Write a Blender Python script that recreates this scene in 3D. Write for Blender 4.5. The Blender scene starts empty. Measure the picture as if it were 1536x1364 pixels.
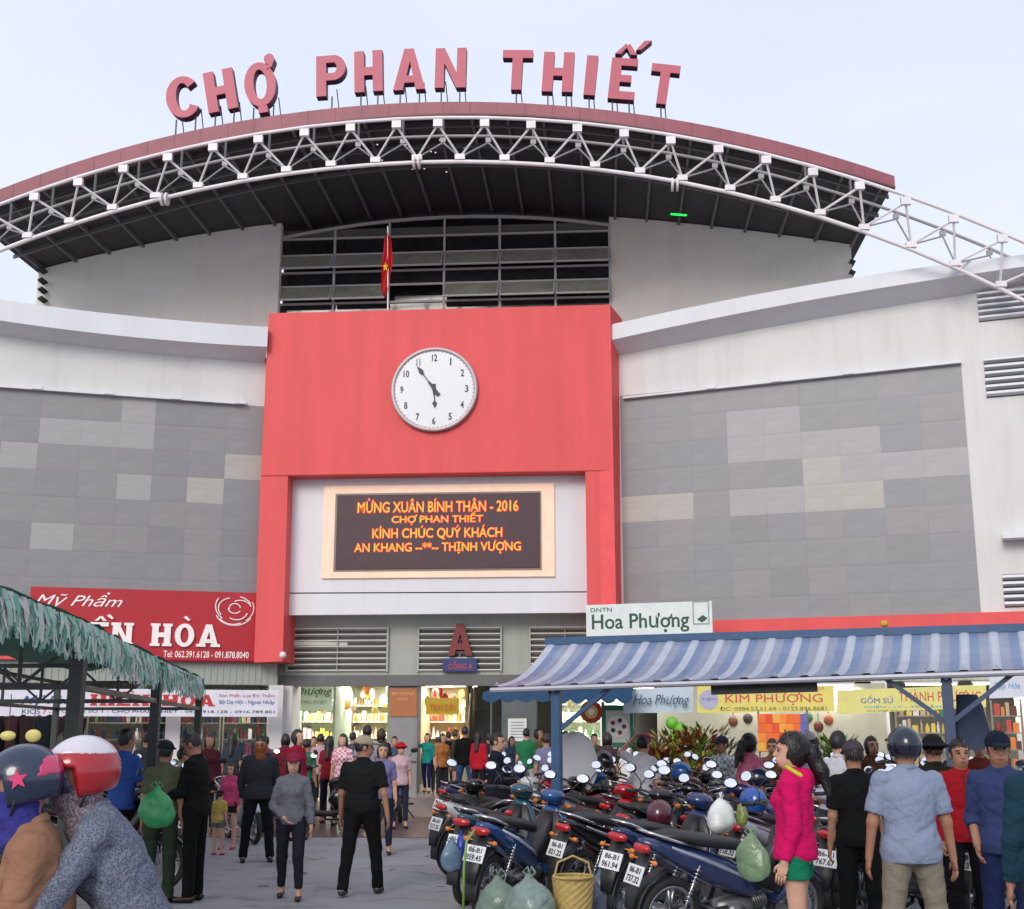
import bpy, bmesh, math, random
import numpy as np
from mathutils import Vector, Matrix
R = math.radians
sc = bpy.context.scene
COL = sc.collection
rnd = random.Random(7)

# ------------------------------------------------------------------ camera, light, exposure
IW, IH, FPX = 1536.0, 1364.0, 1870.0
PITCH = math.atan(413.0 / FPX)
CAMZ = 1.62
cam_d = bpy.data.cameras.new('camera'); cam = bpy.data.objects.new('camera', cam_d); COL.objects.link(cam)
cam_d.sensor_fit = 'HORIZONTAL'; cam_d.sensor_width = 36; cam_d.lens = 36 * FPX / IW
cam_d.clip_start = 0.05; cam_d.clip_end = 2000
cam.location = (0, 0, CAMZ); cam.rotation_euler = (R(90) + PITCH, 0, 0)
sc.camera = cam

SUN_EL, SUN_AZ = R(27), R(-160)          # azimuth of the sun measured from +Y towards +X
world = bpy.data.worlds.new('World'); sc.world = world; world.use_nodes = True
wn = world.node_tree.nodes; wl = world.node_tree.links
sky = wn.new('ShaderNodeTexSky'); sky.sky_type = 'NISHITA'; sky.sun_disc = False
sky.sun_elevation = SUN_EL; sky.sun_rotation = SUN_AZ
sky.air_density = 1.0; sky.dust_density = 4.0; sky.ozone_density = 1.0
bg = wn['Background']; bg.inputs[1].default_value = 0.12
# thin overcast: the sky colour pulled towards an even, pale grey-blue cloud sheet with faint soft mottling
tc = wn.new('ShaderNodeTexCoord'); nz = wn.new('ShaderNodeTexNoise'); nz.inputs['Scale'].default_value = 1.6
nz.inputs['Detail'].default_value = 5
mp = wn.new('ShaderNodeMapping'); mp.inputs['Scale'].default_value = (1, 1, 3)
rm = wn.new('ShaderNodeValToRGB')
rm.color_ramp.elements[0].position = 0.3; rm.color_ramp.elements[0].color = (5.5, 6.0, 7.3, 1)
rm.color_ramp.elements[1].position = 0.75; rm.color_ramp.elements[1].color = (6.5, 6.75, 7.5, 1)
mx = wn.new('ShaderNodeMixRGB'); mx.inputs[0].default_value = 0.88
wl.new(tc.outputs['Generated'], mp.inputs[0]); wl.new(mp.outputs[0], nz.inputs['Vector'])
wl.new(nz.outputs[0], rm.inputs[0]); wl.new(sky.outputs[0], mx.inputs[1]); wl.new(rm.outputs[0], mx.inputs[2])
wl.new(mx.outputs[0], bg.inputs[0])
sun_d = bpy.data.lights.new('sun', 'SUN'); sun_d.energy = 1.35; sun_d.angle = R(24); sun_d.color = (1, .94, .87)
sun = bpy.data.objects.new('sun', sun_d); COL.objects.link(sun)
sd = Vector((math.sin(SUN_AZ) * math.cos(SUN_EL), math.cos(SUN_AZ) * math.cos(SUN_EL), math.sin(SUN_EL)))
sun.rotation_euler = sd.to_track_quat('Z', 'Y').to_euler(); sun.location = (0, 0, 60)
sc.view_settings.view_transform = 'Standard'; sc.view_settings.look = 'None'
sc.view_settings.gamma = 1; sc.view_settings.exposure = 0.32
sc.view_settings.use_curve_mapping = False
sc.render.engine = 'CYCLES'
sc.cycles.max_bounces = 6; sc.cycles.diffuse_bounces = 3; sc.cycles.glossy_bounces = 3
sc.cycles.transmission_bounces = 4; sc.cycles.transparent_max_bounces = 8

# ------------------------------------------------------------------ where a line of sight meets a surface
cp, sp = math.cos(PITCH), math.sin(PITCH)
def ray(px, py):
    u = (px - 768) / FPX; v = (682 - py) / FPX
    return Vector((u, cp - v * sp, sp + v * cp))
def at_y(px, py, Y):
    d = ray(px, py); return Vector((d.x / d.y * Y, Y, CAMZ + d.z / d.y * Y))
def ground(px, py, z=0.0):
    d = ray(px, py); t = (z - CAMZ) / d.z
    return Vector((d.x * t, d.y * t, z))
class Plane:
    """vertical plane; s runs along it, z up, n points to the square in front"""
    def __init__(s, x, y, deg):
        s.o = Vector((x, y, 0)); a = R(deg); s.a = a
        s.d = Vector((math.cos(a), math.sin(a), 0)); s.n = Vector((math.sin(a), -math.cos(a), 0))
    def pt(s, q, z, off=0.0):
        return s.o + s.d * q + s.n * off + Vector((0, 0, z))
    def hit(s, px, py, off=0.0):
        r = ray(px, py); o = s.o + s.n * off
        t = (o.dot(s.n)) / r.dot(s.n)
        p = r * t
        return ((p - o).dot(s.d), p.z + CAMZ)
    def hits(s, pts, off=0.0): return [s.hit(x, y, off) for x, y in pts]

# ------------------------------------------------------------------ materials
MATS = {}
def mat(name, col, rough=.6, metal=0.0, var=.08, scale=3.0, bump=0.0, bscale=60.0, emit=0.0, spec=.5, coat=0.0, col2=None, stretch=None, transmission=0.0):
    if name in MATS: return MATS[name]
    m = bpy.data.materials.new(name); m.use_nodes = True; MATS[name] = m
    nt = m.node_tree; N = nt.nodes; L = nt.links; b = N['Principled BSDF']
    b.inputs['Roughness'].default_value = rough; b.inputs['Metallic'].default_value = metal
    b.inputs['Specular IOR Level'].default_value = spec
    b.inputs['Coat Weight'].default_value = coat
    b.inputs['Transmission Weight'].default_value = transmission
    c = (*col, 1)
    t = N.new('ShaderNodeTexCoord'); n = N.new('ShaderNodeTexNoise'); n.inputs['Scale'].default_value = scale
    n.inputs['Detail'].default_value = 6; n.inputs['Roughness'].default_value = .62
    if stretch:
        mpn = N.new('ShaderNodeMapping'); mpn.inputs['Scale'].default_value = stretch
        L.new(t.outputs['Object'], mpn.inputs[0]); L.new(mpn.outputs[0], n.inputs['Vector'])
    else: L.new(t.outputs['Object'], n.inputs['Vector'])
    r = N.new('ShaderNodeValToRGB')
    lo = [max(0, x * (1 - var)) for x in col]; hi = [min(1, x * (1 + var)) for x in col]
    if col2: lo = list(col2); hi = list(col)
    r.color_ramp.elements[0].position = .32; r.color_ramp.elements[1].position = .68
    r.color_ramp.elements[0].color = (*lo, 1); r.color_ramp.elements[1].color = (*hi, 1)
    L.new(n.outputs[0], r.inputs[0]); L.new(r.outputs[0], b.inputs['Base Color'])
    if bump:
        n2 = N.new('ShaderNodeTexNoise'); n2.inputs['Scale'].default_value = bscale; n2.inputs['Detail'].default_value = 3
        L.new(t.outputs['Object'], n2.inputs['Vector'])
        bp = N.new('ShaderNodeBump'); bp.inputs['Strength'].default_value = bump; bp.inputs['Distance'].default_value = .02
        L.new(n2.outputs[0], bp.inputs['Height']); L.new(bp.outputs[0], b.inputs['Normal'])
    if emit:
        b.inputs['Emission Color'].default_value = c; b.inputs['Emission Strength'].default_value = emit
    return m
def hexc(h):
    h = h.lstrip('#'); v = [int(h[i:i + 2], 16) / 255 for i in (0, 2, 4)]
    return tuple(x / 12.92 if x <= .04045 else ((x + .055) / 1.055) ** 2.4 for x in v)
_mc = {}
def cloth(h, pat=None):
    """fabric of one colour; pat adds a woven heather, a check or a print"""
    k = ('cloth', h, pat)
    if k in _mc: return _mc[k]
    m = mat('fabric_%s_%s' % (h, pat), tuple(c * .78 for c in hexc(h)), 0.88, var=.07, scale=7, bump=.55, bscale=8, spec=.2)
    for n_ in m.node_tree.nodes:
        if n_.type == 'BUMP': n_.inputs['Distance'].default_value = .035
        if n_.type == 'TEX_NOISE' and n_.inputs['Scale'].default_value == 8: n_.inputs['Distortion'].default_value = 1.6; n_.inputs['Detail'].default_value = 2.5
    if pat:
        nt = m.node_tree; N = nt.nodes; L = nt.links; b = N['Principled BSDF']
        t = N.new('ShaderNodeTexCoord'); mixn = N.new('ShaderNodeMixRGB')
        ramp = N['Color Ramp'] if 'Color Ramp' in N else [x for x in N if x.type == 'VALTORGB'][0]
        L.new(ramp.outputs[0], mixn.inputs[1])
        if pat[0] == 'heather':
            tx = N.new('ShaderNodeTexNoise'); tx.inputs['Scale'].default_value = 190; tx.inputs['Detail'].default_value = 2
            out = tx.outputs[0]
        elif pat[0] == 'check':
            tx = N.new('ShaderNodeTexChecker'); tx.inputs['Scale'].default_value = 22; out = tx.outputs[1]
        else:
            tx = N.new('ShaderNodeTexVoronoi'); tx.inputs['Scale'].default_value = 120; out = tx.outputs[0]
        L.new(t.outputs['Object'], tx.inputs['Vector'])
        rr = N.new('ShaderNodeValToRGB'); rr.color_ramp.elements[0].position = .42; rr.color_ramp.elements[1].position = .58
        L.new(out, rr.inputs[0]); L.new(rr.outputs[0], mixn.inputs[0])
        mixn.inputs[2].default_value = (*hexc(pat[1]), 1); L.new(mixn.outputs[0], b.inputs['Base Color'])
    _mc[k] = m; return m
def paint(h, rough=.22, metal=0.0):
    k = ('paint', h, rough)
    if k not in _mc: _mc[k] = mat('paint_%s_%d' % (h, int(rough * 100)), hexc(h), rough, metal, var=.06, scale=14, spec=.5, coat=.5 if rough < .3 else 0, bump=.04, bscale=9)
    return _mc[k]
def flat(h, rough=.6, emit=0.0):
    k = ('flat', h, rough, emit)
    if k not in _mc: _mc[k] = mat('surface_%s_%d_%d' % (h, int(rough * 100), int(emit * 10)), hexc(h), rough, var=.07, scale=4, emit=emit, bump=.05, bscale=30)
    return _mc[k]

# ------------------------------------------------------------------ mesh helpers
def setp(o, label=None, cat=None, group=None, kind=None):
    if label: o['label'] = label
    if cat: o['category'] = cat
    if group: o['group'] = group
    if kind: o['kind'] = kind
    return o
def thing(name, label, cat, loc=(0, 0, 0), rotz=0.0, group=None, world=True):
    o = bpy.data.objects.new(name, None); COL.objects.link(o)
    o.location = loc; o.rotation_euler = (0, 0, rotz); o.empty_display_size = .2
    setp(o, label, cat, group)
    if world: o['_w'] = 1
    return o
def link(name, me, m, parent=None, smooth=False):
    o = bpy.data.objects.new(name, me); COL.objects.link(o)
    if m is not None and not me.materials: me.materials.append(m)
    if smooth and me.polygons: me.polygons.foreach_set('use_smooth', [True] * len(me.polygons))
    if parent is not None:
        o.parent = parent
        if parent.get('_w'):
            o.matrix_parent_inverse = Matrix.LocRotScale(parent.location, parent.rotation_euler, None).inverted()
    return o
def perp(d):
    d = Vector(d).normalized(); a = Vector((0, 0, 1)) if abs(d.z) < .9 else Vector((1, 0, 0))
    u = d.cross(a).normalized(); return u, d.cross(u).normalized()
class MB:
    def __init__(s): s.v = []; s.f = []
    def quad(s, *p):
        i = len(s.v); s.v += [tuple(x) for x in p]; s.f.append(tuple(range(i, i + len(p)))); return s
    def prism(s, pts, vec):
        """pts: planar polygon (Vectors), extruded by vec"""
        i = len(s.v); n = len(pts); vec = Vector(vec)
        s.v += [tuple(Vector(p)) for p in pts] + [tuple(Vector(p) + vec) for p in pts]
        s.f.append(tuple(range(i, i + n))[::-1]); s.f.append(tuple(range(i + n, i + 2 * n)))
        for k in range(n):
            a = k; b = (k + 1) % n; s.f.append((i + a, i + b, i + n + b, i + n + a))
        return s
    def pp(s, pl, sz, o0, o1):
        """polygon in plane coordinates, from offset o0 to o1"""
        return s.prism([pl.pt(q, z, o0) for q, z in sz], pl.n * (o1 - o0))
    def box(s, c, size, M=None):
        c = Vector(c); hx, hy, hz = [x / 2 for x in size]; i = len(s.v)
        for dx, dy, dz in ((-1,-1,-1),(1,-1,-1),(1,1,-1),(-1,1,-1),(-1,-1,1),(1,-1,1),(1,1,1),(-1,1,1)):
            p = Vector((dx * hx, dy * hy, dz * hz))
            if M is not None: p = M @ p
            s.v.append(tuple(c + p))
        for f in ((0,3,2,1),(4,5,6,7),(0,1,5,4),(1,2,6,5),(2,3,7,6),(3,0,4,7)): s.f.append(tuple(i + k for k in f))
        return s
    def bar(s, a, b, w, h, up=(0, 0, 1)):
        a, b = Vector(a), Vector(b); d = (b - a).normalized(); up = Vector(up)
        x = d.cross(up)
        if x.length < 1e-4: x = Vector((1, 0, 0))
        x.normalize(); y = x.cross(d).normalized(); i = len(s.v)
        for p in (a, b):
            for q, r in ((-1,-1),(1,-1),(1,1),(-1,1)): s.v.append(tuple(p + x * (q * w / 2) + y * (r * h / 2)))
        for f in ((0,1,2,3),(7,6,5,4),(0,4,5,1),(1,5,6,2),(2,6,7,3),(3,7,4,0)): s.f.append(tuple(i + k for k in f))
        return s
    def cyl(s, a, b, r0, r1=None, n=8, caps=True):
        a, b = Vector(a), Vector(b); r1 = r0 if r1 is None else r1; u, v = perp(b - a); i = len(s.v)
        for p, r in ((a, r0), (b, r1)):
            for k in range(n):
                t = 2 * math.pi * k / n; s.v.append(tuple(p + u * (r * math.cos(t)) + v * (r * math.sin(t))))
        for k in range(n): s.f.append((i + k, i + (k + 1) % n, i + n + (k + 1) % n, i + n + k))
        if caps: s.f.append(tuple(i + k for k in range(n))[::-1]); s.f.append(tuple(i + n + k for k in range(n)))
        return s
    def tube(s, pts, r, n=8, rr=None):
        pts = [Vector(p) for p in pts]; i = len(s.v); m = len(pts); u = None
        for j, p in enumerate(pts):
            d = (pts[min(j + 1, m - 1)] - pts[max(j - 1, 0)]).normalized()
            if u is None: u, _ = perp(d)
            u = (u - d * u.dot(d)).normalized(); v = d.cross(u)
            q = rr[j] if rr else r
            for k in range(n):
                t = 2 * math.pi * k / n; s.v.append(tuple(p + u * (q * math.cos(t)) + v * (q * math.sin(t))))
        for j in range(m - 1):
            for k in range(n):
                a = i + j * n; s.f.append((a + k, a + (k + 1) % n, a + n + (k + 1) % n, a + n + k))
        s.f.append(tuple(i + k for k in range(n))[::-1]); s.f.append(tuple(i + (m - 1) * n + k for k in range(n)))
        return s
    def torus(s, c, axis, R0, r, n=24, m=8, sq=1.0):
        c = Vector(c); u, v = perp(axis); ax = Vector(axis).normalized(); i = len(s.v)
        for k in range(n):
            t = 2 * math.pi * k / n; d = u * math.cos(t) + v * math.sin(t)
            for j in range(m):
                w = 2 * math.pi * j / m; s.v.append(tuple(c + d * (R0 + r * math.cos(w)) + ax * (r * sq * math.sin(w))))
        for k in range(n):
            for j in range(m):
                s.f.append((i + k * m + j, i + ((k + 1) % n) * m + j, i + ((k + 1) % n) * m + (j + 1) % m, i + k * m + (j + 1) % m))
        return s
    def ell(s, c, r, M=None, n=10, m=6, z0=-1.0):
        """ellipsoid (z0 > -1 cuts the bottom off)"""
        c = Vector(c); i = len(s.v); t0 = math.asin(max(-1, z0))
        for j in range(m + 1):
            t = t0 + (math.pi / 2 - t0) * j / m
            for k in range(n):
                a = 2 * math.pi * k / n
                p = Vector((r[0] * math.cos(t) * math.cos(a), r[1] * math.cos(t) * math.sin(a), r[2] * math.sin(t)))
                if M is not None: p = M @ p
                s.v.append(tuple(c + p))
        for j in range(m):
            for k in range(n): s.f.append((i + j * n + k, i + j * n + (k + 1) % n, i + (j + 1) * n + (k + 1) % n, i + (j + 1) * n + k))
        s.f.append(tuple(i + k for k in range(n))[::-1]); s.f.append(tuple(i + m * n + k for k in range(n)))
        return s
    def loft(s, secs, n=12, e=2.4, axis='x'):
        """secs: (x, z, half width y, half height[, y]) superelliptic sections along a path in the xz plane"""
        i = len(s.v); m = len(secs)
        for j, q in enumerate(secs):
            x, z, w, h = q[:4]; y0 = q[4] if len(q) > 4 else 0
            a = secs[max(j - 1, 0)]; b = secs[min(j + 1, m - 1)]
            dx, dz = b[0] - a[0], b[1] - a[1]; l = math.hypot(dx, dz) or 1; nx, nz_ = -dz / l, dx / l
            for k in range(n):
                t = 2 * math.pi * k / n; ct, st = math.cos(t), math.sin(t)
                yy = w * math.copysign(abs(ct) ** (2 / e), ct); hh = h * math.copysign(abs(st) ** (2 / e), st)
                s.v.append((x + nx * hh, y0 + yy, z + nz_ * hh))
        for j in range(m - 1):
            for k in range(n):
                a = i + j * n; s.f.append((a + k, a + n + k, a + n + (k + 1) % n, a + (k + 1) % n))
        s.f.append(tuple(i + k for k in range(n))); s.f.append(tuple(i + (m - 1) * n + k for k in range(n))[::-1])
        return s
    def mesh(s, name):
        me = bpy.data.meshes.new(name); me.from_pydata(s.v, [], s.f); me.update(); return me
    def build(s, name, m, parent=None, smooth=False, label=None, cat=None, group=None, kind=None, bevel=0):
        if parent is None and s.v:
            a = np.array(s.v, dtype=float); c = (a.min(0) + a.max(0)) / 2; c[2] = a[:, 2].min()
            a -= c; s.v = [tuple(x) for x in a.tolist()]
        me = s.mesh(name)
        if bevel:
            b = bmesh.new(); b.from_mesh(me)
            bmesh.ops.bevel(b, geom=[e for e in b.edges if len(e.link_faces) == 2 and e.calc_face_angle(0) > .6], offset=bevel, segments=2, affect='EDGES')
            b.to_mesh(me); b.free()
        o = link(name, me, m, parent, smooth)
        if parent is None and s.v: o.location = tuple(c)
        setp(o, label, cat, group, kind); return o
def fix_normals(o):
    b = bmesh.new(); b.from_mesh(o.data); bmesh.ops.recalc_face_normals(b, faces=b.faces); b.to_mesh(o.data); b.free()

# ------------------------------------------------------------------ lettering
def text_mesh(txt, weight=.02, shear=0.0, depth=.0, space=1.0):
    if any(c in txt for c in 'ợỢơƠ'):          # horn and dot below are set as strokes of their own
        base = txt
        for p, q in ('ợo', 'ỢO', 'ơo', 'ƠO'): base = base.replace(p, q)
        me = text_mesh(base, weight, shear, depth); bm_ = bmesh.new(); bm_.from_mesh(me)
        xs = lambda t: [(v.co.x, v.co.y) for v in text_mesh(t, weight, shear, depth).vertices]
        for i, c in enumerate(txt):
            if c in 'ợỢơƠ':
                w1 = xs('o' if c in 'ợơ' else 'O'); hh = max(y for _, y in w1); wd = max(x for x, _ in w1) - min(x for x, _ in w1)
                x1 = max(x for x, _ in xs(base[:i + 1])); cx = x1 - wd / 2; dd = (depth or .005) * 1.03
                if c in 'ợỢ': bmesh.ops.create_cone(bm_, cap_ends=True, segments=12, radius1=.07 + weight, radius2=.07 + weight, depth=2 * dd, matrix=Matrix.Translation((cx - shear * .17, -.17, 0)))
                P = [(-.12, -.05), (-.05, -.14), (.05, -.06), (.11, .05), (.10, .14), (.02, .13), (.01, .04)]
                lo = [bm_.verts.new((x1 + x, hh + y, -dd)) for x, y in P]; hi = [bm_.verts.new((x1 + x, hh + y, dd)) for x, y in P]
                bm_.faces.new(lo[::-1]); bm_.faces.new(hi)
                for k in range(len(P)): bm_.faces.new((lo[k], lo[(k + 1) % len(P)], hi[(k + 1) % len(P)], hi[k]))
        bm_.to_mesh(me); bm_.free(); return me
    cu = bpy.data.curves.new('lettering', 'FONT'); cu.body = txt; cu.offset = weight; cu.shear = shear
    cu.extrude = depth; cu.align_x = 'LEFT'; cu.resolution_u = 3; cu.space_character = space
    o = bpy.data.objects.new('lettering', cu); COL.objects.link(o)
    dg = bpy.context.evaluated_depsgraph_get(); dg.update()
    me = bpy.data.meshes.new_from_object(o.evaluated_get(dg), depsgraph=dg)
    bpy.data.objects.remove(o); bpy.data.curves.remove(cu)
    return me
def write(txt, pl, box, off, m, parent, weight=.02, shear=0.0, thick=.012, name='lettering', label=None):
    """fit txt in the photo box (x0,y0,x1,y1) on plane pl raised by off"""
    x0, y0, x1, y1 = box
    s0, _ = pl.hit(x0, (y0 + y1) / 2, off); s1, _ = pl.hit(x1, (y0 + y1) / 2, off)
    _, za = pl.hit((x0 + x1) / 2, y1, off); _, zb = pl.hit((x0 + x1) / 2, y0, off)
    zl0 = pl.hit(x0, y1, off)[1]; zr0 = pl.hit(x1, y1, off)[1]
    return write_sz(txt, pl, s0, za, s1, zb, off, m, parent, weight, shear, thick, name, label)
def write_sz(txt, pl, s0, za, s1, zb, off, m, parent, weight=.02, shear=0.0, thick=.012, name='lettering', label=None):
    me = text_mesh(txt, weight, shear, .5)
    n = len(me.vertices); a = np.empty(n * 3); me.vertices.foreach_get('co', a); a = a.reshape(-1, 3)
    lo, hi = a.min(0), a.max(0); sz = np.maximum(hi - lo, 1e-6)
    u = (a[:, 0] - lo[0]) / sz[0] * (s1 - s0) + s0; w = (a[:, 1] - lo[1]) / sz[1] * (zb - za) + za
    d = a[:, 2] * thick
    o = pl.o; P = np.empty_like(a)
    P[:, 0] = o.x + pl.d.x * u + pl.n.x * (off + d + thick / 2); P[:, 1] = o.y + pl.d.y * u + pl.n.y * (off + d + thick / 2); P[:, 2] = w
    me.vertices.foreach_set('co', P.ravel()); me.update(); me.materials.clear()
    ob = link(name, me, m, parent)
    if label: ob['label'] = label
    return ob
# ------------------------------------------------------------------ colours of the building
white_w = mat('wall_white', (.66, .65, .64), .8, var=.06, scale=.5, bump=.08, bscale=14, stretch=(1, 1, .4))
white_c = mat('wall_cool_white', (.70, .71, .74), .7, var=.04, scale=.5, bump=.05, bscale=14)
cream_w = mat('wall_cream', (.80, .77, .715), .8, var=.06, scale=.45, bump=.08, bscale=14, stretch=(1, 1, 3))
red_w = mat('wall_red', (.72, .095, .097), .62, var=.07, scale=1.1, bump=.06, bscale=16, spec=.35, stretch=(1.6, 1.6, .22))
olive_w = mat('wall_olive_grey', (.38, .40, .36), .75, var=.06, scale=.8, bump=.05)
dark_g = mat('beam_dark_grey', (.13, .13, .128), .7)
pillar_g = mat('pillar_grey', (.23, .228, .24), .5, var=.08, scale=2)
maroon = mat('roof_maroon', (.27, .07, .095), .5, var=.14, scale=1.2, bump=.05, bscale=8)
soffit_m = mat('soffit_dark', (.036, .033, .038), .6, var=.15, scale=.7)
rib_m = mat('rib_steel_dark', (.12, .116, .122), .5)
steel_shade = mat('truss_shade', (.30, .29, .30), .45, var=.08, scale=2)  # shade under the roof put into the colour of the rear truss steel
steel_w = mat('truss_white', (.74, .71, .72), .45, var=.08, scale=2)
alu = mat('window_frame_grey', (.52, .52, .52), .4, var=.05)
glass_d = mat('glass_dark', (.018, .02, .024), .08, spec=.6, var=.3, scale=1.5)
glass_o = mat('sash_glass', (.34, .34, .29), .16, spec=.6, var=.25, scale=1.2)
slat_m = mat('slat_pale', (.66, .65, .60), .6, var=.05)
black_m = mat('matt_black', (.012, .012, .013), .6)
chrome = mat('chrome', (.62, .62, .64), .16, 1.0, var=.05)
rubber = mat('rubber', (.018, .018, .019), .75, var=.2, scale=20, bump=.1)

def streaks(m, k=.5, lo=(.80, .78, .76)):
    nt = m.node_tree; N = nt.nodes; L = nt.links; b = N['Principled BSDF']; src = b.inputs['Base Color'].links[0].from_socket
    t = N.new('ShaderNodeTexCoord'); mp = N.new('ShaderNodeMapping'); mp.inputs['Scale'].default_value = (2.6, 2.6, .16)
    n = N.new('ShaderNodeTexNoise'); n.inputs['Scale'].default_value = 1; n.inputs['Detail'].default_value = 8; n.inputs['Roughness'].default_value = .7
    rp = N.new('ShaderNodeValToRGB'); rp.color_ramp.elements[0].position = .36; rp.color_ramp.elements[0].color = (*lo, 1); rp.color_ramp.elements[1].position = .52; rp.color_ramp.elements[1].color = (1, 1, 1, 1)
    mx = N.new('ShaderNodeMixRGB'); mx.blend_type = 'MULTIPLY'; mx.inputs[0].default_value = k
    L.new(t.outputs['Object'], mp.inputs[0]); L.new(mp.outputs[0], n.inputs['Vector']); L.new(n.outputs[0], rp.inputs[0]); L.new(src, mx.inputs[1]); L.new(rp.outputs[0], mx.inputs[2]); L.new(mx.outputs[0], b.inputs['Base Color'])
for m_, k_ in ((white_w, .28), (white_c, .22), (cream_w, .25), (red_w, .22), (olive_w, .5), (pillar_g, .6), (maroon, .6)): streaks(m_, k_)
# ------------------------------------------------------------------ ground
asph = mat('asphalt', (.34, .335, .352), .85, var=.16, scale=.7, bump=.35, bscale=120, col2=(.26, .258, .272))
nt = asph.node_tree; N = nt.nodes; L = nt.links
t_ = N.new('ShaderNodeTexCoord'); a_ = N.new('ShaderNodeTexNoise'); a_.inputs['Scale'].default_value = 140; a_.inputs['Detail'].default_value = 4
L.new(t_.outputs['Object'], a_.inputs['Vector']); rr_ = N.new('ShaderNodeValToRGB')
rr_.color_ramp.elements[0].position = .3; rr_.color_ramp.elements[0].color = (.55, .55, .55, 1); rr_.color_ramp.elements[1].position = .7; rr_.color_ramp.elements[1].color = (1.25, 1.25, 1.25, 1)
L.new(a_.outputs[0], rr_.inputs[0]); mm_ = N.new('ShaderNodeMixRGB'); mm_.blend_type = 'MULTIPLY'; mm_.inputs[0].default_value = .8
ramp_ = [x for x in N if x.type == 'VALTORGB' and x != rr_][0]
st_ = N.new('ShaderNodeTexNoise'); st_.inputs['Scale'].default_value = 1.9; st_.inputs['Detail'].default_value = 7; st_.inputs['Distortion'].default_value = 1.2; L.new(t_.outputs['Object'], st_.inputs['Vector'])
sr_ = N.new('ShaderNodeValToRGB'); sr_.color_ramp.elements[0].position = .34; sr_.color_ramp.elements[0].color = (.62, .61, .60, 1); sr_.color_ramp.elements[1].position = .46; sr_.color_ramp.elements[1].color = (1, 1, 1, 1); L.new(st_.outputs[0], sr_.inputs[0])
sm_ = N.new('ShaderNodeMixRGB'); sm_.blend_type = 'MULTIPLY'; sm_.inputs[0].default_value = .8
L.new(ramp_.outputs[0], mm_.inputs[1]); L.new(rr_.outputs[0], mm_.inputs[2]); L.new(mm_.outputs[0], sm_.inputs[1]); L.new(sr_.outputs[0], sm_.inputs[2]); L.new(sm_.outputs[0], N['Principled BSDF'].inputs['Base Color'])
MB().quad((-300, -60, 0), (300, -60, 0), (300, 600, 0), (-300, 600, 0)).build('ground', asph, kind='structure')

PF = Plane(0, 0, -4.2)
def plane_through(px, py, Y, deg):
    p = at_y(px, py, Y); return Plane(p.x, p.y, deg)
PF = plane_through(914, 600, 31.5, -4.2)
UW = plane_through(1278, 400, 32.9, -4.2)
RF = plane_through(1342, 275, 29.0, -4.2)
TF = Plane(*(RF.o + RF.n * 1.05).xy, -4.2)
RW = plane_through(932, 600, 32.3, -20)
LW = plane_through(395, 600, 32.6, 15.5)

# paved apron with tile joints in front of and inside the hall
til = bpy.data.materials.new('apron_tiles'); til.use_nodes = True
N = til.node_tree.nodes; L = til.node_tree.links; b = N['Principled BSDF']
tcn = N.new('ShaderNodeTexCoord'); bk = N.new('ShaderNodeTexBrick'); bk.inputs['Scale'].default_value = 1.0
bk.offset = 0; bk.inputs['Brick Width'].default_value = .4; bk.inputs['Row Height'].default_value = .4; bk.inputs['Mortar Size'].default_value = .006
bk.inputs['Color1'].default_value = (.165, .11, .115, 1); bk.inputs['Color2'].default_value = (.20, .13, .13, 1); bk.inputs['Mortar'].default_value = (.07, .06, .06, 1)
ns = N.new('ShaderNodeTexNoise'); ns.inputs['Scale'].default_value = 1.3; ns.inputs['Detail'].default_value = 5
mu = N.new('ShaderNodeMixRGB'); mu.blend_type = 'MULTIPLY'; mu.inputs[0].default_value = .6
L.new(tcn.outputs['Object'], bk.inputs['Vector']); L.new(tcn.outputs['Object'], ns.inputs['Vector'])
L.new(bk.outputs[0], mu.inputs[1]); L.new(ns.outputs[0], mu.inputs[2]); L.new(mu.outputs[0], b.inputs['Base Color'])
b.inputs['Roughness'].default_value = .32
APY = ground(768, 1258).y
MB().prism([Vector(p) for p in ((-22, APY + 1.2, .0), (22, APY - 1.2, .0), (22, 31.5, .0), (-22, 31.5, .0))], (0, 0, .012)).build('paved_apron', til, kind='structure')
floor_m = mat('hall_floor_tile', (.30, .27, .25), .14, var=.1, scale=1.0)
MB().box((0, 38.6, .015), (44, 14.2, .03)).build('hall_floor', floor_m, kind='structure')

# ------------------------------------------------------------------ the market hall
hall = thing('market_hall', 'pale market hall with curved maroon roof and red entrance block', 'building', (0, 32, 0))

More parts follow.
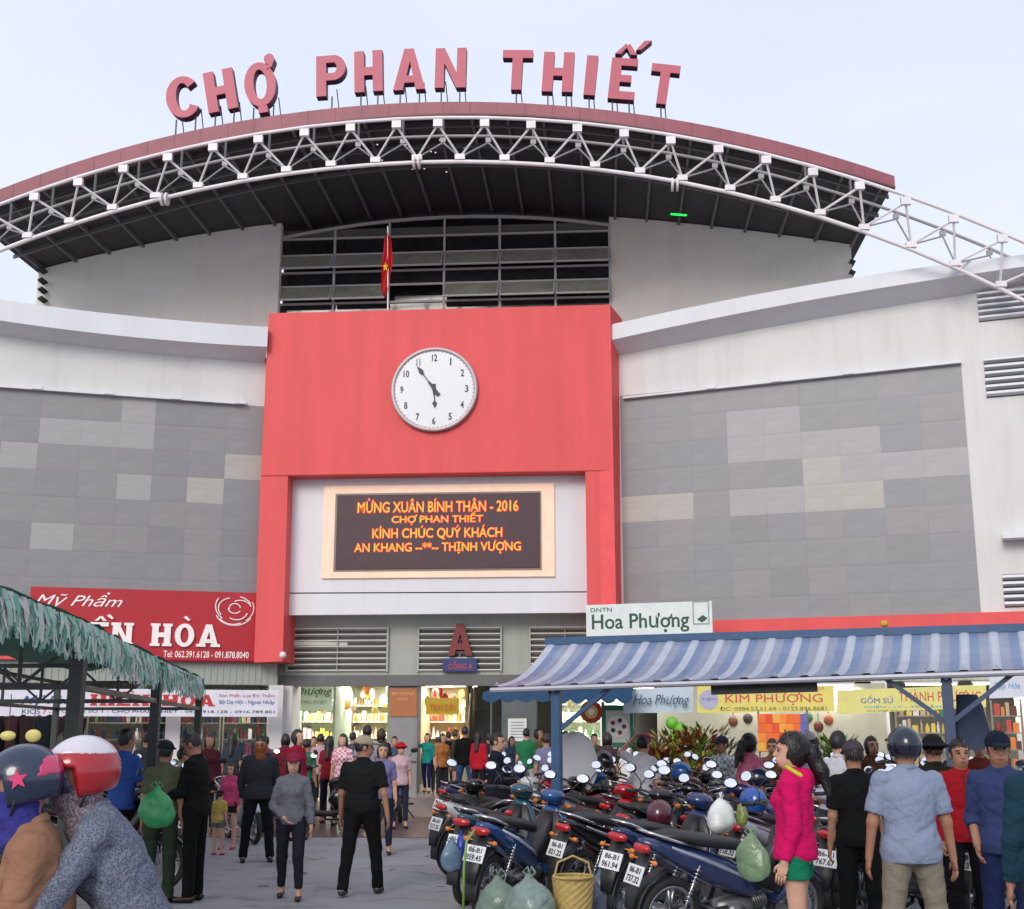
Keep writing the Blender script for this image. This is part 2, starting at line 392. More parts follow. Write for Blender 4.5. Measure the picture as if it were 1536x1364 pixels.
# roof: an arch (from its front edge) carried back over the hall
ftop = [(0,283),(68,260),(152,233),(237,207),(305,192),(382,177),(520,162),(622,154),(744,153),(849,160),(936,170),(1036,181),(1115,200),(1244,235),(1343,264)]
fbot = [(0,299),(78,282),(203,244),(305,217),(406,193),(510,179),(622,172),(744,172),(849,183),(989,197),(1035,200),(1174,230),(1335,280)]
def fit(pl, pts, deg=4, off=0):
    h = pl.hits(pts, off); return np.poly1d(np.polyfit([a for a, _ in h], [b for _, b in h], deg))
zt, zb_ = fit(RF, ftop), fit(RF, fbot)
sR = RF.hit(1342, 270)[0]; sL = RF.hit(-62, 318)[0]
SS = np.linspace(sL, sR, 49)
def arch(o, f0, f1, a, b, mb=None, ss=SS, dz0=0, dz1=0):
    """solid band between arch curves f0 (bottom) and f1 (top), offsets a..b"""
    mb = mb or MB()
    i = len(mb.v); n = len(ss)
    for off in (a, b):
        for f, dz in ((f0, dz0), (f1, dz1)):
            for s in ss: mb.v.append(tuple(RF.pt(s, float(f(s)) + dz, off)))
    for k in range(n - 1):
        A, B, C, D = i + k, i + n + k, i + 2 * n + k, i + 3 * n + k
        mb.f += [(A, A + 1, B + 1, B), (C, D, D + 1, C + 1), (B, B + 1, D + 1, D), (A, C, C + 1, A + 1)]
    for k in (0, n - 1): mb.f.append((i + k, i + n + k, i + 3 * n + k, i + 2 * n + k))
    return mb
roof = arch(None, zb_, zt, 0, -.12).build('roof', maroon, hall)
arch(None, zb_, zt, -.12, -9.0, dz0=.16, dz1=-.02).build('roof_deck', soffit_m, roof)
# drip edge and seams of the fascia sheets
arch(None, zb_, zb_, .03, -.10, dz0=-.05, dz1=-.002).build('drip_edge', mat('roof_maroon_dark', (.12, .03, .04), .5), roof)
seam = MB()
for k in range(1, 34):
    s = sL + (sR - sL) * k / 34; seam.bar(RF.pt(s, zb_(s) + .01, .004), RF.pt(s, zt(s), .004), .02, .012)
seam.build('fascia_seam', maroon, roof, kind='stuff')
# soffit ribs running back to the wall, and purlins along the arch
for k in range(26):
    s = sL + .25 + (sR - sL - .5) * k / 25
    z = float(zb_(s)) + .16
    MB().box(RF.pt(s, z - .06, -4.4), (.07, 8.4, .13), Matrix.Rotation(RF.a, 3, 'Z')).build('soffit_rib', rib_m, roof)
for d in (-.7, -1.9, -3.1):
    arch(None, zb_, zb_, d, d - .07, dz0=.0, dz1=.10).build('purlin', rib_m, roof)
# emissive dots painted as drill-hole daylight and a small green lamp under the deck
glow_s = MB()
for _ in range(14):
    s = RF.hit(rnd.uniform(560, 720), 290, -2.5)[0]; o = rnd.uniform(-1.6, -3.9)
    glow_s.ell(RF.pt(s, float(zb_(s)) + .15, o), (.03, .03, .012), n=6, m=3)
glow_s.build('daylight_glow', flat('c8d4dc', .5, 1.0), roof, kind='stuff')
q = RF.hit(1018, 322, -3.2)
MB().cyl(RF.pt(q[0] - .22, q[1] + .02, -3.2), RF.pt(q[0] + .22, q[1] - .03, -3.2), .025).build('green_lamp', flat('10d040', .5, 3.0), roof)

# upper wall under the roof with the band of windows in its middle
def on_soffit(px, py):
    """where the sight line meets the underside of the roof: the wall stands there (it is concave in plan)"""
    r = ray(px, py); t = 20.0
    for _ in range(400):
        p = Vector((0, 0, CAMZ)) + r * t
        q = (p - RF.o).dot(RF.d)
        if p.z >= float(zb_(q)) + .13: break
        t += .05
    return p
wt = [(59,404.5),(183,373),(244,359.5),(306,348),(419,339.5),(500,329),(584,319),(667,314.5),(751,315),(833,320.5),(915,329),(1000,334),(1105,340),(1216,355),(1275,368.5)]
WP = [on_soffit(*p) for p in wt]
ws = [(p - UW.o).dot(UW.d) for p in WP]; wo = [(p - UW.o).dot(UW.n) for p in WP]
plan = np.poly1d(np.polyfit(ws, wo, 4))
GO = float(plan(UW.hit(667, 400, -2.5)[0])) + .25
print('wall plan offsets', [round(x, 2) for x in wo])
GW = Plane(*(UW.o + UW.n * GO).xy, -4.2)       # plane of the window band
def clip_top(s, off=None): return float(zb_((GW.pt(s, 0) - RF.o).dot(RF.d))) + .12
def curved_wall(sa, sb, name):
    m = MB(); n = 16
    for k in range(n + 1):
        s = sa + (sb - sa) * k / n; o = float(plan(s)); z = float(zb_((UW.pt(s, 0, o) - RF.o).dot(RF.d))) + .13
        m.v += [tuple(UW.pt(s, 8.5, o)), tuple(UW.pt(s, z, o)), tuple(UW.pt(s, z, o - .25)), tuple(UW.pt(s, 8.5, o - .25))]
    for k in range(n):
        a = 4 * k; m.f += [(a, a + 4, a + 5, a + 1), (a + 1, a + 5, a + 6, a + 2), (a + 2, a + 6, a + 7, a + 3)]
    m.f += [(0, 1, 2, 3), (4 * n, 4 * n + 3, 4 * n + 2, 4 * n + 1)]
    return m.build(name, cream_w, hall)
sA = ws[0]; sB = UW.hit(419, 400, float(plan(ws[4])))[0]; sC = UW.hit(915, 400, float(plan(ws[10])))[0]; sD = ws[-1]
curved_wall(sA, sB, 'upper_wall'); curved_wall(sC, sD, 'upper_wall')
UW0 = UW; UW = GW
# header, dark arch window and frames
sx = [UW.hit(x, 410)[0] for x in (419, 501, 583, 666, 749.5, 833, 915)]
zrow = [UW.hit(666, y)[1] for y in (339, 353, 378, 404, 425, 451, 488)]
back = MB().pp(UW, [(sx[0], zrow[6]), (sx[-1], zrow[6])] + [(s, clip_top(s)) for s in np.linspace(sx[-1], sx[0], 12)], -.5, -.6)
win = back.build('window_band', glass_d, hall)
ff = MB()
def arcz(s): return clip_top(s) - .28
for s in sx: ff.bar(UW.pt(s, zrow[6], -.02), UW.pt(s, arcz(s), -.02), .07, .07, up=UW.n)
for z in zrow[1:]: ff.bar(UW.pt(sx[0], z, -.02), UW.pt(sx[-1], z, -.02), .06, .05, up=UW.n)
pa = np.linspace(sx[0], sx[-1], 13)
for a, b_ in zip(pa[:-1], pa[1:]): ff.bar(UW.pt(a, arcz(a), .01), UW.pt(b_, arcz(b_), .01), .09, .06, up=UW.n)
ff.build('window_frame', alu, win)
MB().pp(UW, [(sx[0], zrow[0] - .0), (sx[-1], zrow[0]), (sx[-1], zrow[1] + .03), (sx[0], zrow[1] + .03)], -.06, -.12).build('header_panel', mat('header_grey', (.12, .125, .125), .4), win)
for k in range(6):
    a, b_ = sx[k] + .04, sx[k + 1] - .04
    for r, (zt_, zl) in enumerate(((zrow[2], zrow[3]), (zrow[4], zrow[5]))):   # sashes pushed open at the bottom
        if k == 2 and r == 1: continue
        fm = MB(); o1 = .42
        P = [UW.pt(a, zt_, 0), UW.pt(b_, zt_, 0), UW.pt(b_, zl, o1), UW.pt(a, zl, o1)]
        for i in range(4): fm.bar(P[i], P[(i + 1) % 4], .05, .05)
        f = fm.build('sash_frame', alu, win)
        MB().prism([P[0], P[1], P[2], P[3]], (0, 0.004, .012)).build('pane', glass_o, win)
    for r in ((1, 2), (3, 4), (5, 6)):
        MB().pp(UW, [(a, zrow[r[1]] + .03), (b_, zrow[r[1]] + .03), (b_, zrow[r[0]] - .03), (a, zrow[r[0]] - .03)], -.05, -.06).build('pane', glass_d, win)
UW = UW0
# louvre ends beyond the corners of the upper wall
for x, sg in ((57, -1), (1279, 1)):
    for k in range(4):
        q = UW.hit(x, (386, 402, 416, 430)[k] + (12 if sg < 0 else 0), 0)
        MB().box(UW.pt(q[0] + sg * .06, q[1], -.5), (.16, .5, .05), Matrix.Rotation(UW.a, 3, 'Z') @ Matrix.Rotation(.5 * sg, 3, 'Y')).build('louvre_blade', black_m, hall)

# ---- red entrance block: top block, two piers, flaring right return
H = PF.hits([(403,470),(914,457),(918,706),(878,706),(432,713),(391,714)])
blk = MB().pp(PF, [H[5], H[2], H[1], H[0]], 0, -1.5).build('entrance_block', red_w, hall, bevel=.012)
pl_ = PF.hits([(391,714),(432,713),(425,950),(424,992),(381,994)], -.03)
MB().pp(PF, [pl_[i] for i in (0, 4, 3, 2, 1)], -.03, -1.5).build('pier', red_w, hall)
pr_ = PF.hits([(878,706),(918,706),(925,1010),(882,1010)], -.03)
MB().pp(PF, [pr_[i] for i in (0, 3, 2, 1)], -.03, -1.5).build('pier', red_w, hall)
# return face
F1, F2 = PF.pt(*PF.hit(914.3, 457)), PF.pt(*PF.hit(925, 1010)); F2 = PF.pt(PF.hit(923.5, 905)[0], F2.z)
B1, B2 = PF.pt(*PF.hit(933, 479, -1.2), -1.2), PF.pt(*PF.hit(936, 905, -1.2), -1.2); B2.z = F2.z
inn = PF.hit(912, 457)[0] - .3
top = [F1, B1, Vector((*PF.pt(inn, 0, -1.2).xy, B1.z)), Vector((*PF.pt(inn, 0, -.02).xy, F1.z))]
bot = [F2, B2, Vector((*PF.pt(inn, 0, -1.2).xy, F2.z)), Vector((*PF.pt(inn, 0, -.02).xy, F2.z))]
F1.xy += PF.d.xy * .012; F2.xy += PF.d.xy * .012
m_ = MB()
for k in range(4): m_.quad(top[k], bot[k], bot[(k + 1) % 4], top[(k + 1) % 4])
m_.quad(*top); m_.quad(*bot[::-1])
rw_ = m_.build('return_wall', mat('wall_red_deep', (.78, .085, .09), .62), hall); fix_normals(rw_)
# recessed white wall with a groove, under it the sloping sill
q1 = PF.hits([(425,700),(885,700),(885,887),(425,889)], -.55); q2 = PF.hits([(425,891),(885,889),(885,919),(425,923)], -.55)
rw = MB().pp(PF, [q1[i] for i in (0, 3, 2, 1)], -.55, -.8).build('recessed_wall', white_c, hall)
MB().pp(PF, [q2[i] for i in (0, 3, 2, 1)], -.55, -.8).build('recessed_wall', white_c, hall)
gz = q1[3][1]; MB().pp(PF, [(q1[3][0], gz - .08), (q1[2][0], gz - .08), (q1[2][0], gz + .02), (q1[3][0], gz + .02)], -.62, -.78).build('groove', dark_g, hall)

# ---- olive wall with louvres above the doors
OW = Plane(*(PF.o + PF.n * -1.3).xy, -4.2)
o_ = OW.hits([(400,905),(905,903),(905,1012),(400,1012)]); zo = [o_[0][1] + .1, o_[2][1]]
MB().pp(OW, [(o_[0][0], zo[1]), (o_[1][0], zo[1]), (o_[1][0], zo[0]), (o_[0][0], zo[0])], 0, -.15).build('olive_wall', olive_w, hall)
for x0, x1, d0, d1 in ((432, 582, 0, 0), (628, 752, 0, 0), (795, 900, 0, 0)):
    a, b_ = OW.hit(x0, 970)[0], OW.hit(x1, 970)[0]
    fr = MB().pp(OW, [(a, OW.hit(660, 1008)[1]), (b_, OW.hit(660, 1008)[1]), (b_, OW.hit(660, 941)[1]), (a, OW.hit(660, 941)[1])], .004, .01).build('louvre_vent', mat('vent_dark', (.05, .055, .045), .7), hall)
    for k in range(8):
        z = OW.hit(660, 943.5 + k * 9.0)[1]
        MB().box(OW.pt((a + b_) / 2, z, .045), (b_ - a, .10, .028), Matrix.Rotation(OW.a, 3, 'Z') @ Matrix.Rotation(R(-28), 3, 'X')).build('slat', slat_m, fr)
    for x in (a, b_ , (a + b_) / 2 + .01):
        fr2 = MB().bar(OW.pt(x, OW.hit(660, 1008)[1], .05), OW.pt(x, OW.hit(660, 941)[1], .05), .05 if x != (a + b_) / 2 + .01 else .02, .10, up=OW.n).build('vent_frame', olive_w, fr)
bz = [OW.hit(660, 1029)[1], zo[1]]
MB().pp(OW, [(o_[0][0], bz[0]), (o_[1][0] + 1, bz[0]), (o_[1][0] + 1, bz[1]), (o_[0][0], bz[1])], .12, -.35).build('beam', dark_g, hall)
# grey pillar with an orange notice
a, b_ = OW.hit(583, 1100)[0], OW.hit(626, 1100)[0]
pil = MB().pp(OW, [(a, 0), (b_, 0), (b_, bz[0]), (a, bz[0])], .0, -.6).build('pillar', pillar_g, hall, bevel=.01)
nz1, nz0 = OW.hit(600, 1033)[1], OW.hit(600, 1075)[1]
nt_ = thing('notice_board', 'orange notice board high on the grey entrance pillar', 'notice', tuple(OW.pt((a + b_) / 2, nz0, .01)))
MB().pp(OW, [(a + .02, nz0), (b_ - .02, nz0), (b_ - .02, nz1), (a + .02, nz1)], .004, .03).build('board', flat('a8683e', .6), nt_)
write('BAN QUẢN LÝ', OW, (588, 1037, 621, 1043), .03, flat('e0a070'), nt_, .01, thick=.006)
write('CHỢ', OW, (596, 1046, 612, 1052), .03, flat('e0a070'), nt_, .01, thick=.006)
# white side column at the left of the doors, and a hidden right one
for x0, x1, zt_ in ((412, 441, 1036), (900, 935, 1040)):
    a, b_ = OW.hit(x0, 1100)[0], OW.hit(x1, 1100)[0]
    MB().pp(OW, [(a, 0), (b_, 0), (b_, bz[0]), (a, bz[0])], .3, -.6).build('pillar', white_w, hall, bevel=.015)

# ---- the wings
def wing(pl, x0, x1, wall_line, fasc_top, fasc_bot, zlow, side):
    """wall_line: where wall meets the underside of the parapet; the fascia stands .75 m proud"""
    OFF = .7
    def sm(h):
        p = np.poly1d(np.polyfit([a for a, _ in h], [b for _, b in h], 2)); return [(float(a), float(p(a))) for a in np.linspace(h[0][0], h[-1][0], 24)]
    w = sm(pl.hits(wall_line)); ft = sm(pl.hits(fasc_top, OFF)); fb = sm(pl.hits(fasc_bot, OFF))
    s0, s1 = w[0][0], w[-1][0]
    W = MB().pp(pl, [(s0, zlow), (s1, zlow)] + [(s, z + .15) for s, z in w[::-1]], 0, -.25).build('wing_wall', white_w, hall)
    # fascia solid: front face polygon, top slab back to wall, underside from fascia bottom to wall line
    m = MB(); n = len(ft)
    i = len(m.v)
    zi = lambda arr, s: float(np.interp(s, [a for a, _ in arr], [b for _, b in arr]))
    ss = np.linspace(ft[0][0], ft[-1][0], 40)
    for s in ss:
        t, bt, wz = zi(ft, s), zi(fb, s), zi(w, s)
        m.v += [tuple(pl.pt(s, t, OFF)), tuple(pl.pt(s, bt, OFF)), tuple(pl.pt(s, wz, 0)), tuple(pl.pt(s, t + .02, -1.2))]
    for k in range(39):
        a = k * 4
        m.f += [(a, a + 1, a + 5, a + 4), (a + 1, a + 2, a + 6, a + 5), (a + 3, a, a + 4, a + 7)]
    m.f += [(0, 3, 2, 1), (156, 157, 158, 159)]
    m.build('parapet', white_c, hall)
    return W
wing(RW, 932, 1760,
     [(925,531),(1000,521),(1174,493),(1349,458),(1454,437),(1536,427),(1760,400)],
     [(911,486),(1000,470),(1120,447),(1272,420),(1384,399),(1454,389),(1536,382),(1760,362)],
     [(911,510),(1000,495),(1209,449.5),(1350,427),(1454,413),(1536,400),(1760,372)], RW.hit(1250, 954)[1], 1)
wing(LW, -230, 400,
     [(-230,468),(0,503),(120,520),(230,532),(330,540),(402,545)],
     [(-230,410),(0,452),(100,463),(200,473),(300,482),(402,492)],
     [(-230,440),(0,482),(120,497),(230,508),(330,516),(402,521)], LW.hit(200, 992)[1], -1)
# patchwork of cladding panels
cl = [mat('cladding_grey', (.248, .245, .256), .42, var=.07, scale=1.5, bump=.03, stretch=(1, 1, 5)),
      mat('cladding_grey_blue', (.238, .24, .255), .42, var=.07, scale=1.5, stretch=(1, 1, 5)),
      mat('cladding_grey_warm', (.262, .252, .26), .42, var=.07, scale=1.5, stretch=(1, 1, 5)),
      mat('cladding_light', (.35, .34, .348), .45, var=.06, scale=1.5, stretch=(1, 1, 5)),
      mat('cladding_beige', (.40, .38, .355), .45, var=.08, scale=1.5, stretch=(1, 1, 5)),
      mat('cladding_dark', (.23, .228, .24), .42, var=.07, scale=1.5, stretch=(1, 1, 5))]
def panels(pl, xs, ztop, zbot, rows, light, seed, ymid, lean=0):
    rr = random.Random(seed)
    S = [pl.hit(x, ymid)[0] for x in xs]; hz = (ztop - zbot) / rows
    for c in range(len(S) - 1):
        w = S[c + 1] - S[c] - .002; h = hz - .002
        me = None
        for r in range(rows):
            k = light.get((c, r))
            if k is None: k = rr.choice((0, 0, 1, 1, 2, 5) if r > rows * .55 else (0, 0, 2, 2, 1))
            if me is None:
                me = MB().box((0, 0, 0), (w, .02, h)).mesh('cladding_panel'); me.materials.append(cl[0])
            o = bpy.data.objects.new('cladding_panel', me); COL.objects.link(o)
            o.parent = hall; o.matrix_parent_inverse = Matrix.Translation(-hall.location)
            o.location = pl.pt((S[c] + S[c + 1]) / 2, ztop - hz * (r + .5), .012 + rr.uniform(-.002, .002)); o.rotation_euler = (0, 0, pl.a)
            o.material_slots[0].link = 'OBJECT'; o.material_slots[0].material = cl[k]
xsR = [933, 986, 1040, 1094, 1150, 1206, 1264, 1326, 1389, 1457]
zTR = RW.hit(1442, 543.5)[1]; zTR2 = RW.hit(936, 597)[1]; zBR = RW.hit(1200, 936)[1]
LT = 3; BE = 4
lightR = {(3,1):LT,(4,1):LT,(3,2):LT,(4,2):LT,(5,2):LT,(6,2):LT,(5,3):BE,(6,3):LT,(7,3):LT,(8,3):LT,(0,4):BE,(1,4):BE,(3,4):LT,(4,4):LT,(5,4):BE,(6,4):BE,(2,4):2,(3,0):2,(7,5):2,(8,5):2}
print('wing panel tops', zTR, zTR2, zBR)
panels(RW, xsR, (zTR + zTR2) / 2, zBR, 9, lightR, 3, 740)
xsL = [-170,-115,-60,-5,51,115,174,226,280,335,394]
zTL = LW.hit(200, 597)[1]; zBL = LW.hit(200, 950)[1]
lightL = {(6,0):LT,(5,1):LT,(6,1):LT,(4,1):LT,(3,2):LT,(7,3):LT,(9,2):BE,(9,3):0,(8,2):2,(3,4):2,(7,3):LT,(9,2):BE,(3,5):2,(4,5):2,(8,3):2,(5,5):LT,(6,5):2,(9,5):2}
lightL = {(6,0):LT,(4,1):LT,(5,1):LT,(3,2):LT,(7,3):LT,(9,2):BE,(8,3):2,(3,4):2,(4,5):LT,(6,5):2,(8,5):2,(1,3):LT,(0,1):LT}
lightL[(5,1)] = LT; lightL[(6,1)] = LT; lightL[(5,5)] = 2; lightL[(8,3)] = 0; lightL[(9,3)] = 0; lightL[(7,3)] = LT; lightL[(8,2)] = 0
lightL[(8,3)] = BE; lightL[(7,3)] = 0; lightL[(6,3)] = LT
panels(LW, xsL, zTL, zBL, 9, lightL, 5, 740)
# white ledge with brackets above the panels
for pl, pts, br in ((RW, [(935,597.5),(1442,543.5)], (1068,1166,1274)), (LW, [(-170,568),(362,606)], (57,165,265,362))):
    h = pl.hits(pts, .1); h[0] = (h[0][0], h[0][1]); 
    MB().bar(pl.pt(*h[0], .08), pl.pt(*h[1], .08), .05, .16, up=pl.n).build('ledge', white_c, hall)
    for x in br:
        s = pl.hit(x, 580)[0]; z = np.interp(s, [h[0][0], h[1][0]], [h[0][1], h[1][1]])
        MB().box(pl.pt(s, float(z) + .03, .1), (.26, .18, .09), Matrix.Rotation(pl.a, 3, 'Z')).build('bracket', white_c, hall)
# louvre vents on the white end of the right wing
for x0, x1, ys, n in ((1465, 1600, (440, 484), 5), (1475, 1600, (538, 598), 6), (1503, 1610, (862, 912), 5)):
    a, b_ = RW.hit(x0, ys[0])[0], RW.hit(x1, ys[0])[0]
    zt_ = RW.hit(x0, ys[0])[1]; zl = RW.hit(x0, ys[1])[1]
    v = MB().pp(RW, [(a, zl), (b_, zl), (b_, zt_), (a, zt_)], .005, .012).build('louvre_vent', mat('vent_dark', (.05, .055, .045), .7), hall)
    for k in range(n):
        z = zt_ + (zl - zt_) * (k + .5) / n
        MB().box(RW.pt((a + b_) / 2, z, .06), (b_ - a, .13, (zt_ - zl) / n * .42), Matrix.Rotation(RW.a, 3, 'Z') @ Matrix.Rotation(R(-20), 3, 'X')).build('slat', white_c, v)
q = RW.hit(1503, 808); q2 = RW.hit(1640, 806)
MB().bar(RW.pt(q[0], q[1], .2), RW.pt(q2[0] , q[1], .2), .12, .5, up=RW.n).build('ledge', white_c, hall)
# red bands at the foot of the wings
zr0, zr1 = RW.hit(1250, 956)[1], RW.hit(1250, 926)[1]
MB().pp(RW, [(RW.hit(934, 900)[0], zr0 - .3), (RW.hit(1760, 900)[0], zr0 - .3), (RW.hit(1760, 900)[0], zr1), (RW.hit(934, 900)[0], zr1)], .12, -.3).build('red_band', red_w, hall)
zl0, zl1 = LW.hit(200, 992)[1], LW.hit(200, 948)[1]
MB().pp(LW, [(LW.hit(-230, 900)[0], zl0), (LW.hit(386, 900)[0], zl0), (LW.hit(386, 900)[0], zl1), (LW.hit(-230, 900)[0], zl1)], .12, -.3).build('red_band', red_w, hall)
# ground floor under the wings: shutter box, piers, back wall, ceiling
shut = mat('shutter_grey_green', (.33, .37, .33), .55, var=.06)
for pl, xa, xb, zc in ((LW, -230, 416, zl0), (RW, 932, 1760, zr0 - .3)):
    a, b_ = pl.hit(xa, 1000)[0], pl.hit(xb, 1000)[0]
    zlow = 2.75
    sb = MB().pp(pl, [(a, zlow), (b_, zlow), (b_, zc), (a, zc)], -.05, -.3).build('shutter_box', shut, hall)
    k = MB(); s = a + .1
    while s < b_ - .05:
        k.bar(pl.pt(s, zlow + .02, -.045), pl.pt(s, zc - .02, -.045), .05, .03, up=pl.n); s += .16
    k.build('corrugation', shut, sb, kind='stuff')
    MB().pp(pl, [(a, 0.02), (b_, .02), (b_, zc), (a, zc)], -4.6, -4.8).build('shop_back_wall', mat('shop_wall', (.55, .58, .52), .7), hall)
    MB().pp(pl, [(a, zc - .3), (b_, zc - .3), (b_, zc - .2), (a, zc - .2)], -.3, -4.6).build('shop_ceiling', white_w, hall)
    n = 4
    for j in range(n + 1):
        s = a + (b_ - a) * j / n
        MB().pp(pl, [(s - .18, 0), (s + .18, 0), (s + .18, zlow), (s - .18, zlow)], 0, -.35).build('pier', white_w, hall)
        MB().pp(pl, [(s - .06, 0.02), (s + .06, .02), (s + .06, zc - .3), (s - .06, zc - .3)], -.35, -4.6).build('party_wall', mat('shop_wall', (.55, .58, .52), .7), hall)
# hall interior shell
hw = mat('hall_inner_wall', (.50, .54, .48), .6, var=.08, scale=1)
MB().box((0, 45.6, 1.9), (26, .2, 3.8)).build('inner_wall', hw, hall)
MB().box((0, 39.5, 3.85), (26, 12.4, .1)).build('inner_ceiling', hw, hall)
for x in (-9.8, 8.4): MB().box((x, 39.5, 1.9), (.2, 12, 3.8)).build('inner_wall', hw, hall)

# ------------------------------------------------------------------ white roof truss in front
tr = thing('roof_truss', 'white tubular steel arch truss of triangles under the roof edge', 'truss', (0, 27.8, 12))
T = [(-150,372),(-80,345),(-13,318),(52,293.6),(118,270),(185.5,249.6),(252,233),(320,217),(388,204),(457,194),(526,187),(595,183.5),(657,182.6),(727,182.6),(796.6,184.5),(866,189.6),(936,196.5),(1006,207.7),(1077.5,221),(1149,237.7),(1219,255),(1289,274),(1358,296),(1430,323),(1503,354),(1578,388),(1655,425)]
B = [(-118,420),(-85,408),(-22,384),(42,358),(105,335),(169,315.6),(233.6,297),(298,279.4),(364.6,266.5),(430,255.3),(496.6,246.9),(563.5,242),(625.6,241),(690,240.5),(757,241.3),(824.6,244.5),(892.6,251.7),(960,259.4),(1023.6,270),(1095,285.5),(1163,303.7),(1230,322),(1296,342.4),(1366.6,370),(1432.8,397),(1500.8,428),(1570,465),(1640,505)]
TH = TF.hits(T); BH = TF.hits(B, -.5); pol = np.poly1d(np.polyfit([a for a, _ in TH], [b for _, b in TH], 4)); TH = [(a, float(pol(a))) for a, _ in TH]
pol2 = np.poly1d(np.polyfit([a for a, _ in BH], [b for _, b in BH], 4)); BH = [(a, float(pol2(a))) for a, _ in BH]
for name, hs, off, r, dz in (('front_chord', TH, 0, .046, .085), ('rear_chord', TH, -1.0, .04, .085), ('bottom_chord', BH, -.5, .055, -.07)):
    MB().tube([TF.pt(s, z + dz, off) for s, z in hs], r, 8).build(name, steel_shade if name == 'rear_chord' else steel_w, tr, smooth=True)
BH = BH[1:]
for i, (s, z) in enumerate(TH):
    for off in (0, -1.0):
        MB().box(TF.pt(s, z - .07 + (.04 if off else 0), off), (.23, .10, .19) if off == 0 else (.14, .06, .12), Matrix.Rotation(TF.a, 3, 'Z')).build('node_plate', steel_w if off == 0 else steel_shade, tr)
        for j in (i - 1, i):
            if 0 <= j < len(BH):
                a = TF.pt(s, z - .1, off); b_ = TF.pt(BH[j][0], BH[j][1] + .05, -.5)
                MB().cyl(a, b_, .03 if off == 0 else .024, n=6).build('diagonal', steel_w if off == 0 else steel_shade, tr)
    if 1 < i < 22:
        s_r = s; MB().cyl(TF.pt(s, z, -1.0), TF.pt(s, z + .62, -1.0), .035, n=6).build('roof_strut', rib_m, tr)
for s, z in BH: MB().box(TF.pt(s, z + .04, -.5), (.25, .16, .14), Matrix.Rotation(TF.a, 3, 'Z')).build('node_plate', steel_w, tr)
for x, y in ((247,298), (625,243), (1012,276)):
    h = TF.hit(x, y, -.5); d = TF.d
    for dd in (-.06, .06): MB().cyl(TF.pt(h[0] + dd - .025, h[1] - .02, -.5), TF.pt(h[0] + dd + .025, h[1] - .02, -.5), .17, n=12).build('splice_flange', steel_w, tr)

# ------------------------------------------------------------------ rooftop letters
LP = Plane(*(RF.o + RF.n * -.3).xy, -4.2)
let_m = mat('letter_pink_red', (.47, .095, .135), .5, var=.06, scale=1.5)
let_side = mat('letter_side', (.10, .02, .06), .6)
def band(cx, cy, rx, ry, a0, a1, t, ty=None, n=18):
    ty = ty or t; out = []; inn = []
    for k in range(n + 1):
        a = R(a0 + (a1 - a0) * k / n); out.append((cx + rx * math.cos(a), cy + ry * math.sin(a))); inn.append((cx + (rx - t) * math.cos(a), cy + (ry - ty) * math.sin(a)))
    return [(out[k], out[k + 1], inn[k + 1], inn[k]) for k in range(n)]
def rc(x0, y0, x1, y1): return [((x0, y0), (x1, y0), (x1, y1), (x0, y1))]
W_ = .72; ST = .25
GL = {
 'H': rc(0, 0, ST, 1) + rc(W_ - ST, 0, W_, 1) + rc(ST, .40, W_ - ST, .60),
 'I': rc(0, 0, ST + .02, 1),
 'T': rc(0, .80, .74, 1) + rc(.245, 0, .495, .80),
 'P': rc(0, 0, ST, 1) + rc(ST, .82, .42, 1) + rc(ST, .38, .42, .56) + band(.42, .69, .32, .31, -90, 90, .22, .18),
 'E': rc(0, 0, ST, 1) + rc(ST, .82, .64, 1) + rc(ST, .42, .52, .59) + rc(ST, 0, .64, .19),
 'A': [((0, 0), (.24, 0), (.50, 1), (.28, 1)), ((.56, 0), (.80, 0), (.52, 1), (.36, 1))] + [((.20, .17), (.60, .17), (.56, .34), (.24, .34))],
 'N': rc(0, 0, .22, 1) + rc(.52, 0, .74, 1) + [((.22, .62), (.52, 0), (.52, .38), (.22, 1))],
 'C': band(.38, .5, .38, .52, 38, 322, .22, .17),
 'O': band(.38, .5, .38, .52, 0, 360, .22, .17, 24),
}
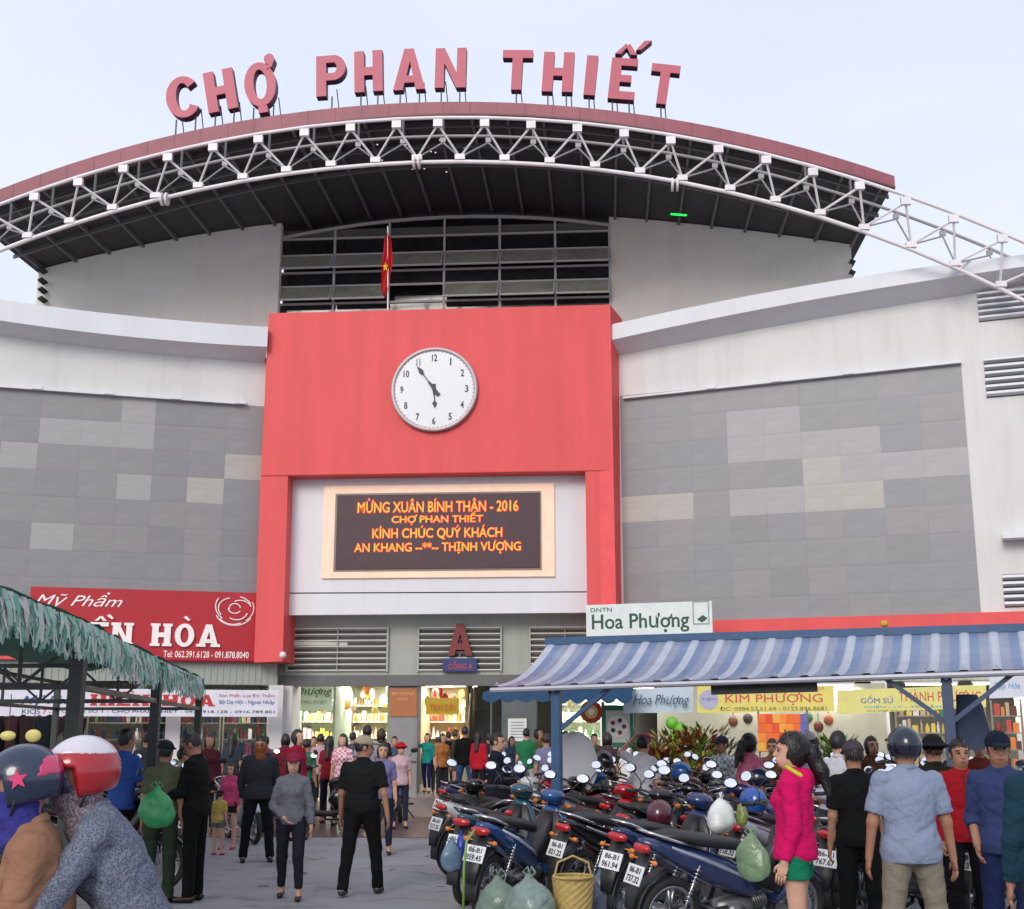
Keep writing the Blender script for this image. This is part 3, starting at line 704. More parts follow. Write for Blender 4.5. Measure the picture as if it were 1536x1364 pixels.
# (glyph, photo x0, x1, foot y, head y, tilt, marks)
SIGN = [('C', 250, 299, 182, 122, 11, ''), ('H', 309, 356, 172, 111, 11, ''), ('O', 367, 417, 165, 101, 8, 'horn dot'),
        ('P', 476, 520, 150, 90, 2, ''), ('H', 533, 575, 144, 83, 2, ''), ('A', 591, 639, 141, 80, 1, ''), ('N', 654, 700, 138, 79, -1, ''),
        ('T', 754, 799, 141, 82, -3, ''), ('H', 815, 861, 144, 85, -4, ''), ('I', 878, 896, 149, 90, -6, ''), ('E', 914, 956, 155, 94, -7, 'hat acute'), ('T', 973, 1019, 162, 103, -9, '')]
sg = thing('rooftop_sign', 'big pink-red letters reading CHỢ PHAN THIẾT standing along the roof edge', 'sign', tuple(LP.pt(*LP.hit(650, 160))))
for g, x0, x1, yf, yh, tilt, mk in SIGN:
    cx = (x0 + x1) / 2; base = LP.hit(cx, yf); top = LP.hit(cx, yh); Hh = (top[1] - base[1])
    wpx = LP.hit(x1, yf)[0] - LP.hit(x0, yf)[0]
    polys = GL[g]; gw = max(p[0] for q in polys for p in q); kx = wpx / gw * (.94 if abs(tilt) > 5 else 1)
    polys = list(polys)
    if 'horn' in mk: polys += band(.66, 1.05, .13, .13, 0, 360, .129, .129, 10) + [((.58, .82), (.70, .86), (.77, 1.0), (.66, 1.02))]
    if 'dot' in mk: polys += rc(.28, -.17, .50, -.02)
    if 'hat' in mk: polys += [((.06, 1.10), (.20, 1.10), (.36, 1.30), (.30, 1.36)), ((.44, 1.10), (.60, 1.10), (.40, 1.36), (.30, 1.30))]
    if 'acute' in mk: polys += [((.56, 1.22), (.68, 1.24), (.92, 1.48), (.74, 1.46))]
    m = MB(); ms = MB(); ct, st = math.cos(R(tilt)), math.sin(R(tilt))
    for j, q in enumerate(polys):
        P = []
        for x, y in q:
            X = (x - gw / 2) * kx; Y = y * Hh * 1.0
            P.append((base[0] + X * ct - Y * st * .0 - (Y - Hh / 2) * st, base[1] + Y * ct * 1.0 + X * st))
        area = sum(P[i][0] * P[(i + 1) % 4][1] - P[(i + 1) % 4][0] * P[i][1] for i in range(4))
        if area < 0: P = P[::-1]
        e = .0006 * j
        m.pp(LP, P, .19 + e, .23 + e); ms.pp(LP, [(a_ * 1, b__) for a_, b__ in P], -.02 - e, .188 + e)
    lo = m.build('letter', let_m, sg, label=None)
    ms.build('letter_return', let_side, lo)
    for dx in (-.3, .3):
        X = dx * wpx * (.0 if g in 'ITP' else 1); s = base[0] + X * ct + Hh / 2 * st; z0 = base[1] + X * st
        sr = (LP.pt(s, 0) - RF.o).dot(RF.d)
        MB().cyl(LP.pt(s, z0 + .05, .08), LP.pt(s, float(zt(sr)) - .05, .08), .022, n=6).build('post', dark_g, lo)
        MB().cyl(LP.pt(s + .1, z0 + .3, .0), LP.pt(s + .16, float(zt(sr)) - .05, -.25), .016, n=6).build('stay', dark_g, lo)
        if g in 'ITP': break

# ------------------------------------------------------------------ clock
ck = PF.hit(652, 585.5); RR = PF.hit(716.5, 585)[0] - ck[0]
clock = thing('wall_clock', 'large round white clock with black numerals on the red entrance block', 'clock', tuple(PF.pt(*ck, .02)))
c0 = PF.pt(*ck, 0)
MB().cyl(PF.pt(*ck, .0), PF.pt(*ck, .10), RR * .93, RR * .93, 48).build('clock_face', mat('clock_face_white', (.66, .68, .71), .3, var=.02), clock)
MB().torus(PF.pt(*ck, .10), PF.n, RR * .965, .055, 56, 8).build('rim', mat('clock_rim', (.50, .42, .42), .35, .2), clock, smooth=True)
ckm = flat('2a2a30', .5)
for hnum in range(1, 13):
    a = R(90 - 30 * hnum); x = ck[0] + RR * .755 * math.cos(a); z = ck[1] + RR * .755 * math.sin(a); w = {1: .035, 10: .15, 11: .10, 12: .14}.get(hnum, .085); hh = .095
    write_sz(str(hnum), PF, x - w / 2 - (.0), z - hh, x + w / 2, z + hh, .10, ckm, clock, .015, thick=.012, name='numeral')
tk = MB()
for k in range(60):
    a = R(6 * k); r0, r1 = RR * .895, RR * .925
    tk.bar(PF.pt(ck[0] + r0 * math.cos(a), ck[1] + r0 * math.sin(a), .104), PF.pt(ck[0] + r1 * math.cos(a), ck[1] + r1 * math.sin(a), .104), .012, .006, up=PF.n)
tk.build('minute_ring', ckm, clock, kind='stuff')
def hand(name, ang, L_, w, off, tail=.12):
    a = R(90 - ang); d = (math.cos(a), math.sin(a)); n_ = (-d[1], d[0]); f = lambda r, o: (ck[0] + d[0] * r + n_[0] * o, ck[1] + d[1] * r + n_[1] * o)
    m = MB(); m.pp(PF, [f(-tail, -w * .5), f(L_ * .3, -w * .3), f(L_ * .3, w * .3), f(-tail, w * .5)][::1], off, off + .01)
    m.pp(PF, [f(L_ * .3, -.012), f(L_ * .62, -.012), f(L_ * .62, .012), f(L_ * .3, .012)], off, off + .01)
    m.pp(PF, [f(L_ * .62, -w * .2), f(L_ * .74, -w * .62), f(L_, 0), f(L_ * .74, w * .62), f(L_ * .62, w * .2)], off, off + .01)
    m.build(name, ckm, clock)
hand('minute_hand', -36, RR * .70, .10, .13, .22); hand('hour_hand', 177, RR * .46, .10, .118, .14)
MB().cyl(PF.pt(*ck, .11), PF.pt(*ck, .155), .055, n=12).build('hub', ckm, clock)

# ------------------------------------------------------------------ LED board
BP = Plane(*(PF.o + PF.n * -.55).xy, -4.2)
def rectpx(pl, x0, y0, x1, y1, off, off1, mb=None):
    mb = mb or MB(); h = pl.hits([(x0, y1), (x1, y1), (x1, y0), (x0, y0)], off); 
    s0 = (h[0][0] + h[3][0]) / 2; s1 = (h[1][0] + h[2][0]) / 2; z0 = (h[0][1] + h[1][1]) / 2; z1 = (h[2][1] + h[3][1]) / 2
    return mb.pp(pl, [(s0, z0), (s1, z0), (s1, z1), (s0, z1)], off, off1)
led = thing('message_board', 'lit dark message board with orange letters in a cream frame under the clock', 'display board', tuple(BP.pt(*BP.hit(658, 868), .02)))
rectpx(BP, 485, 728, 832, 867, .004, .07).build('frame', flat('f0ceb4', .5, .12), led, bevel=.01)
rectpx(BP, 502, 739, 812, 856, .07, .10).build('bezel', flat('8a7a70', .5), led)
rectpx(BP, 505, 741.5, 809.5, 853, .102, .13).build('screen', mat('screen_dark', (.05, .016, .026), .5, emit=0, var=.1, scale=8), led)
glow = flat('ff6a1e', .5, 2.2)
glow = mat('led_orange', (1.0, .22, .012), .5, emit=1.5, var=.05); halo = mat('led_red', (.9, .02, .01), .5, emit=.8)
for txt, x0, y0, x1, y1 in (('MỪNG XUÂN BÍNH THÂN - 2016', 537, 747, 777, 768), ('CHỢ PHAN THIẾT', 588, 768, 724, 787), ('KÍNH CHÚC QUÝ KHÁCH', 559, 789, 753, 809), ('AN KHANG --**-- THỊNH VƯỢNG', 532, 812, 781, 831)):
    write(txt, BP, (x0 - 1, y0 - 1, x1 + 1, y1 + 1), .131, halo, led, .02, thick=.006, name='lettering_glow')
    write(txt, BP, (x0, y0, x1, y1), .139, glow, led, 0, thick=.008)

# letter A and blue sign
A = thing('entrance_letter', 'dark red letter A over the entrance louvres', 'sign', tuple(OW.pt(*OW.hit(690, 986), .1)))
m = MB(); h0 = OW.hit(672, 984, .15); h1 = OW.hit(709, 984, .15); zt2 = OW.hit(690, 936, .15)[1]; w = h1[0] - h0[0]; hh = zt2 - h0[1]
for j, q in enumerate([((0, 0), (.27, 0), (.60, 1), (.36, 1)), ((.73, 0), (1, 0), (.64, 1), (.40, 1)), ((.22, .18), (.78, .18), (.70, .38), (.30, .38))]):
    m.pp(OW, [(h0[0] + x * w, h0[1] + y * hh) for x, y in q], .12, .24 + .001 * j)
m.build('letter', mat('letter_dark_red', (.17, .01, .013), .45), A)
bl = thing('blue_lamp_sign', 'small blue box sign with red writing below the letter A', 'sign', tuple(OW.pt(*OW.hit(690, 1008), .1)))
rectpx(OW, 665, 988, 716, 1008, .06, .2).build('box', flat('1c2f66', .4), bl, bevel=.008)
write('CỔNG A', OW, (672, 991, 709, 1004), .2, flat('b03050', .5), bl, .02, thick=.006)

# flag on a pole
fp = PF.hit(579, 462, -.4)
fl = thing('flag', 'red flag with yellow star hanging limp on a pole above the entrance', 'flag', tuple(PF.pt(*fp, -.4)))
zz = PF.hit(576, 340, -.4)[1]; z4 = PF.hit(576, 350, -.4)[1]; z5 = PF.hit(576, 447, -.4)[1]
MB().cyl(PF.pt(fp[0] + .06, fp[1] - .3, -.4), PF.pt(fp[0], zz, -.4), .022, n=8).build('pole', steel_w, fl)
m = MB(); n = 16
prof = []
for k in range(n + 1):
    t = k / n; z = z4 + (z5 - z4) * t; wv = .03 + .16 * math.sin(math.pi * min(1, t * 1.02)) ** .6 + .015 * math.sin(t * 17)
    row = []
    for j in range(9):
        u = j / 8; row.append(PF.pt(fp[0] - .02 + (u - .45) * wv * 1.5 + .03 * math.sin(t * 5), z, -.4 + .06 * math.sin(u * 12 + t * 3)))
    prof.append(row)
for k in range(n):
    for j in range(8): m.quad(prof[k][j], prof[k + 1][j], prof[k + 1][j + 1], prof[k][j + 1])
m.build('cloth', mat('flag_red', (.55, .01, .012), .7), fl, smooth=True)
c = PF.hit(578, 400, -.3); pts = [(c[0] + .13 * (1 if i % 2 == 0 else .42) * math.sin(math.pi * i / 5) * .7, c[1] + .15 * (1 if i % 2 == 0 else .42) * math.cos(math.pi * i / 5)) for i in range(10)]
m = MB()
for i in range(10): m.quad(PF.pt(*c, -.315), PF.pt(*pts[i], -.32), PF.pt(*pts[(i + 1) % 10], -.32))
m.build('star', mat('flag_yellow', (.85, .45, .02), .7), fl)

def glyph_word(word, pl, box, off, m, parent, name='letter', thick=.03, serif=.05, gap=.16):
    """slab letters from the strokes above, fitted in a photo box"""
    x0, y0, x1, y1 = box; s0 = pl.hit(x0, (y0 + y1) / 2, off)[0]; s1 = pl.hit(x1, (y0 + y1) / 2, off)[0]
    za, zb = pl.hit((x0 + x1) / 2, y1, off)[1], pl.hit((x0 + x1) / 2, y0, off)[1]
    base = {'Ề': ('E', 'hat grave'), 'Ò': ('O', 'grave'), 'Ỳ': ('Y', '')}
    W = []; tot = 0
    for ch in word:
        g, mk = base.get(ch, (ch, '')); w = .45 if ch == ' ' else max(p[0] for q in GL[g] for p in q); W.append((g, mk, w)); tot += w + gap
    k = (s1 - s0) / (tot - gap); h = zb - za; x = s0
    for g, mk, w in W:
        if g != ' ':
            P = list(GL[g])
            if serif and g in 'HIEN':
                for xx in ([0, w - .25] if g in 'HN' else [0]):
                    for yy in (0, 1 - .12): P += rc(xx - .06, yy, xx + .31, yy + .12)
            if serif and g == 'A': P += rc(-.07, 0, .30, .12) + rc(.50, 0, .87, .12)
            if 'hat' in mk: P += [((.10, 1.06), (.22, 1.06), (.36, 1.22), (.30, 1.28)), ((.42, 1.06), (.56, 1.06), (.38, 1.28), (.30, 1.22))]
            if 'grave' in mk: a_ = .52 if 'hat' in mk else .28; P += [((a_ + .02, 1.30), (a_ + .22, 1.14), (a_ + .30, 1.18), (a_ + .14, 1.36))]
            mb = MB()
            for j, q in enumerate(P):
                Q = [(x + px_ * k, za + py_ * h) for px_, py_ in q]
                if sum(Q[i][0] * Q[(i + 1) % 4][1] - Q[(i + 1) % 4][0] * Q[i][1] for i in range(4)) < 0: Q = Q[::-1]
                mb.pp(pl, Q, off, off + thick + .0004 * j)
            mb.build(name, m, parent)
        x += (w + gap) * k
# security camera by the left pier
p = PF.hit(430, 984, -.3); t = thing('security_camera', 'small white dome camera on the left pier of the entrance', 'camera', tuple(PF.pt(*p, -.3)))
MB().ell(PF.pt(p[0], p[1], .1), (.09, .09, .09), n=12, m=8, z0=-.95).build('dome', steel_w, t, smooth=True); MB().bar(PF.pt(p[0] - .1, p[1] + .08, -.2), PF.pt(p[0], p[1] + .08, .1), .04, .04).build('arm', black_m, t)
# ------------------------------------------------------------------ figures: smooth bodies grown from joints
def V(*a): return np.array(a, float)
def rotm(yaw=0, pitch=0, roll=0):
    """yaw about z, pitch leans forward (towards -y), roll to the side"""
    return np.array((Matrix.Rotation(R(yaw), 3, 'Z') @ Matrix.Rotation(R(pitch), 3, 'X') @ Matrix.Rotation(R(roll), 3, 'Y')))
def unit(v): v = np.array(v, float); return v / np.linalg.norm(v)
class Field:
    def __init__(s, h): s.h = h; s.p = []; s.cuts = []
    def cap(s, a, b, ra, rb=None, k=.02, flat=False): s.p.append(('c', np.array(a, float), np.array(b, float), ra, ra if rb is None else rb, k, flat)); return s
    def ell(s, c, r, M=None, k=.02): s.p.append(('e', np.array(c, float), np.array(r, float), np.eye(3) if M is None else M, k)); return s
    def cut(s, f): s.cuts.append(f); return s
    def plane(s, p, n):
        """removes what lies on the side n points to"""
        p = np.array(p, float); n = unit(n); s.cuts.append(lambda X, Y, Z: (X - p[0]) * n[0] + (Y - p[1]) * n[1] + (Z - p[2]) * n[2]); return s
    def mesh(s, folds=0.0, seed=0, fs=1.0):
        lo = np.full(3, 9e9); hi = -lo
        for q in s.p:
            if q[0] == 'c':
                r = max(q[3], q[4]); lo = np.minimum(lo, np.minimum(q[1], q[2]) - r); hi = np.maximum(hi, np.maximum(q[1], q[2]) + r)
            else:
                r = np.abs(q[3]) @ q[2]; lo = np.minimum(lo, q[1] - r); hi = np.maximum(hi, q[1] + r)
        h = s.h; m = h * 2.5 + .01; lo -= m; hi += m
        n = np.ceil((hi - lo) / h).astype(int) + 1
        ax = [lo[i] + h * np.arange(n[i]) for i in range(3)]
        D = np.full(n, 1.0, np.float32)
        for q in s.p:
            if q[0] == 'c': r = max(q[3], q[4]); a = np.minimum(q[1], q[2]) - r; b = np.maximum(q[1], q[2]) + r
            else: r = np.abs(q[3]) @ q[2]; a = q[1] - r; b = q[1] + r
            a = a - m - .03; b = b + m + .03
            i0 = np.clip(((a - lo) / h).astype(int), 0, n - 1); i1 = np.clip(((b - lo) / h).astype(int) + 2, 1, n)
            X = ax[0][i0[0]:i1[0], None, None]; Y = ax[1][None, i0[1]:i1[1], None]; Z = ax[2][None, None, i0[2]:i1[2]]
            if q[0] == 'c':
                d = q[2] - q[1]; L2 = max(d @ d, 1e-9)
                t = np.clip(((X - q[1][0]) * d[0] + (Y - q[1][1]) * d[1] + (Z - q[1][2]) * d[2]) / L2, 0, 1)
                v = np.sqrt((X - q[1][0] - t * d[0]) ** 2 + (Y - q[1][1] - t * d[1]) ** 2 + (Z - q[1][2] - t * d[2]) ** 2) - (q[3] + (q[4] - q[3]) * t)
                k = q[5]
                if q[6]:
                    dl = math.sqrt(L2); v = np.maximum(v, ((X - q[2][0]) * d[0] + (Y - q[2][1]) * d[1] + (Z - q[2][2]) * d[2]) / dl)
            else:
                M = q[3]; x, y, z = X - q[1][0], Y - q[1][1], Z - q[1][2]
                u = [M[0, i] * x + M[1, i] * y + M[2, i] * z for i in range(3)]
                k0 = np.sqrt((u[0] / q[2][0]) ** 2 + (u[1] / q[2][1]) ** 2 + (u[2] / q[2][2]) ** 2)
                k1 = np.sqrt((u[0] / q[2][0] ** 2) ** 2 + (u[1] / q[2][1] ** 2) ** 2 + (u[2] / q[2][2] ** 2) ** 2) + 1e-6
                v = k0 * (k0 - 1) / k1; k = q[4]
            S = (slice(i0[0], i1[0]), slice(i0[1], i1[1]), slice(i0[2], i1[2]))
            cur = D[S]; hh = np.clip(.5 + .5 * (v - cur) / k, 0, 1)
            D[S] = v * (1 - hh) + cur * hh - k * hh * (1 - hh)
        X = ax[0][:, None, None]; Y = ax[1][None, :, None]; Z = ax[2][None, None, :]
        if folds:
            p = seed * 1.7; f = fs
            if folds > .0032: D = D + folds * 1.5 * ((1 - np.abs(np.sin(X * 9 * f + Z * 15 * f + p + 1.3 * np.sin(Y * 11 + Z * 6 + p)))) ** 3 + (1 - np.abs(np.sin(X * -13 * f + Z * 11 * f + p * 1.7 + np.sin(X * 9 + p)))) ** 3) - folds * 1.0
            D = D + folds * .55 * (np.sin(X * 17 * f + Z * 31 * f + p + 2 * np.sin(Y * 19 * f + p)) * np.sin(Z * 23 * f - X * 12 * f + p * 2) + .6 * np.sin(Z * 52 * f + X * 21 * f + Y * 33 * f + p) )
        for c in s.cuts: D = np.maximum(D, c(X, Y, Z))
        return snet(D, lo, h)
def snet(F, lo, h):
    s = F < 0; n = np.array(F.shape)
    cnt = sum(s[i:n[0] - 1 + i, j:n[1] - 1 + j, k:n[2] - 1 + k].astype(np.int8) for i in (0, 1) for j in (0, 1) for k in (0, 1))
    act = (cnt > 0) & (cnt < 8); ids = np.argwhere(act)
    idx = np.full(act.shape, -1, np.int64); idx[act] = np.arange(len(ids))
    cor = [(i, j, k) for i in (0, 1) for j in (0, 1) for k in (0, 1)]
    val = {c: F[ids[:, 0] + c[0], ids[:, 1] + c[1], ids[:, 2] + c[2]] for c in cor}
    acc = np.zeros((len(ids), 3)); w = np.zeros(len(ids))
    for a in cor:
        for ax in range(3):
            if a[ax] == 0:
                b = list(a); b[ax] = 1; b = tuple(b); va, vb = val[a], val[b]; cr = (va < 0) != (vb < 0)
                t = np.where(cr, va / np.where(cr, va - vb, 1), 0)
                p = np.array(a, float)[None, :].repeat(len(ids), 0); p[:, ax] = t
                acc += p * cr[:, None]; w += cr
    verts = lo + h * (ids + acc / np.maximum(w, 1)[:, None])
    faces = []
    for ax in range(3):
        o1, o2 = [(1, 2), (2, 0), (0, 1)][ax]
        sl0 = [slice(None)] * 3; sl1 = [slice(None)] * 3; sl0[ax] = slice(0, -1); sl1[ax] = slice(1, None)
        A, Bb = s[tuple(sl0)], s[tuple(sl1)]; e = np.argwhere(A != Bb)
        e = e[(e[:, o1] > 0) & (e[:, o2] > 0) & (e[:, o1] < n[o1] - 1) & (e[:, o2] < n[o2] - 1)]
        if not len(e): continue
        def g(d1, d2):
            q = e.copy(); q[:, o1] += d1; q[:, o2] += d2; return idx[q[:, 0], q[:, 1], q[:, 2]]
        Q = np.stack([g(-1, -1), g(0, -1), g(0, 0), g(-1, 0)], 1)
        fl = ~A[e[:, 0], e[:, 1], e[:, 2]]; Q[fl] = Q[fl][:, ::-1]
        faces.append(Q)
    Q = np.concatenate(faces) if faces else np.zeros((0, 4), int)
    Q = Q[(Q >= 0).all(1)]
    return verts, Q
def np_mesh(name, v, q, extra=None):
    me = bpy.data.meshes.new(name); f = q.tolist(); vv = v.tolist()
    if extra:
        i = len(vv); vv += extra.v; f += [tuple(k + i for k in g) for g in extra.f]
    me.from_pydata(vv, [], f); me.update(); return me

SKIN = {k: mat('skin_' + k, c, .55, var=.08, scale=12, spec=.35) for k, c in
        dict(a=(.42, .22, .145), b=(.33, .165, .105), c=(.52, .30, .21), d=(.24, .115, .07)).items()}
HAIR = mat('hair_black', (.012, .010, .010), .45, var=.4, scale=30, bump=.3, bscale=60, stretch=None)
HAIRG = mat('hair_brown', (.035, .018, .012), .5, var=.4, scale=30)
EYE = mat('eye_dark', (.012, .01, .01), .2); EYEW = mat('eye_white', (.6, .57, .54), .3)
LIP = mat('lip', (.32, .08, .07), .5)
seedc = [0]
def figure(root, h=1.62, lod=1, sex='m', skin='a', arms=None, legs=None, lean=0, twist=0, head=(0, 0), top=('shirt', '808080'), bot=('trousers', '202020'),
           shoes='151515', hair='short', hat=None, collar=True, build=1.0, mask=None, hem=None, sleeve=None, toppat=None, botpat=None, eyes=True, undershirt=None, fist=False):
    """root: Empty at the feet, facing local -y. Body is one mesh; clothes, hair and headgear are its neighbours under the root."""
    seedc[0] += 1; sd_ = seedc[0]
    g = (.0095, .013, .021)[lod]; S = h / 1.65; g = g / S
    bw = build * (1.0 if sex == 'm' else .92)
    arms = arms or {}
    aL = arms.get('L', ((.16, .02, -1), (.10, -.18, -1))); aR = arms.get('R', ((-.16, .02, -1), (-.10, -.18, -1)))
    legs = legs or (((.05, 0, -1), (.02, .02, -1)), ((-.05, 0, -1), (-.02, .02, -1)))
    UA, FA, TH_, SH = .275, .235, .40, .39
    P0 = V(0, 0, 0); hips = [P0 + V(.088, 0, -.04), P0 + V(-.088, 0, -.04)]
    J = []
    for hp, (t, sdir) in zip(hips, legs):
        kn = hp + unit(t) * TH_; an = kn + unit(sdir) * SH; J.append((hp, kn, an))
    dz = .078 - min(j[2][2] for j in J)
    P0 = P0 + V(0, 0, dz); J = [tuple(q + V(0, 0, dz) for q in j) for j in J]
    Tm = rotm(twist, lean)
    T = lambda x, y, z: P0 + Tm @ V(x, y, z)
    HM = rotm(twist * .6 + head[0], lean * .5 + head[1])
    nb = T(0, .005, .47); HC = nb + Tm @ V(0, -.012, .07) + HM @ V(0, -.004, .067)
    HK = 1.0; HL = lambda x, y, z: HC + HM @ V(x, y, z)
    sw = .150 * bw
    Aj = []
    for sgn, (u, f) in ((1, aL), (-1, aR)):
        shd = T(sgn * sw, .005, .398); el = shd + Tm @ unit(u) * UA; wr = el + Tm @ unit(f) * FA; Aj.append((shd, el, wr, Tm @ unit(f), sgn))
    sk = SKIN[skin]
    # ---- body
    B = Field(g)
    B.ell(T(0, .0, .0), (.150 * bw, .108 * bw, .115), Tm, .05).ell(T(0, 0, .15), (.130 * bw, .095 * bw, .15), Tm, .05)
    B.ell(T(0, 0, .30), (.152 * bw, .105 * bw, .16), Tm, .05).cap(T(-.10 * bw, 0, .395), T(.10 * bw, 0, .395), .05, k=.05).cap(T(-.05, 0.01, .42), T(.05, 0.01, .42), .045, k=.04)
    if sex == 'f': B.ell(T(.06, -.085, .29), (.05, .045, .05), Tm, .03).ell(T(-.06, -.085, .29), (.05, .045, .05), Tm, .03)
    B.cap(T(0, .005, .42), HL(0, .012, -.055), .054 if sex == 'm' else .046, k=.03)
    B.ell(HL(0, .008, .012), (.074, .092, .104), HM, .02).ell(HL(0, -.030, -.062), (.052, .058, .055), HM, .035)
    if lod < 2:
        B.cap(HL(0, -.088, .006), HL(0, -.104, -.026), .009, .0145, k=.012)
        B.ell(HL(.076, .012, -.012), (.011, .02, .03), HM, .008).ell(HL(-.076, .012, -.012), (.011, .02, .03), HM, .008)
        B.ell(HL(0, -.086, -.060), (.026, .012, .014), HM, .012)
        B.cap(HL(-.045, -.078, .030), HL(.045, -.078, .030), .012, k=.015)
    ex = MB()
    for shd, el, wr, fd, sgn in Aj:
        B.cap(shd, el, .047 * bw, .037, k=.03).cap(el, wr, .036, .025, k=.02)
        pc = wr + fd * .045
        up_ = np.cross(fd, Tm @ V(0, 1, 0)); up_ = unit(up_) if np.linalg.norm(up_) > .1 else V(0, 0, 1)
        side = unit(np.cross(up_, fd)); fwd = side * (1 if side @ (Tm @ V(0, -1, 0)) > 0 else -1); nrm = unit(np.cross(fd, fwd))
        nin = nrm * (1 if nrm @ (Tm @ V(-sgn, 0, 0)) > 0 else -1)
        PM = np.stack([nin, fwd, fd], 1); B.ell(pc, (.016, .038, .05), PM, .015)
        if lod < 2:
            cu = .75 if fist else .28
            for i, (o, L_) in enumerate(((.027, .070), (.009, .078), (-.009, .073), (-.026, .058))):
                a = wr + fd * .075 + fwd * o; b_ = a + (fd * math.cos(cu) + nin * math.sin(cu)) * L_ * .5; c = b_ + (fd * math.cos(cu * 2.4) + nin * math.sin(cu * 2.4)) * L_ * .5
                ex.tube([a, b_, c], .0088, 6, [.0098, .0088, .0068])
            a = wr + fd * .022 + fwd * .026; b_ = a + unit(fd * .7 + fwd * .6 + nin * .25) * .035; c = b_ + unit(fd + fwd * .1 + nin * .3) * .03
            ex.tube([a, b_, c], .0095, 6, [.012, .0105, .008])
    feet = []
    for hp, kn, an in J:
        B.cap(hp, kn, .082 * bw, .053, k=.04).cap(kn, an, .052, .036, k=.03)
        d = unit((kn - hp) * V(1, 1, 0) * .3 + V((hp[0]) * .35, -1, 0)); toe = an + d * .125; toe[2] = max(an[2] - .045, an[2] * .0 + an[2] - .045); feet.append((an, toe, d))
        B.cap(an + V(0, 0, -.03) - d * .03, toe, .032, .026, k=.03)
    v, q = B.mesh(); body = link('body', np_mesh('body', v * S, q, scale_mb(ex, S)), sk, root, True)
    # ---- top
    kind, col = top; tm = cloth(col, toppat); hemz = hem if hem is not None else -.10
    G = Field(g); gi = .011 if kind in ('shirt', 'tee') else .015
    G.ell(T(0, 0, .16), (.138 * bw + gi, .103 * bw + gi, .17), Tm, .05).ell(T(0, 0, .29), (.152 * bw + gi, .108 * bw + gi, .165), Tm, .05)
    G.cap(T(-.10 * bw, 0, .392), T(.10 * bw, 0, .392), .054 + gi, k=.05).cap(T(-.045, .01, .42), T(.045, .01, .42), .045 + gi * .9, k=.04)
    G.ell(T(0, .0, .0), (.155 * bw + gi, .115 * bw + gi, .16), Tm, .05)
    if hemz < -.08: G.ell(T(0, .0, -.07), (.158 * bw + gi, .12 * bw + gi, .16), Tm, .05)
    if sex == 'f': G.ell(T(.06, -.088, .29), (.055, .05, .055), Tm, .04).ell(T(-.06, -.088, .29), (.055, .05, .055), Tm, .04)
    G.plane(T(0, 0, hemz), Tm @ V(0, 0, -1))
    sl = sleeve or ('short' if kind in ('shirt', 'tee') else 'long')
    for shd, el, wr, fd, sgn in Aj:
        r = .047 * bw + gi
        if sl == 'short': G.cap(shd, shd + (el - shd) * .78, r, r * 1.0, k=.02, flat=True)
        elif sl == 'half': G.cap(shd, el, r, r * .86, k=.03).cap(el, el + (wr - el) * .3, r * .86, r * .8, k=.02, flat=True)
        else: G.cap(shd, el, r, r * .82, k=.03).cap(el, el + (wr - el) * .93, r * .82, r * .66, k=.02, flat=True)
    if kind == 'hoodie':
        G.ell(T(0, .085, .42), (.105, .06, .085), Tm, .04).cap(T(-.06, .0, .45), T(.06, .0, .45), .05, k=.03)
    if kind == 'jacket' or collar: G.cap(T(-.02, .006, .445), T(.02, .006, .445), .064, k=.02)
    v, q = G.mesh(.0036 if lod < 2 else .003, sd_, 1.35); t_o = link({'tee': 't_shirt'}.get(kind, kind), np_mesh(kind, v * S, q), tm, root, True)
    v_top = v
    if collar and lod < 2 and kind != 'hoodie':
        link('collar', scale_mb(MB().torus(T(0, .002, .475), Tm @ V(0, -.25, 1), .058, .014, 20, 6, 1.5), S).mesh('collar'), tm, t_o, True)
    if kind == 'jacket' and lod < 2 and not undershirt:
        zp = []
        for i in range(9):
            zl = hemz + .03 + (.42 - hemz) * i / 8; c = T(0, 0, zl); best = None
            dd = v - c; al = np.abs(dd @ (Tm @ V(1, 0, 0))) < .02; bl = np.abs(dd @ (Tm @ V(0, 0, 1))) < .02
            fr = -(dd @ (Tm @ V(0, 1, 0))); k_ = al & bl & (fr > 0)
            if k_.any(): zp.append(c + Tm @ V(0, -(fr[k_].max() + .002), 0))
        if len(zp) > 3: link('zip', scale_mb(MB().tube(zp, .006, 5), S).mesh('zip'), black_m, t_o)
    if undershirt:
        U = Field(g).ell(T(0, 0, .0), (.152 * bw + .012, .112 * bw + .012, .17), Tm, .03); U.plane(T(0, 0, hemz - .05), Tm @ V(0, 0, -1)); U.plane(T(0, 0, .05), Tm @ V(0, 0, 1))
        v, q = U.mesh(.003, sd_); link('undershirt', np_mesh('undershirt', v * S, q), cloth(undershirt), root, True)
    # ---- trousers
    kind, col = bot; bm_ = cloth(col, botpat); G = Field(g)
    G.ell(T(0, .0, -.005), (.152 * bw + .012, .112 * bw + .012, .125), Tm, .05)
    for hp, kn, an in J:
        if kind == 'shorts':
            G.cap(hp, hp + (kn - hp) * .42, .094 * bw, .098, k=.03, flat=True)
        else:
            lo_ = .045 if kind == 'slim' else .056
            G.cap(hp, kn, .092 * bw, .064 if kind != 'slim' else .06, k=.03).cap(kn, an + unit(an - kn) * (-.05 if kind == 'slim' else .02), .064 if kind != 'slim' else .058, lo_, k=.03, flat=True)
    G.plane(T(0, 0, .08), Tm @ V(0, 0, 1))
    v, q = G.mesh(.0035 if lod < 2 else .002, sd_ + 5, .8); link({'slim': 'trousers'}.get(kind, kind), np_mesh(kind, v * S, q), bm_, root, True)
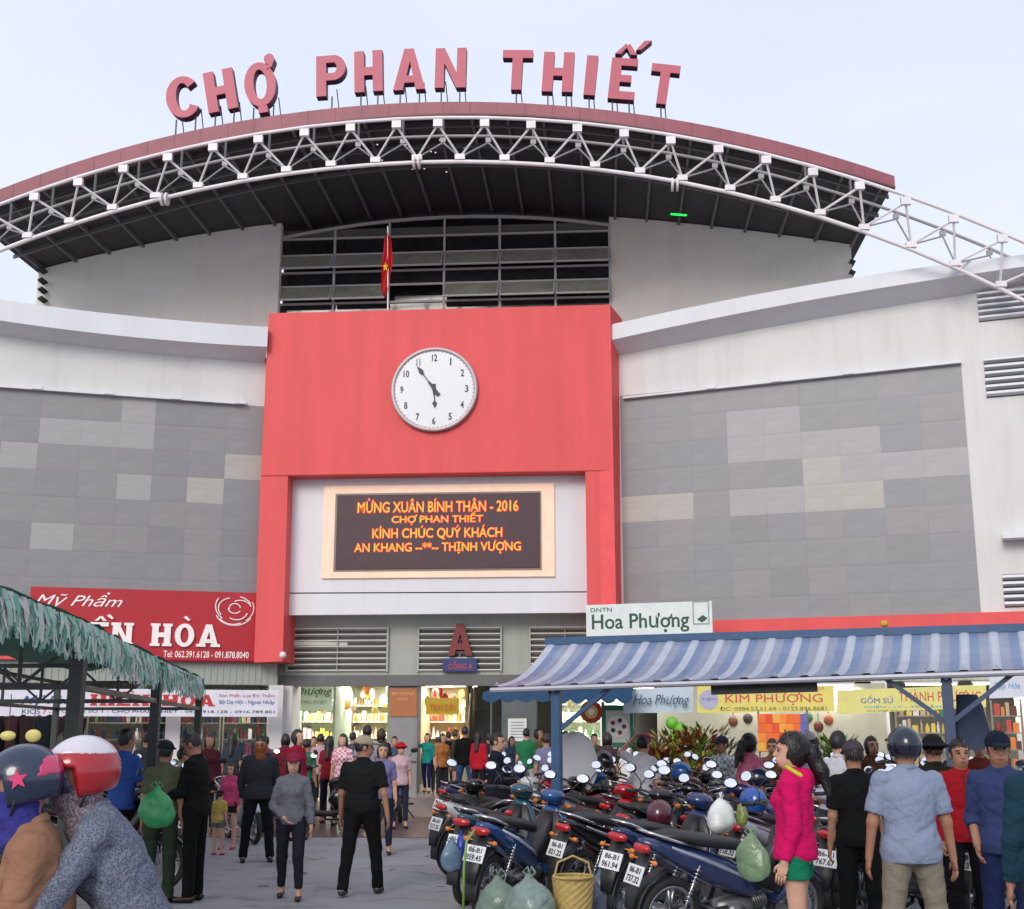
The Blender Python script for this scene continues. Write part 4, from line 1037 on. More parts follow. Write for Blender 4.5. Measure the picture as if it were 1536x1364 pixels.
    # ---- shoes
    if shoes and lod < 3:
        for an, toe, d in feet:
            G = Field(g * .8); G.cap(an + V(0, 0, -.036) - d * .035, toe + V(0, 0, -.004) + d * .01, .038, .033, k=.02)
            G.plane(an + V(0, 0, -.02), V(0, 0, 1)); G.plane(V(0, 0, an[2] - .077), V(0, 0, -1))
            v, q = G.mesh(); link('shoe', np_mesh('shoe', v * S, q), mat('shoe_' + shoes, hexc(shoes), .45), root, True)
    # ---- hair
    hm_ = HAIRG if sd_ % 5 == 0 else HAIR
    if hair:
        G = Field(g * .9); G.ell(HL(0, .012, .022), (.0795, .096, .106), HM, .02)
        if hair in ('long', 'bob', 'tail'): G.ell(HL(0, .040, -.01), (.084, .075, .10), HM, .03)
        if hair == 'long':
            G.cap(HL(0, .06, .0), T(0, .10, .30), .07, .055, k=.04).cap(HL(.06, .02, -.02), T(.075, .05, .36), .03, .025, k=.03).cap(HL(-.06, .02, -.02), T(-.075, .05, .36), .03, .025, k=.03)
        if hair == 'bob': G.cap(HL(.062, .01, .0), HL(.062, .01, -.09), .028, k=.03).cap(HL(-.062, .01, .0), HL(-.062, .01, -.09), .028, k=.03)
        if hair == 'tail':
            G.ell(HL(0, .03, .03), (.088, .098, .108), HM, .03).cap(HL(0, .10, .02), HL(0, .15, .0), .035, .045, k=.04).cap(HL(0, .15, .0), HL(.015, .21, -.12), .048, .046, k=.04).cap(HL(.015, .21, -.12), HL(.03, .25, -.27), .046, .018, k=.03).cap(HL(0, .15, .0), HL(-.02, .18, -.20), .04, .02, k=.03)
        ya, zb0, zn = (-.030, .052, -.062)
        IM = HM.T
        def f(X, Y, Z):
            y = IM[1, 0] * (X - HC[0]) + IM[1, 1] * (Y - HC[1]) + IM[1, 2] * (Z - HC[2]); z = IM[2, 0] * (X - HC[0]) + IM[2, 1] * (Y - HC[1]) + IM[2, 2] * (Z - HC[2])
            return np.minimum(ya - y + .25 * z, zb0 - z + .007 * np.sin(X * 140 + sd_) + .006 * np.sin(X * 61 + Y * 40))
        G.cut(f)
        if hair == 'short': G.plane(HL(0, 0, zn), HM @ V(0, -.35, -1))
        v, q = G.mesh(.0030, sd_, 3.6); ho_ = link('hair', np_mesh('hair', v * S, q), hm_, root, True)
        if lod < 2 and len(v):
            rs = np.random.RandomState(sd_); L0 = V(0, 0, -1); mb = MB(); nst = 520 if lod == 0 else 200
            for vi in rs.randint(0, len(v), nst):
                p = v[vi]; n_ = unit(p - HC); dn = V(0, .25, -1) @ HM.T; 
                if hair == 'tail' and p[2] < HC[2] + .02 and (HM.T @ (p - HC))[1] > .09: n_ = unit((p - HC) * V(1, 1, 0)); 
                tg = dn - n_ * (dn @ n_); tg = unit(tg + rs.normal(0, .22, 3)); L_ = rs.uniform(.02, .05) * (1.5 if hair in ('tail', 'long') else 1)
                sd2 = unit(np.cross(tg, n_)) * .0022; a0 = p - tg * L_ * .5 + n_ * .001; a1 = p + tg * L_ * .1 + n_ * rs.uniform(.002, .005); a2 = p + tg * L_ * .6 + n_ * rs.uniform(.001, .009)
                mb.quad((a0 + sd2) * S, (a0 - sd2) * S, (a1 - sd2) * S, (a1 + sd2) * S); mb.quad((a1 + sd2) * S, (a1 - sd2) * S, a2 * S)
            link('hair_strand', mb.mesh('hair_strand'), hm_, ho_)['kind'] = 'stuff'
    if eyes and lod < 2 and not (hat and hat[0] == 'none'):
        for sx_ in (1, -1):
            e = MB(); M3 = Matrix([list(r) for r in HM]); e.ell(HL(sx_ * .031, -.0855, .006) * S, (.0145 * S, .007 * S, .0062 * S), M3, 8, 4); link('eye', e.mesh('eye'), EYE, body, True)
            e = MB(); e.ell(HL(sx_ * .033, -.0885, .028) * S, (.02 * S, .006 * S, .0042 * S), M3, 8, 3); link('eyebrow', e.mesh('eyebrow'), HAIR, body, True)
        if not mask: e = MB(); e.ell(HL(0, -.0965, -.0605) * S, (.023 * S, .006 * S, .0062 * S), M3, 8, 4); link('mouth', e.mesh('mouth'), LIP, body, True)
    if mask:
        G = Field(g * .9); G.ell(HL(0, -.024, -.04), (.066, .080, .085), HM, .02); G.cap(HL(0, -.01, -.08), T(0, -.03, .44), .066, .075, k=.04)
        G.plane(HL(0, 0, -.004), HM @ V(0, .25, 1)); v, q = G.mesh(.004, sd_, 2.0); link('face_scarf', np_mesh('face_scarf', v * S, q), mask, root, True)
    # ---- headgear
    if hat:
        typ, hc_ = hat[0], hat[1]; IM = HM.T
        hmm = cloth(hc_) if typ in ('cap', 'hat', 'band') else paint(hc_, .2)
        G = Field(g * .9)
        if typ == 'cap':
            G.ell(HL(0, .008, .035), (.088, .106, .092), HM, .01); G.plane(HL(0, 0, .026), HM @ V(0, .12, -1))
            bk_ = -1 if (len(hat) > 2 and hat[2] == 'back') else 1
            G2 = Field(g * .8); G2.ell(HL(0, -.125 * bk_, .036), (.070, .070, .013), HM @ rotm(0, 8 * bk_), .01)
            v2, q2 = G2.mesh(); 
        elif typ == 'hat':
            G.ell(HL(0, .008, .04), (.092, .11, .09), HM, .01); G.ell(HL(0, 0, .03), (.16, .18, .018), HM, .03); v2 = None
        elif typ == 'band':
            G.cap(HL(-.03, -.085, .06), HL(.03, -.08, .085), .045, k=.02); G.ell(HL(0, -.03, .09), (.085, .09, .04), HM, .02); v2 = None
        else:
            G.ell(HL(0, .012, .022), (.112, .136, .125), HM, .01)
            def f(X, Y, Z):
                y = IM[1, 0] * (X - HC[0]) + IM[1, 1] * (Y - HC[1]) + IM[1, 2] * (Z - HC[2]); z = IM[2, 0] * (X - HC[0]) + IM[2, 1] * (Y - HC[1]) + IM[2, 2] * (Z - HC[2])
                return np.maximum(-z - .055 + .0 * y, np.minimum(-.04 - y, .045 - z - .15 * y) * 1.0)
            G.cut(f)
            G2 = Field(g * .8); G2.ell(HL(0, -.125, .055), (.092, .062, .012), HM @ rotm(0, 12), .01); v2, q2 = G2.mesh()
        v, q = G.mesh(); nm = {'cap': 'cap', 'hat': 'sun_hat', 'band': 'folded_cap'}.get(typ, 'helmet')
        ho = link(nm, np_mesh(nm, v * S, q), hmm, root, True)
        if v2 is not None and len(q2): link('brim', np_mesh('brim', v2 * S, q2), hmm if len(hat) < 4 else paint(hat[3]), ho, True)
        if typ == 'helmet' and lod < 2:
            tr_ = MB().torus(HL(0, .012, -.028) * S, HM @ V(0, 0, 1), .119 * S, .007 * S, 28, 6); 
            for i in range(len(tr_.v)): pass
            stp = MB().tube([HL(.098, .0, -.02) * S, HL(.078, -.03, -.08) * S, HL(0, -.05, -.128) * S, HL(-.078, -.03, -.08) * S, HL(-.098, .0, -.02) * S], .0055 * S, 5); link('chin_strap', stp.mesh('chin_strap'), black_m, ho, True)
    return dict(T=T, HL=HL, A=Aj, S=S, body=body, HM=HM, J=J)
def capcut(e, d, rad):
    """cuts what lies beyond the point e along d, within rad of it"""
    def f(X, Y, Z):
        a = (X - e[0]) * d[0] + (Y - e[1]) * d[1] + (Z - e[2]) * d[2]
        r = np.sqrt((X - e[0]) ** 2 + (Y - e[1]) ** 2 + (Z - e[2]) ** 2) - rad
        return np.minimum(a, -r)
    return f
def scale_mb(mb, S): mb.v = [tuple(float(c) * S for c in p) for p in mb.v]; return mb
def person(px, ytop, foot=None, Y=None, face=0, label='', group=None, hg=.0, h=None, **kw):
    if foot is not None: g_ = ground(px, foot, 0.0)
    else: g_ = at_y(px, 1200, Y)
    if h is None: h = at_y(px, ytop, g_.y).z - (.03 if kw.get('hat') else .005)
    base = .012 if (foot is not None or Y > APY) and g_.y > APY else 0
    if g_.y > 31.6: base = .03
    root = thing('person', label, 'person', (g_.x, g_.y, base), R(face), group, world=False)
    kw.setdefault('lod', 0 if g_.y < 10.5 else (1 if g_.y < 19 else 2))
    info = figure(root, h=h, **kw); info['root'] = root
    return info
# ------------------------------------------------------------------ motorbikes (forward is local +x)
plastic = mat('plastic_black', (.022, .022, .024), .45, var=.2, scale=12)
seat_m = mat('seat_vinyl', (.020, .019, .021), .5, bump=.1, bscale=50)
engine_m = mat('engine_grey', (.16, .16, .165), .4, .7, var=.2, scale=10)
alloy = mat('alloy', (.38, .38, .40), .3, .9)
lens_c = mat('lens_clear', (.55, .57, .60), .08, .4)
tail_r = mat('lamp_red', (.42, .01, .012), .15, coat=.5)
amber = mat('lamp_amber', (.65, .18, .02), .15)
plate_m = mat('plate_white', (.68, .69, .70), .4)
mirror_m = mat('mirror_glass', (.92, .93, .95), .06, 1.0, var=.0)
ink = flat('202028')
def wheel(root, cx, cast=True, disc=False):
    w = MB(); w.torus((cx, 0, .285), (0, 1, 0), .212, .017, 28, 6, 1.5); w.cyl((cx, -.055, .285), (cx, .055, .285), .038, n=12)
    if cast:
        for k in range(5):
            a = 2 * math.pi * k / 5 + .3
            for da in (-.12, .12): w.bar((cx + .03 * math.cos(a), 0, .285 + .03 * math.sin(a)), (cx + .205 * math.cos(a + da), 0, .285 + .205 * math.sin(a + da)), .022, .018, up=(0, 1, 0))
    else:
        for k in range(18):
            a = 2 * math.pi * k / 18; w.cyl((cx + .03 * math.cos(a), .03 * (-1) ** k, .285 + .03 * math.sin(a)), (cx + .21 * math.cos(a + .2), 0, .285 + .21 * math.sin(a + .2)), .0025, n=4, caps=False)
        w.cyl((cx, -.04, .285), (cx, .04, .285), .065, n=16)
    o = w.build('wheel', alloy, root, smooth=True)
    MB().torus((cx, 0, .285), (0, 1, 0), .250, .036, 32, 8, 1.05).build('tyre', rubber, o, smooth=True)
    if disc: MB().cyl((cx, -.062, .285), (cx, -.066, .285), .11, n=20).build('brake_disc', chrome, o)
    return o
prn = random.Random(5)
def plate_place(me, zc, hh, ww):
    n = len(me.vertices); a = np.empty(n * 3); me.vertices.foreach_get('co', a); a = a.reshape(-1, 3); lo, hi = a.min(0), a.max(0)
    u = ((a[:, 0] - lo[0]) / (hi[0] - lo[0]) - .5) * ww; w = ((a[:, 1] - lo[1]) / (hi[1] - lo[1]) - .5) * hh + zc
    Mx = np.array(Matrix.Rotation(.36, 3, 'Y')); p = np.stack([np.full(n, -.0045) + a[:, 2] * -.002, -u, w], 1) @ Mx.T + np.array((-.945, 0, .60))
    me.vertices.foreach_set('co', p.ravel()); me.update(); me.materials.clear(); me.materials.append(ink); return me
def plate_line2(txt): return plate_place(text_mesh(txt, .02, 0, .5), -.032, .048, .15)
def make_bike(kind):
    root = thing('motorbike', '-', 'motorbike', (0, 0, 0), 0, world=False)
    body = paint('203060'); P = []
    def part(name, mb, m, parent=None, smooth=True, role=None):
        o = mb.build(name, m, parent or root, smooth=smooth)
        if role: o['role'] = role
        return o
    sc_ = kind == 'scooter'
    wheel(root, -.61, kind != 'wire', False); wheel(root, .61, kind != 'wire', True)
    # forks, swing arm, dampers
    for s in (1, -1):
        part('fork', MB().cyl((.61, s * .075, .285), (.535, s * .075, .56), .021).cyl((.535, s * .075, .56), (.45, s * .07, .88), .015), chrome if not sc_ else plastic)
        part('swing_arm', MB().bar((-.63, s * .085, .285), (-.14, s * .085, .33), .022, .04), plastic, smooth=False)
        d = MB().cyl((-.575, s * .11, .33), (-.44, s * .115, .66), .011)
        for k in range(9):
            t = .25 + .65 * k / 8; d.torus((-.575 + .135 * t, s * (.11 + .005 * t), .33 + .33 * t), (.135, 0, .33), .021, .0055, 10, 4)
        part('shock_absorber', d, chrome)
    # front mudguard
    f = []
    for k in range(9):
        a = R(35 + 125 * k / 8); f.append((.61 + .305 * math.cos(a), .285 + .305 * math.sin(a), .055 - .012 * abs(k - 4) / 4, .011))
    part('front_mudguard', MB().loft(f, 10, 3), body, role='body')
    r = []
    for k in range(8):
        a = R(100 + 95 * k / 7); r.append((-.61 + .33 * math.cos(a), .30 + .33 * math.sin(a), .062, .010))
    part('rear_mudguard', MB().loft(r, 10, 3), plastic)
    if sc_:
        part('body_cowl', MB().loft([(-.90,.80,.05,.03),(-.80,.77,.11,.07),(-.62,.70,.15,.12),(-.40,.62,.165,.17),(-.20,.55,.16,.18),(-.08,.48,.14,.16),(.0,.42,.10,.10)], 14, 2.6), body, role='body')
        part('seat', MB().loft([(-.74,.88,.10,.03),(-.55,.86,.14,.055),(-.30,.83,.145,.055),(-.08,.80,.12,.055),(.03,.77,.07,.035)], 12, 2.6), seat_m)
        part('foot_board', MB().loft([(-.12,.30,.14,.05),(.10,.27,.16,.045),(.30,.29,.15,.05),(.40,.36,.13,.05)], 12, 4), plastic)
        part('leg_shield', MB().loft([(.47,.97,.07,.03),(.48,.88,.16,.055),(.47,.74,.205,.07),(.44,.58,.20,.06),(.41,.44,.17,.05),(.38,.33,.11,.04)], 14, 2.8), body, role='body')
        part('front_panel', MB().loft([(.56,.90,.04,.02),(.56,.80,.09,.03),(.53,.66,.08,.03),(.50,.56,.04,.02)], 10, 2.2), body, role='accent')
        part('engine', MB().loft([(-.55,.33,.06,.07,.03),(-.35,.34,.09,.09,.03),(-.15,.33,.08,.08,0)], 12, 3), engine_m)
    else:
        part('body_cowl', MB().loft([(-.90,.835,.045,.022),(-.78,.80,.10,.05),(-.60,.735,.125,.08),(-.38,.655,.125,.105),(-.18,.585,.115,.12),(.0,.52,.10,.11),(.10,.46,.08,.085),(.18,.42,.05,.05)], 14, 2.5), body, role='body')
        part('seat', MB().loft([(-.76,.872,.09,.022),(-.62,.865,.125,.042),(-.40,.83,.13,.05),(-.18,.80,.125,.048),(-.02,.775,.10,.045),(.08,.735,.06,.03)], 12, 2.6), seat_m)
        part('spine_cover', MB().loft([(.05,.47,.06,.07),(.18,.50,.055,.065),(.30,.60,.055,.06),(.40,.74,.05,.06),(.44,.86,.05,.05)], 10, 2.4), plastic)
        part('leg_shield', MB().loft([(.47,.93,.06,.025),(.50,.84,.14,.045),(.50,.70,.20,.05),(.44,.56,.205,.045),(.37,.43,.18,.035),(.31,.34,.12,.028)], 14, 2.8), body, role='body')
        part('inner_shield', MB().loft([(.43,.88,.09,.02),(.44,.72,.165,.02),(.39,.56,.165,.02),(.32,.42,.13,.02)], 12, 3), plastic)
        for s in (1, -1): part('trim_strip', MB().loft([(-.70,.80,.004,.010,s*.115),(-.40,.70,.004,.016,s*.128),(-.05,.57,.004,.014,s*.112),(.06,.51,.003,.006,s*.098)], 6, 2), alloy, role='accent')
        e = MB().loft([(-.20,.30,.07,.08),(-.05,.30,.095,.10),(.10,.30,.085,.09),(.16,.31,.05,.06)], 12, 3)
        for k in range(6): e.cyl((.15 + .022 * k, 0, .34 + .003 * k), (.160 + .022 * k, 0, .342 + .003 * k), .062, n=12)
        e.cyl((-.05, -.115, .29), (-.05, .115, .29), .075, n=16); part('engine', e, engine_m)
        part('chain_case', MB().loft([(-.68,.285,.012,.05,.10),(-.4,.30,.012,.035,.10),(-.18,.31,.012,.045,.10)], 8, 3), engine_m)
    part('exhaust', MB().tube([(.12,-.05,.26),(.08,-.09,.19),(-.10,-.13,.18),(-.30,-.14,.22),(-.42,-.145,.25)], .016, 8).tube([(-.40,-.145,.25),(-.46,-.147,.262),(-.82,-.155,.335),(-.86,-.156,.34)], .04, 10, [.02,.042,.045,.03]), chrome if not sc_ else plastic)
    part('footrest', MB().cyl((-.06, -.25, .27), (-.06, .25, .27), .009).cyl((-.06, .19, .27), (-.06, .27, .27), .018).cyl((-.06, -.19, .27), (-.06, -.27, .27), .018).cyl((-.36, -.22, .36), (-.36, .22, .36), .012), plastic)
    part('kick_stand', MB().cyl((-.02, .10, .27), (-.06, .25, .02), .011).box((-.06, .255, .015), (.05, .03, .012)), plastic)
    part('grab_rail', MB().tube([(-.50,.13,.80),(-.70,.13,.85),(-.86,.10,.90),(-.90,0,.91),(-.86,-.10,.90),(-.70,-.13,.85),(-.50,-.13,.80)], .011, 6), chrome if not sc_ else plastic)
    # steering
    part('handlebar_cowl', MB().loft([(.34,1.02,.06,.035),(.42,1.02,.115,.065),(.50,1.0,.115,.075),(.565,.97,.085,.06),(.60,.955,.05,.04)], 12, 2.5), body, role='body')
    part('headlight', MB().ell((.575, 0, .965), (.04, .082, .055), n=14, m=7), lens_c)
    part('handlebar', MB().tube([(.36,-.34,1.01),(.40,-.20,1.035),(.42,-.08,1.02),(.42,.08,1.02),(.40,.20,1.035),(.36,.34,1.01)], .012, 6), plastic)
    for s in (1, -1):
        part('grip', MB().cyl((.375, s * .24, 1.025), (.352, s * .355, 1.005), .018, n=8), rubber)
        part('brake_lever', MB().tube([(.40, s * .20, 1.03), (.43, s * .25, 1.02), (.40, s * .36, 1.0)], .006, 5), chrome)
        st = part('mirror', MB().tube([(.40, s * .20, 1.03), (.41, s * .23, 1.12), (.385, s * .31, 1.20)], .006, 6).ell((.385, s * .335, 1.225), (.02, .070, .048), Matrix.Rotation(.36, 3, 'Y'), 14, 8), plastic)
        part('mirror_glass', MB().ell((.362, s * .335, 1.227), (.003, .060, .042), Matrix.Rotation(.36, 3, 'Y'), 16, 6, z0=-.99), mirror_m, st)
        st_ = root.children[-1] if False else None
        part('indicator', MB().ell((.56, s * .125, .93), (.03, .035, .022)), amber)
        part('rear_indicator', MB().cyl((-.86, s * .06, .70), (-.87, s * .12, .70), .007).ell((-.87, s * .14, .70), (.02, .028, .02)), amber)
    part('tail_light', MB().ell((-.885, 0, .785), (.04, .095, .04), Matrix.Rotation(.5, 3, 'Y'), 14, 8), tail_r)
    part('plate_bracket', MB().loft([(-.84,.74,.075,.012),(-.92,.62,.075,.010),(-.97,.47,.07,.010),(-.98,.36,.05,.010)], 8, 4), plastic)
    pm = MB().box((-.945, 0, .60), (.006, .19, .14), Matrix.Rotation(.36, 3, 'Y')); pl = part('number_plate', pm, plate_m, smooth=False)
    link('plate_lettering', plate_place(text_mesh('86-B1', .02, 0, .5), .032, .042, .13), None, pl)
    l2 = link('plate_lettering', plate_line2('204.37'), None, pl); l2['line'] = 2
    for ch in root.children_recursive:
        if ch.get('role') in ('body', 'accent'):
            ch.material_slots[0].link = 'OBJECT'; ch.material_slots[0].material = body
    return root
def copy_tree(o, parent=None):
    c = o.copy(); COL.objects.link(c)
    if parent is not None: c.parent = parent; c.matrix_parent_inverse = o.matrix_parent_inverse.copy()
    for ch in o.children: copy_tree(ch, c)
    return c
PROTO = {}
used = set()
def bike(kind, x, y, heading, colr, label, accent=None, lean=7, group='motorbikes parked outside the market', scale=1.0, base=0):
    if kind not in PROTO: PROTO[kind] = make_bike(kind); o = PROTO[kind]
    else: o = copy_tree(PROTO[kind])
    o.location = (x, y, base + .012 if y > APY else base); o.rotation_mode = 'ZYX' if False else 'XYZ'
    o.rotation_euler = (R(lean), 0, R(heading)); o.scale = (scale,) * 3
    bm_ = paint(colr, .18); am = paint(accent, .2) if accent else alloy
    for ch in o.children_recursive:
        r = ch.get('role')
        if r: ch.material_slots[0].link = 'OBJECT'; ch.material_slots[0].material = bm_ if r == 'body' else am
    o['label'] = label; o['group'] = group
    for ch in o.children_recursive:
        if ch.name.startswith('plate_lettering') and ch.get('line') == 2: ch.data = plate_line2('%03d.%02d' % (prn.randrange(100, 999), prn.randrange(100)))
    return o
# ------------------------------------------------------------------ shop interiors, signs, stalls
def facing(pl, px, y0, y1, off): return pl.hit(px, (y0 + y1) / 2, off)
def sign_board(pl, x0, y0, x1, y1, off, m, name, label, cat='sign', group=None, thick=.04, tilt=True):
    h = pl.hits([(x0, y1), (x1, y1), (x1, y0), (x0, y0)], off)
    s0 = (h[0][0] + h[3][0]) / 2; s1 = (h[1][0] + h[2][0]) / 2; z0 = (h[0][1] + h[1][1]) / 2; z1 = (h[2][1] + h[3][1]) / 2
    t = thing(name, label, cat, tuple(pl.pt((s0 + s1) / 2, z0, off)), group=group)
    MB().pp(pl, [(s0, z0), (s1, z0), (s1, z1), (s0, z1)], off, off + thick).build('board', m, t, bevel=.004)
    return t, (s0, z0, s1, z1)
def lamp_tube(p, d, L_, label, power=45, group='fluorescent tubes in the market', em=9.0):
    """ceiling tube with its own light"""
    p = Vector(p); d = Vector(d).normalized()
    t = thing('tube_lamp', label, 'lamp', tuple(p), group=group)
    MB().bar(p - d * L_ / 2, p + d * L_ / 2, .06, .05).build('housing', flat('c8c8c4', .5), t)
    q = p - Vector((0, 0, .045)); MB().cyl(q - d * L_ * .47, q + d * L_ * .47, .018, n=8).build('tube', mat('tube_lit', (1, .97, .90), .4, emit=em, var=0), t)
    l = bpy.data.lights.new('tube_light', 'AREA'); l.shape = 'RECTANGLE'; l.size = L_; l.size_y = .08; l.energy = power; l.color = (1, .96, .86)
    o = bpy.data.objects.new('tube_light', l); COL.objects.link(o); o.parent = t; o.matrix_parent_inverse = Matrix.Translation(-t.location)
    o.location = q - Vector((0, 0, .03)); o.rotation_euler = (0, 0, math.atan2(d.y, d.x))
    return t
GOODS = [flat(c, .45) for c in ('c04038', '2f5f9a', 'd8c060', 'd8d4cc', '3a7a4a', '8a3060', 'e08030', '60302a', 'b8a080', '203048', 'e0a0b0')]
def goods(pl, s0, s1, off, z, hmax, parent, seed, depth=.22, dens=1.0, kind='mix', pal=None):
    """a shelf row of separate bottles, boxes and jars, joined by colour"""
    rr = random.Random(seed); bins = {}
    s = s0
    while s < s1:
        w = rr.uniform(.06, .15); h = hmax * rr.uniform(.45, .95); c = rr.choice(pal) if pal else rr.randrange(len(GOODS))
        m = bins.setdefault(c, MB())
        if rr.random() < .5: m.box(pl.pt(s + w / 2, z + h / 2, off - depth * rr.uniform(.3, .6)), (w * .85, depth * .6, h), Matrix.Rotation(pl.a + rr.uniform(-.1, .1), 3, 'Z'))
        else:
            p = pl.pt(s + w / 2, z, off - depth * .5); m.cyl(p, p + Vector((0, 0, h * .7)), w * .38, w * .36, 7); m.cyl(p + Vector((0, 0, h * .7)), p + Vector((0, 0, h)), w * .18, w * .14, 6)
        s += w / dens + rr.uniform(0, .03)
    for c, m in bins.items():
        m.build('goods', GOODS[c], parent, kind='stuff')
def shelf(pl, s0, s1, off, z0, rows, dz, label, seed, pal=None, name='display_shelf', dens=1.0):
    t = thing(name, label, 'shelf', tuple(pl.pt((s0 + s1) / 2, z0, off)), group='display shelves in the shops')
    wood = flat('8c8478', .6)
    for s in (s0, s1): MB().pp(pl, [(s - .02, z0), (s + .02, z0), (s + .02, z0 + rows * dz), (s - .02, z0 + rows * dz)], off, off - .32).build('side_panel', wood, t)
    for k in range(rows):
        MB().pp(pl, [(s0 + .022, z0 + k * dz), (s1 - .022, z0 + k * dz), (s1 - .022, z0 + k * dz + .025), (s0 + .022, z0 + k * dz + .025)], off, off - .32).build('shelf_board', wood, t)
        goods(pl, s0 + .05, s1 - .08, off, z0 + k * dz + .026, dz * .85, t, seed * 31 + k, pal=pal, dens=dens)
    return t
def leaf_plant(p, h, r, n, cols, label, seed, group='potted plants in front of the shops', pot='7a4a38', name='potted_plant'):
    rr = random.Random(seed); p = Vector(p); t = thing(name, label, 'plant', tuple(p), group=group)
    MB().cyl(p, p + Vector((0, 0, .28)), .12, .17, 12).torus(p + Vector((0, 0, .28)), (0, 0, 1), .165, .018, 12, 5).build('pot', flat(pot, .8), t)
    st = MB()
    for c, fr in cols:
        m = MB()
        for _ in range(int(n * fr)):
            a = rr.uniform(0, 6.283); q = rr.uniform(.0, 1) ** .6 * r; z = .3 + rr.uniform(.0, 1) * (h - .3); c0 = p + Vector((math.cos(a) * q * (.5 + .5 * z / h), math.sin(a) * q * (.5 + .5 * z / h), z))
            d = Vector((math.cos(a) * .7, math.sin(a) * .7, rr.uniform(.2, 1.1))).normalized(); L_ = rr.uniform(.12, .26); u = d.cross(Vector((0, 0, 1))).normalized() * L_ * .17
            m.quad(c0, c0 + d * L_ * .5 + u, c0 + d * L_, c0 + d * L_ * .5 - u)
        m.build('leaves', mat('leaf_' + c, hexc(c), .5, var=.35, scale=8), t, kind='stuff')
    for _ in range(5): a = rr.uniform(0, 6.28); st.cyl(p + Vector((0, 0, .25)), p + Vector((math.cos(a) * r * .5, math.sin(a) * r * .5, h * .8)), .012, .006, 5)
    st.build('stem', flat('4a3a28', .8), t); return t

ORD = 'first second third fourth fifth sixth seventh eighth ninth tenth eleventh twelfth thirteenth fourteenth fifteenth sixteenth'.split()
# ---- signs on the building
t, b4 = sign_board(LW, 42, 885, 384, 990, .16, flat('b0202c', .45), 'shop_sign', 'big red cosmetics shop sign with white lettering HIỀN HÒA left of the entrance')
W1 = flat('f2ece8', .5)
write('Mỹ Phẩm', LW, (52, 888, 184, 914), .2, W1, t, .0, shear=.45)
glyph_word('HIỀN HÒA', LW, (84, 935, 328, 969), .2, W1, t, thick=.06)
write('1 Chợ 7 - Tầng 1 Chợ Phan Thiết', LW, (44, 976, 150, 985), .2, W1, t, .01, thick=.006)
write('Tel: 062.391.6128 - 091.878.8040', LW, (245, 977, 373, 987), .2, W1, t, .01, thick=.006)
rr = MB()       # line-drawn rose emblem
c = LW.hit(352, 916, .2); sc1 = (LW.hit(384, 916, .2)[0] - LW.hit(320, 916, .2)[0]) / 2
for k, (a0, a1, rad, ox, oz) in enumerate(((200,330,.9,0,0),(20,120,.55,.25,.05),(100,220,.62,-.15,.1),(230,350,.5,.1,-.05),(0,200,.26,0,.12),(180,330,.3,0,.1),(150,230,.95,.05,.2),(310,385,.95,-.05,.1),(210,300,.72,-.05,-.1),(30,75,.85,0,0))):
    pts = [LW.pt(c[0] + (ox + rad * math.cos(R(a0 + (a1 - a0) * i / 9))) * sc1, c[1] + (oz + rad * .8 * math.sin(R(a0 + (a1 - a0) * i / 9))) * sc1, .21 + .001 * k) for i in range(10)]
    rr.tube(pts, .016, 5)
rr.build('rose_emblem', W1, t)
sign_board
t, b4 = sign_board(LW, -16, 1034, 417, 1075, .9, flat('dcdce6', .5), 'banner', 'long white banner with red and blue lettering under the big red shop sign', thick=.015)
RD = flat('c03028', .5); BL = flat('2c5a9c', .5); NV = flat('2a3560', .5); PK = flat('c05068', .5)
write('Mỹ Phẩm', LW, (32, 1040, 128, 1060), .92, BL, t, .01, shear=.4, thick=.004)
glyph_word('HIỀN HÒA', LW, (137, 1042, 321, 1059), .92, RD, t, thick=.006)
write('KIOS', LW, (33, 1064, 60, 1071), .92, NV, t, .0, thick=.004); write('7 - 8', LW, (64, 1064, 86, 1071), .92, RD, t, .0, thick=.004)
write('CỔNG SỐ 1 - CHỢ PHAN THIẾT - 0973.918.128 - 0916.789.801', LW, (92, 1063, 412, 1071), .92, NV, t, .0, thick=.004)
write('Son Phấn Lụa Đỏ Thẫm', LW, (329, 1040, 412, 1047), .92, PK, t, .0, thick=.004); write('Bộ Dạ Hội - Ngoại Nhập', LW, (329, 1050, 412, 1058), .92, BL, t, .0, thick=.004)
t, b4 = sign_board(RW, 880, 905, 1069, 962, 1.55, flat('d4dcda', .5), 'shop_sign', 'white sign with dark green lettering Hoa Phượng above the striped canopy')
GR = flat('1c4a34', .5)
write('DNTN', RW, (886, 912, 918, 918), 1.595, GR, t, .0, thick=.006)
write('Hoa Phượng', RW, (888, 920, 1034, 950), 11.595, GR, t, .014, thick=.012)
write('ĐT: 0623.816.674 - 0918.677.339', RW, (902, 953, 1025, 959), 1.595, flat('406080'), t, .01, thick=.006)
rectpx(RW, 1039, 902, 1064, 937, 1.592, 1.598).build('emblem_frame', flat('8aa49c'), t); rectpx(RW, 1041, 904, 1062, 935, 1.599, 1.603).build('emblem_field', flat('d4dcda'), t)
e = RW.hit(1053, 929, 1.605); MB().pp(RW, [(e[0] - .12, e[1]), (e[0], e[1] - .08), (e[0] + .14, e[1] + .02), (e[0] + .02, e[1] + .1)], 1.604, 1.61).build('emblem', GR, t)
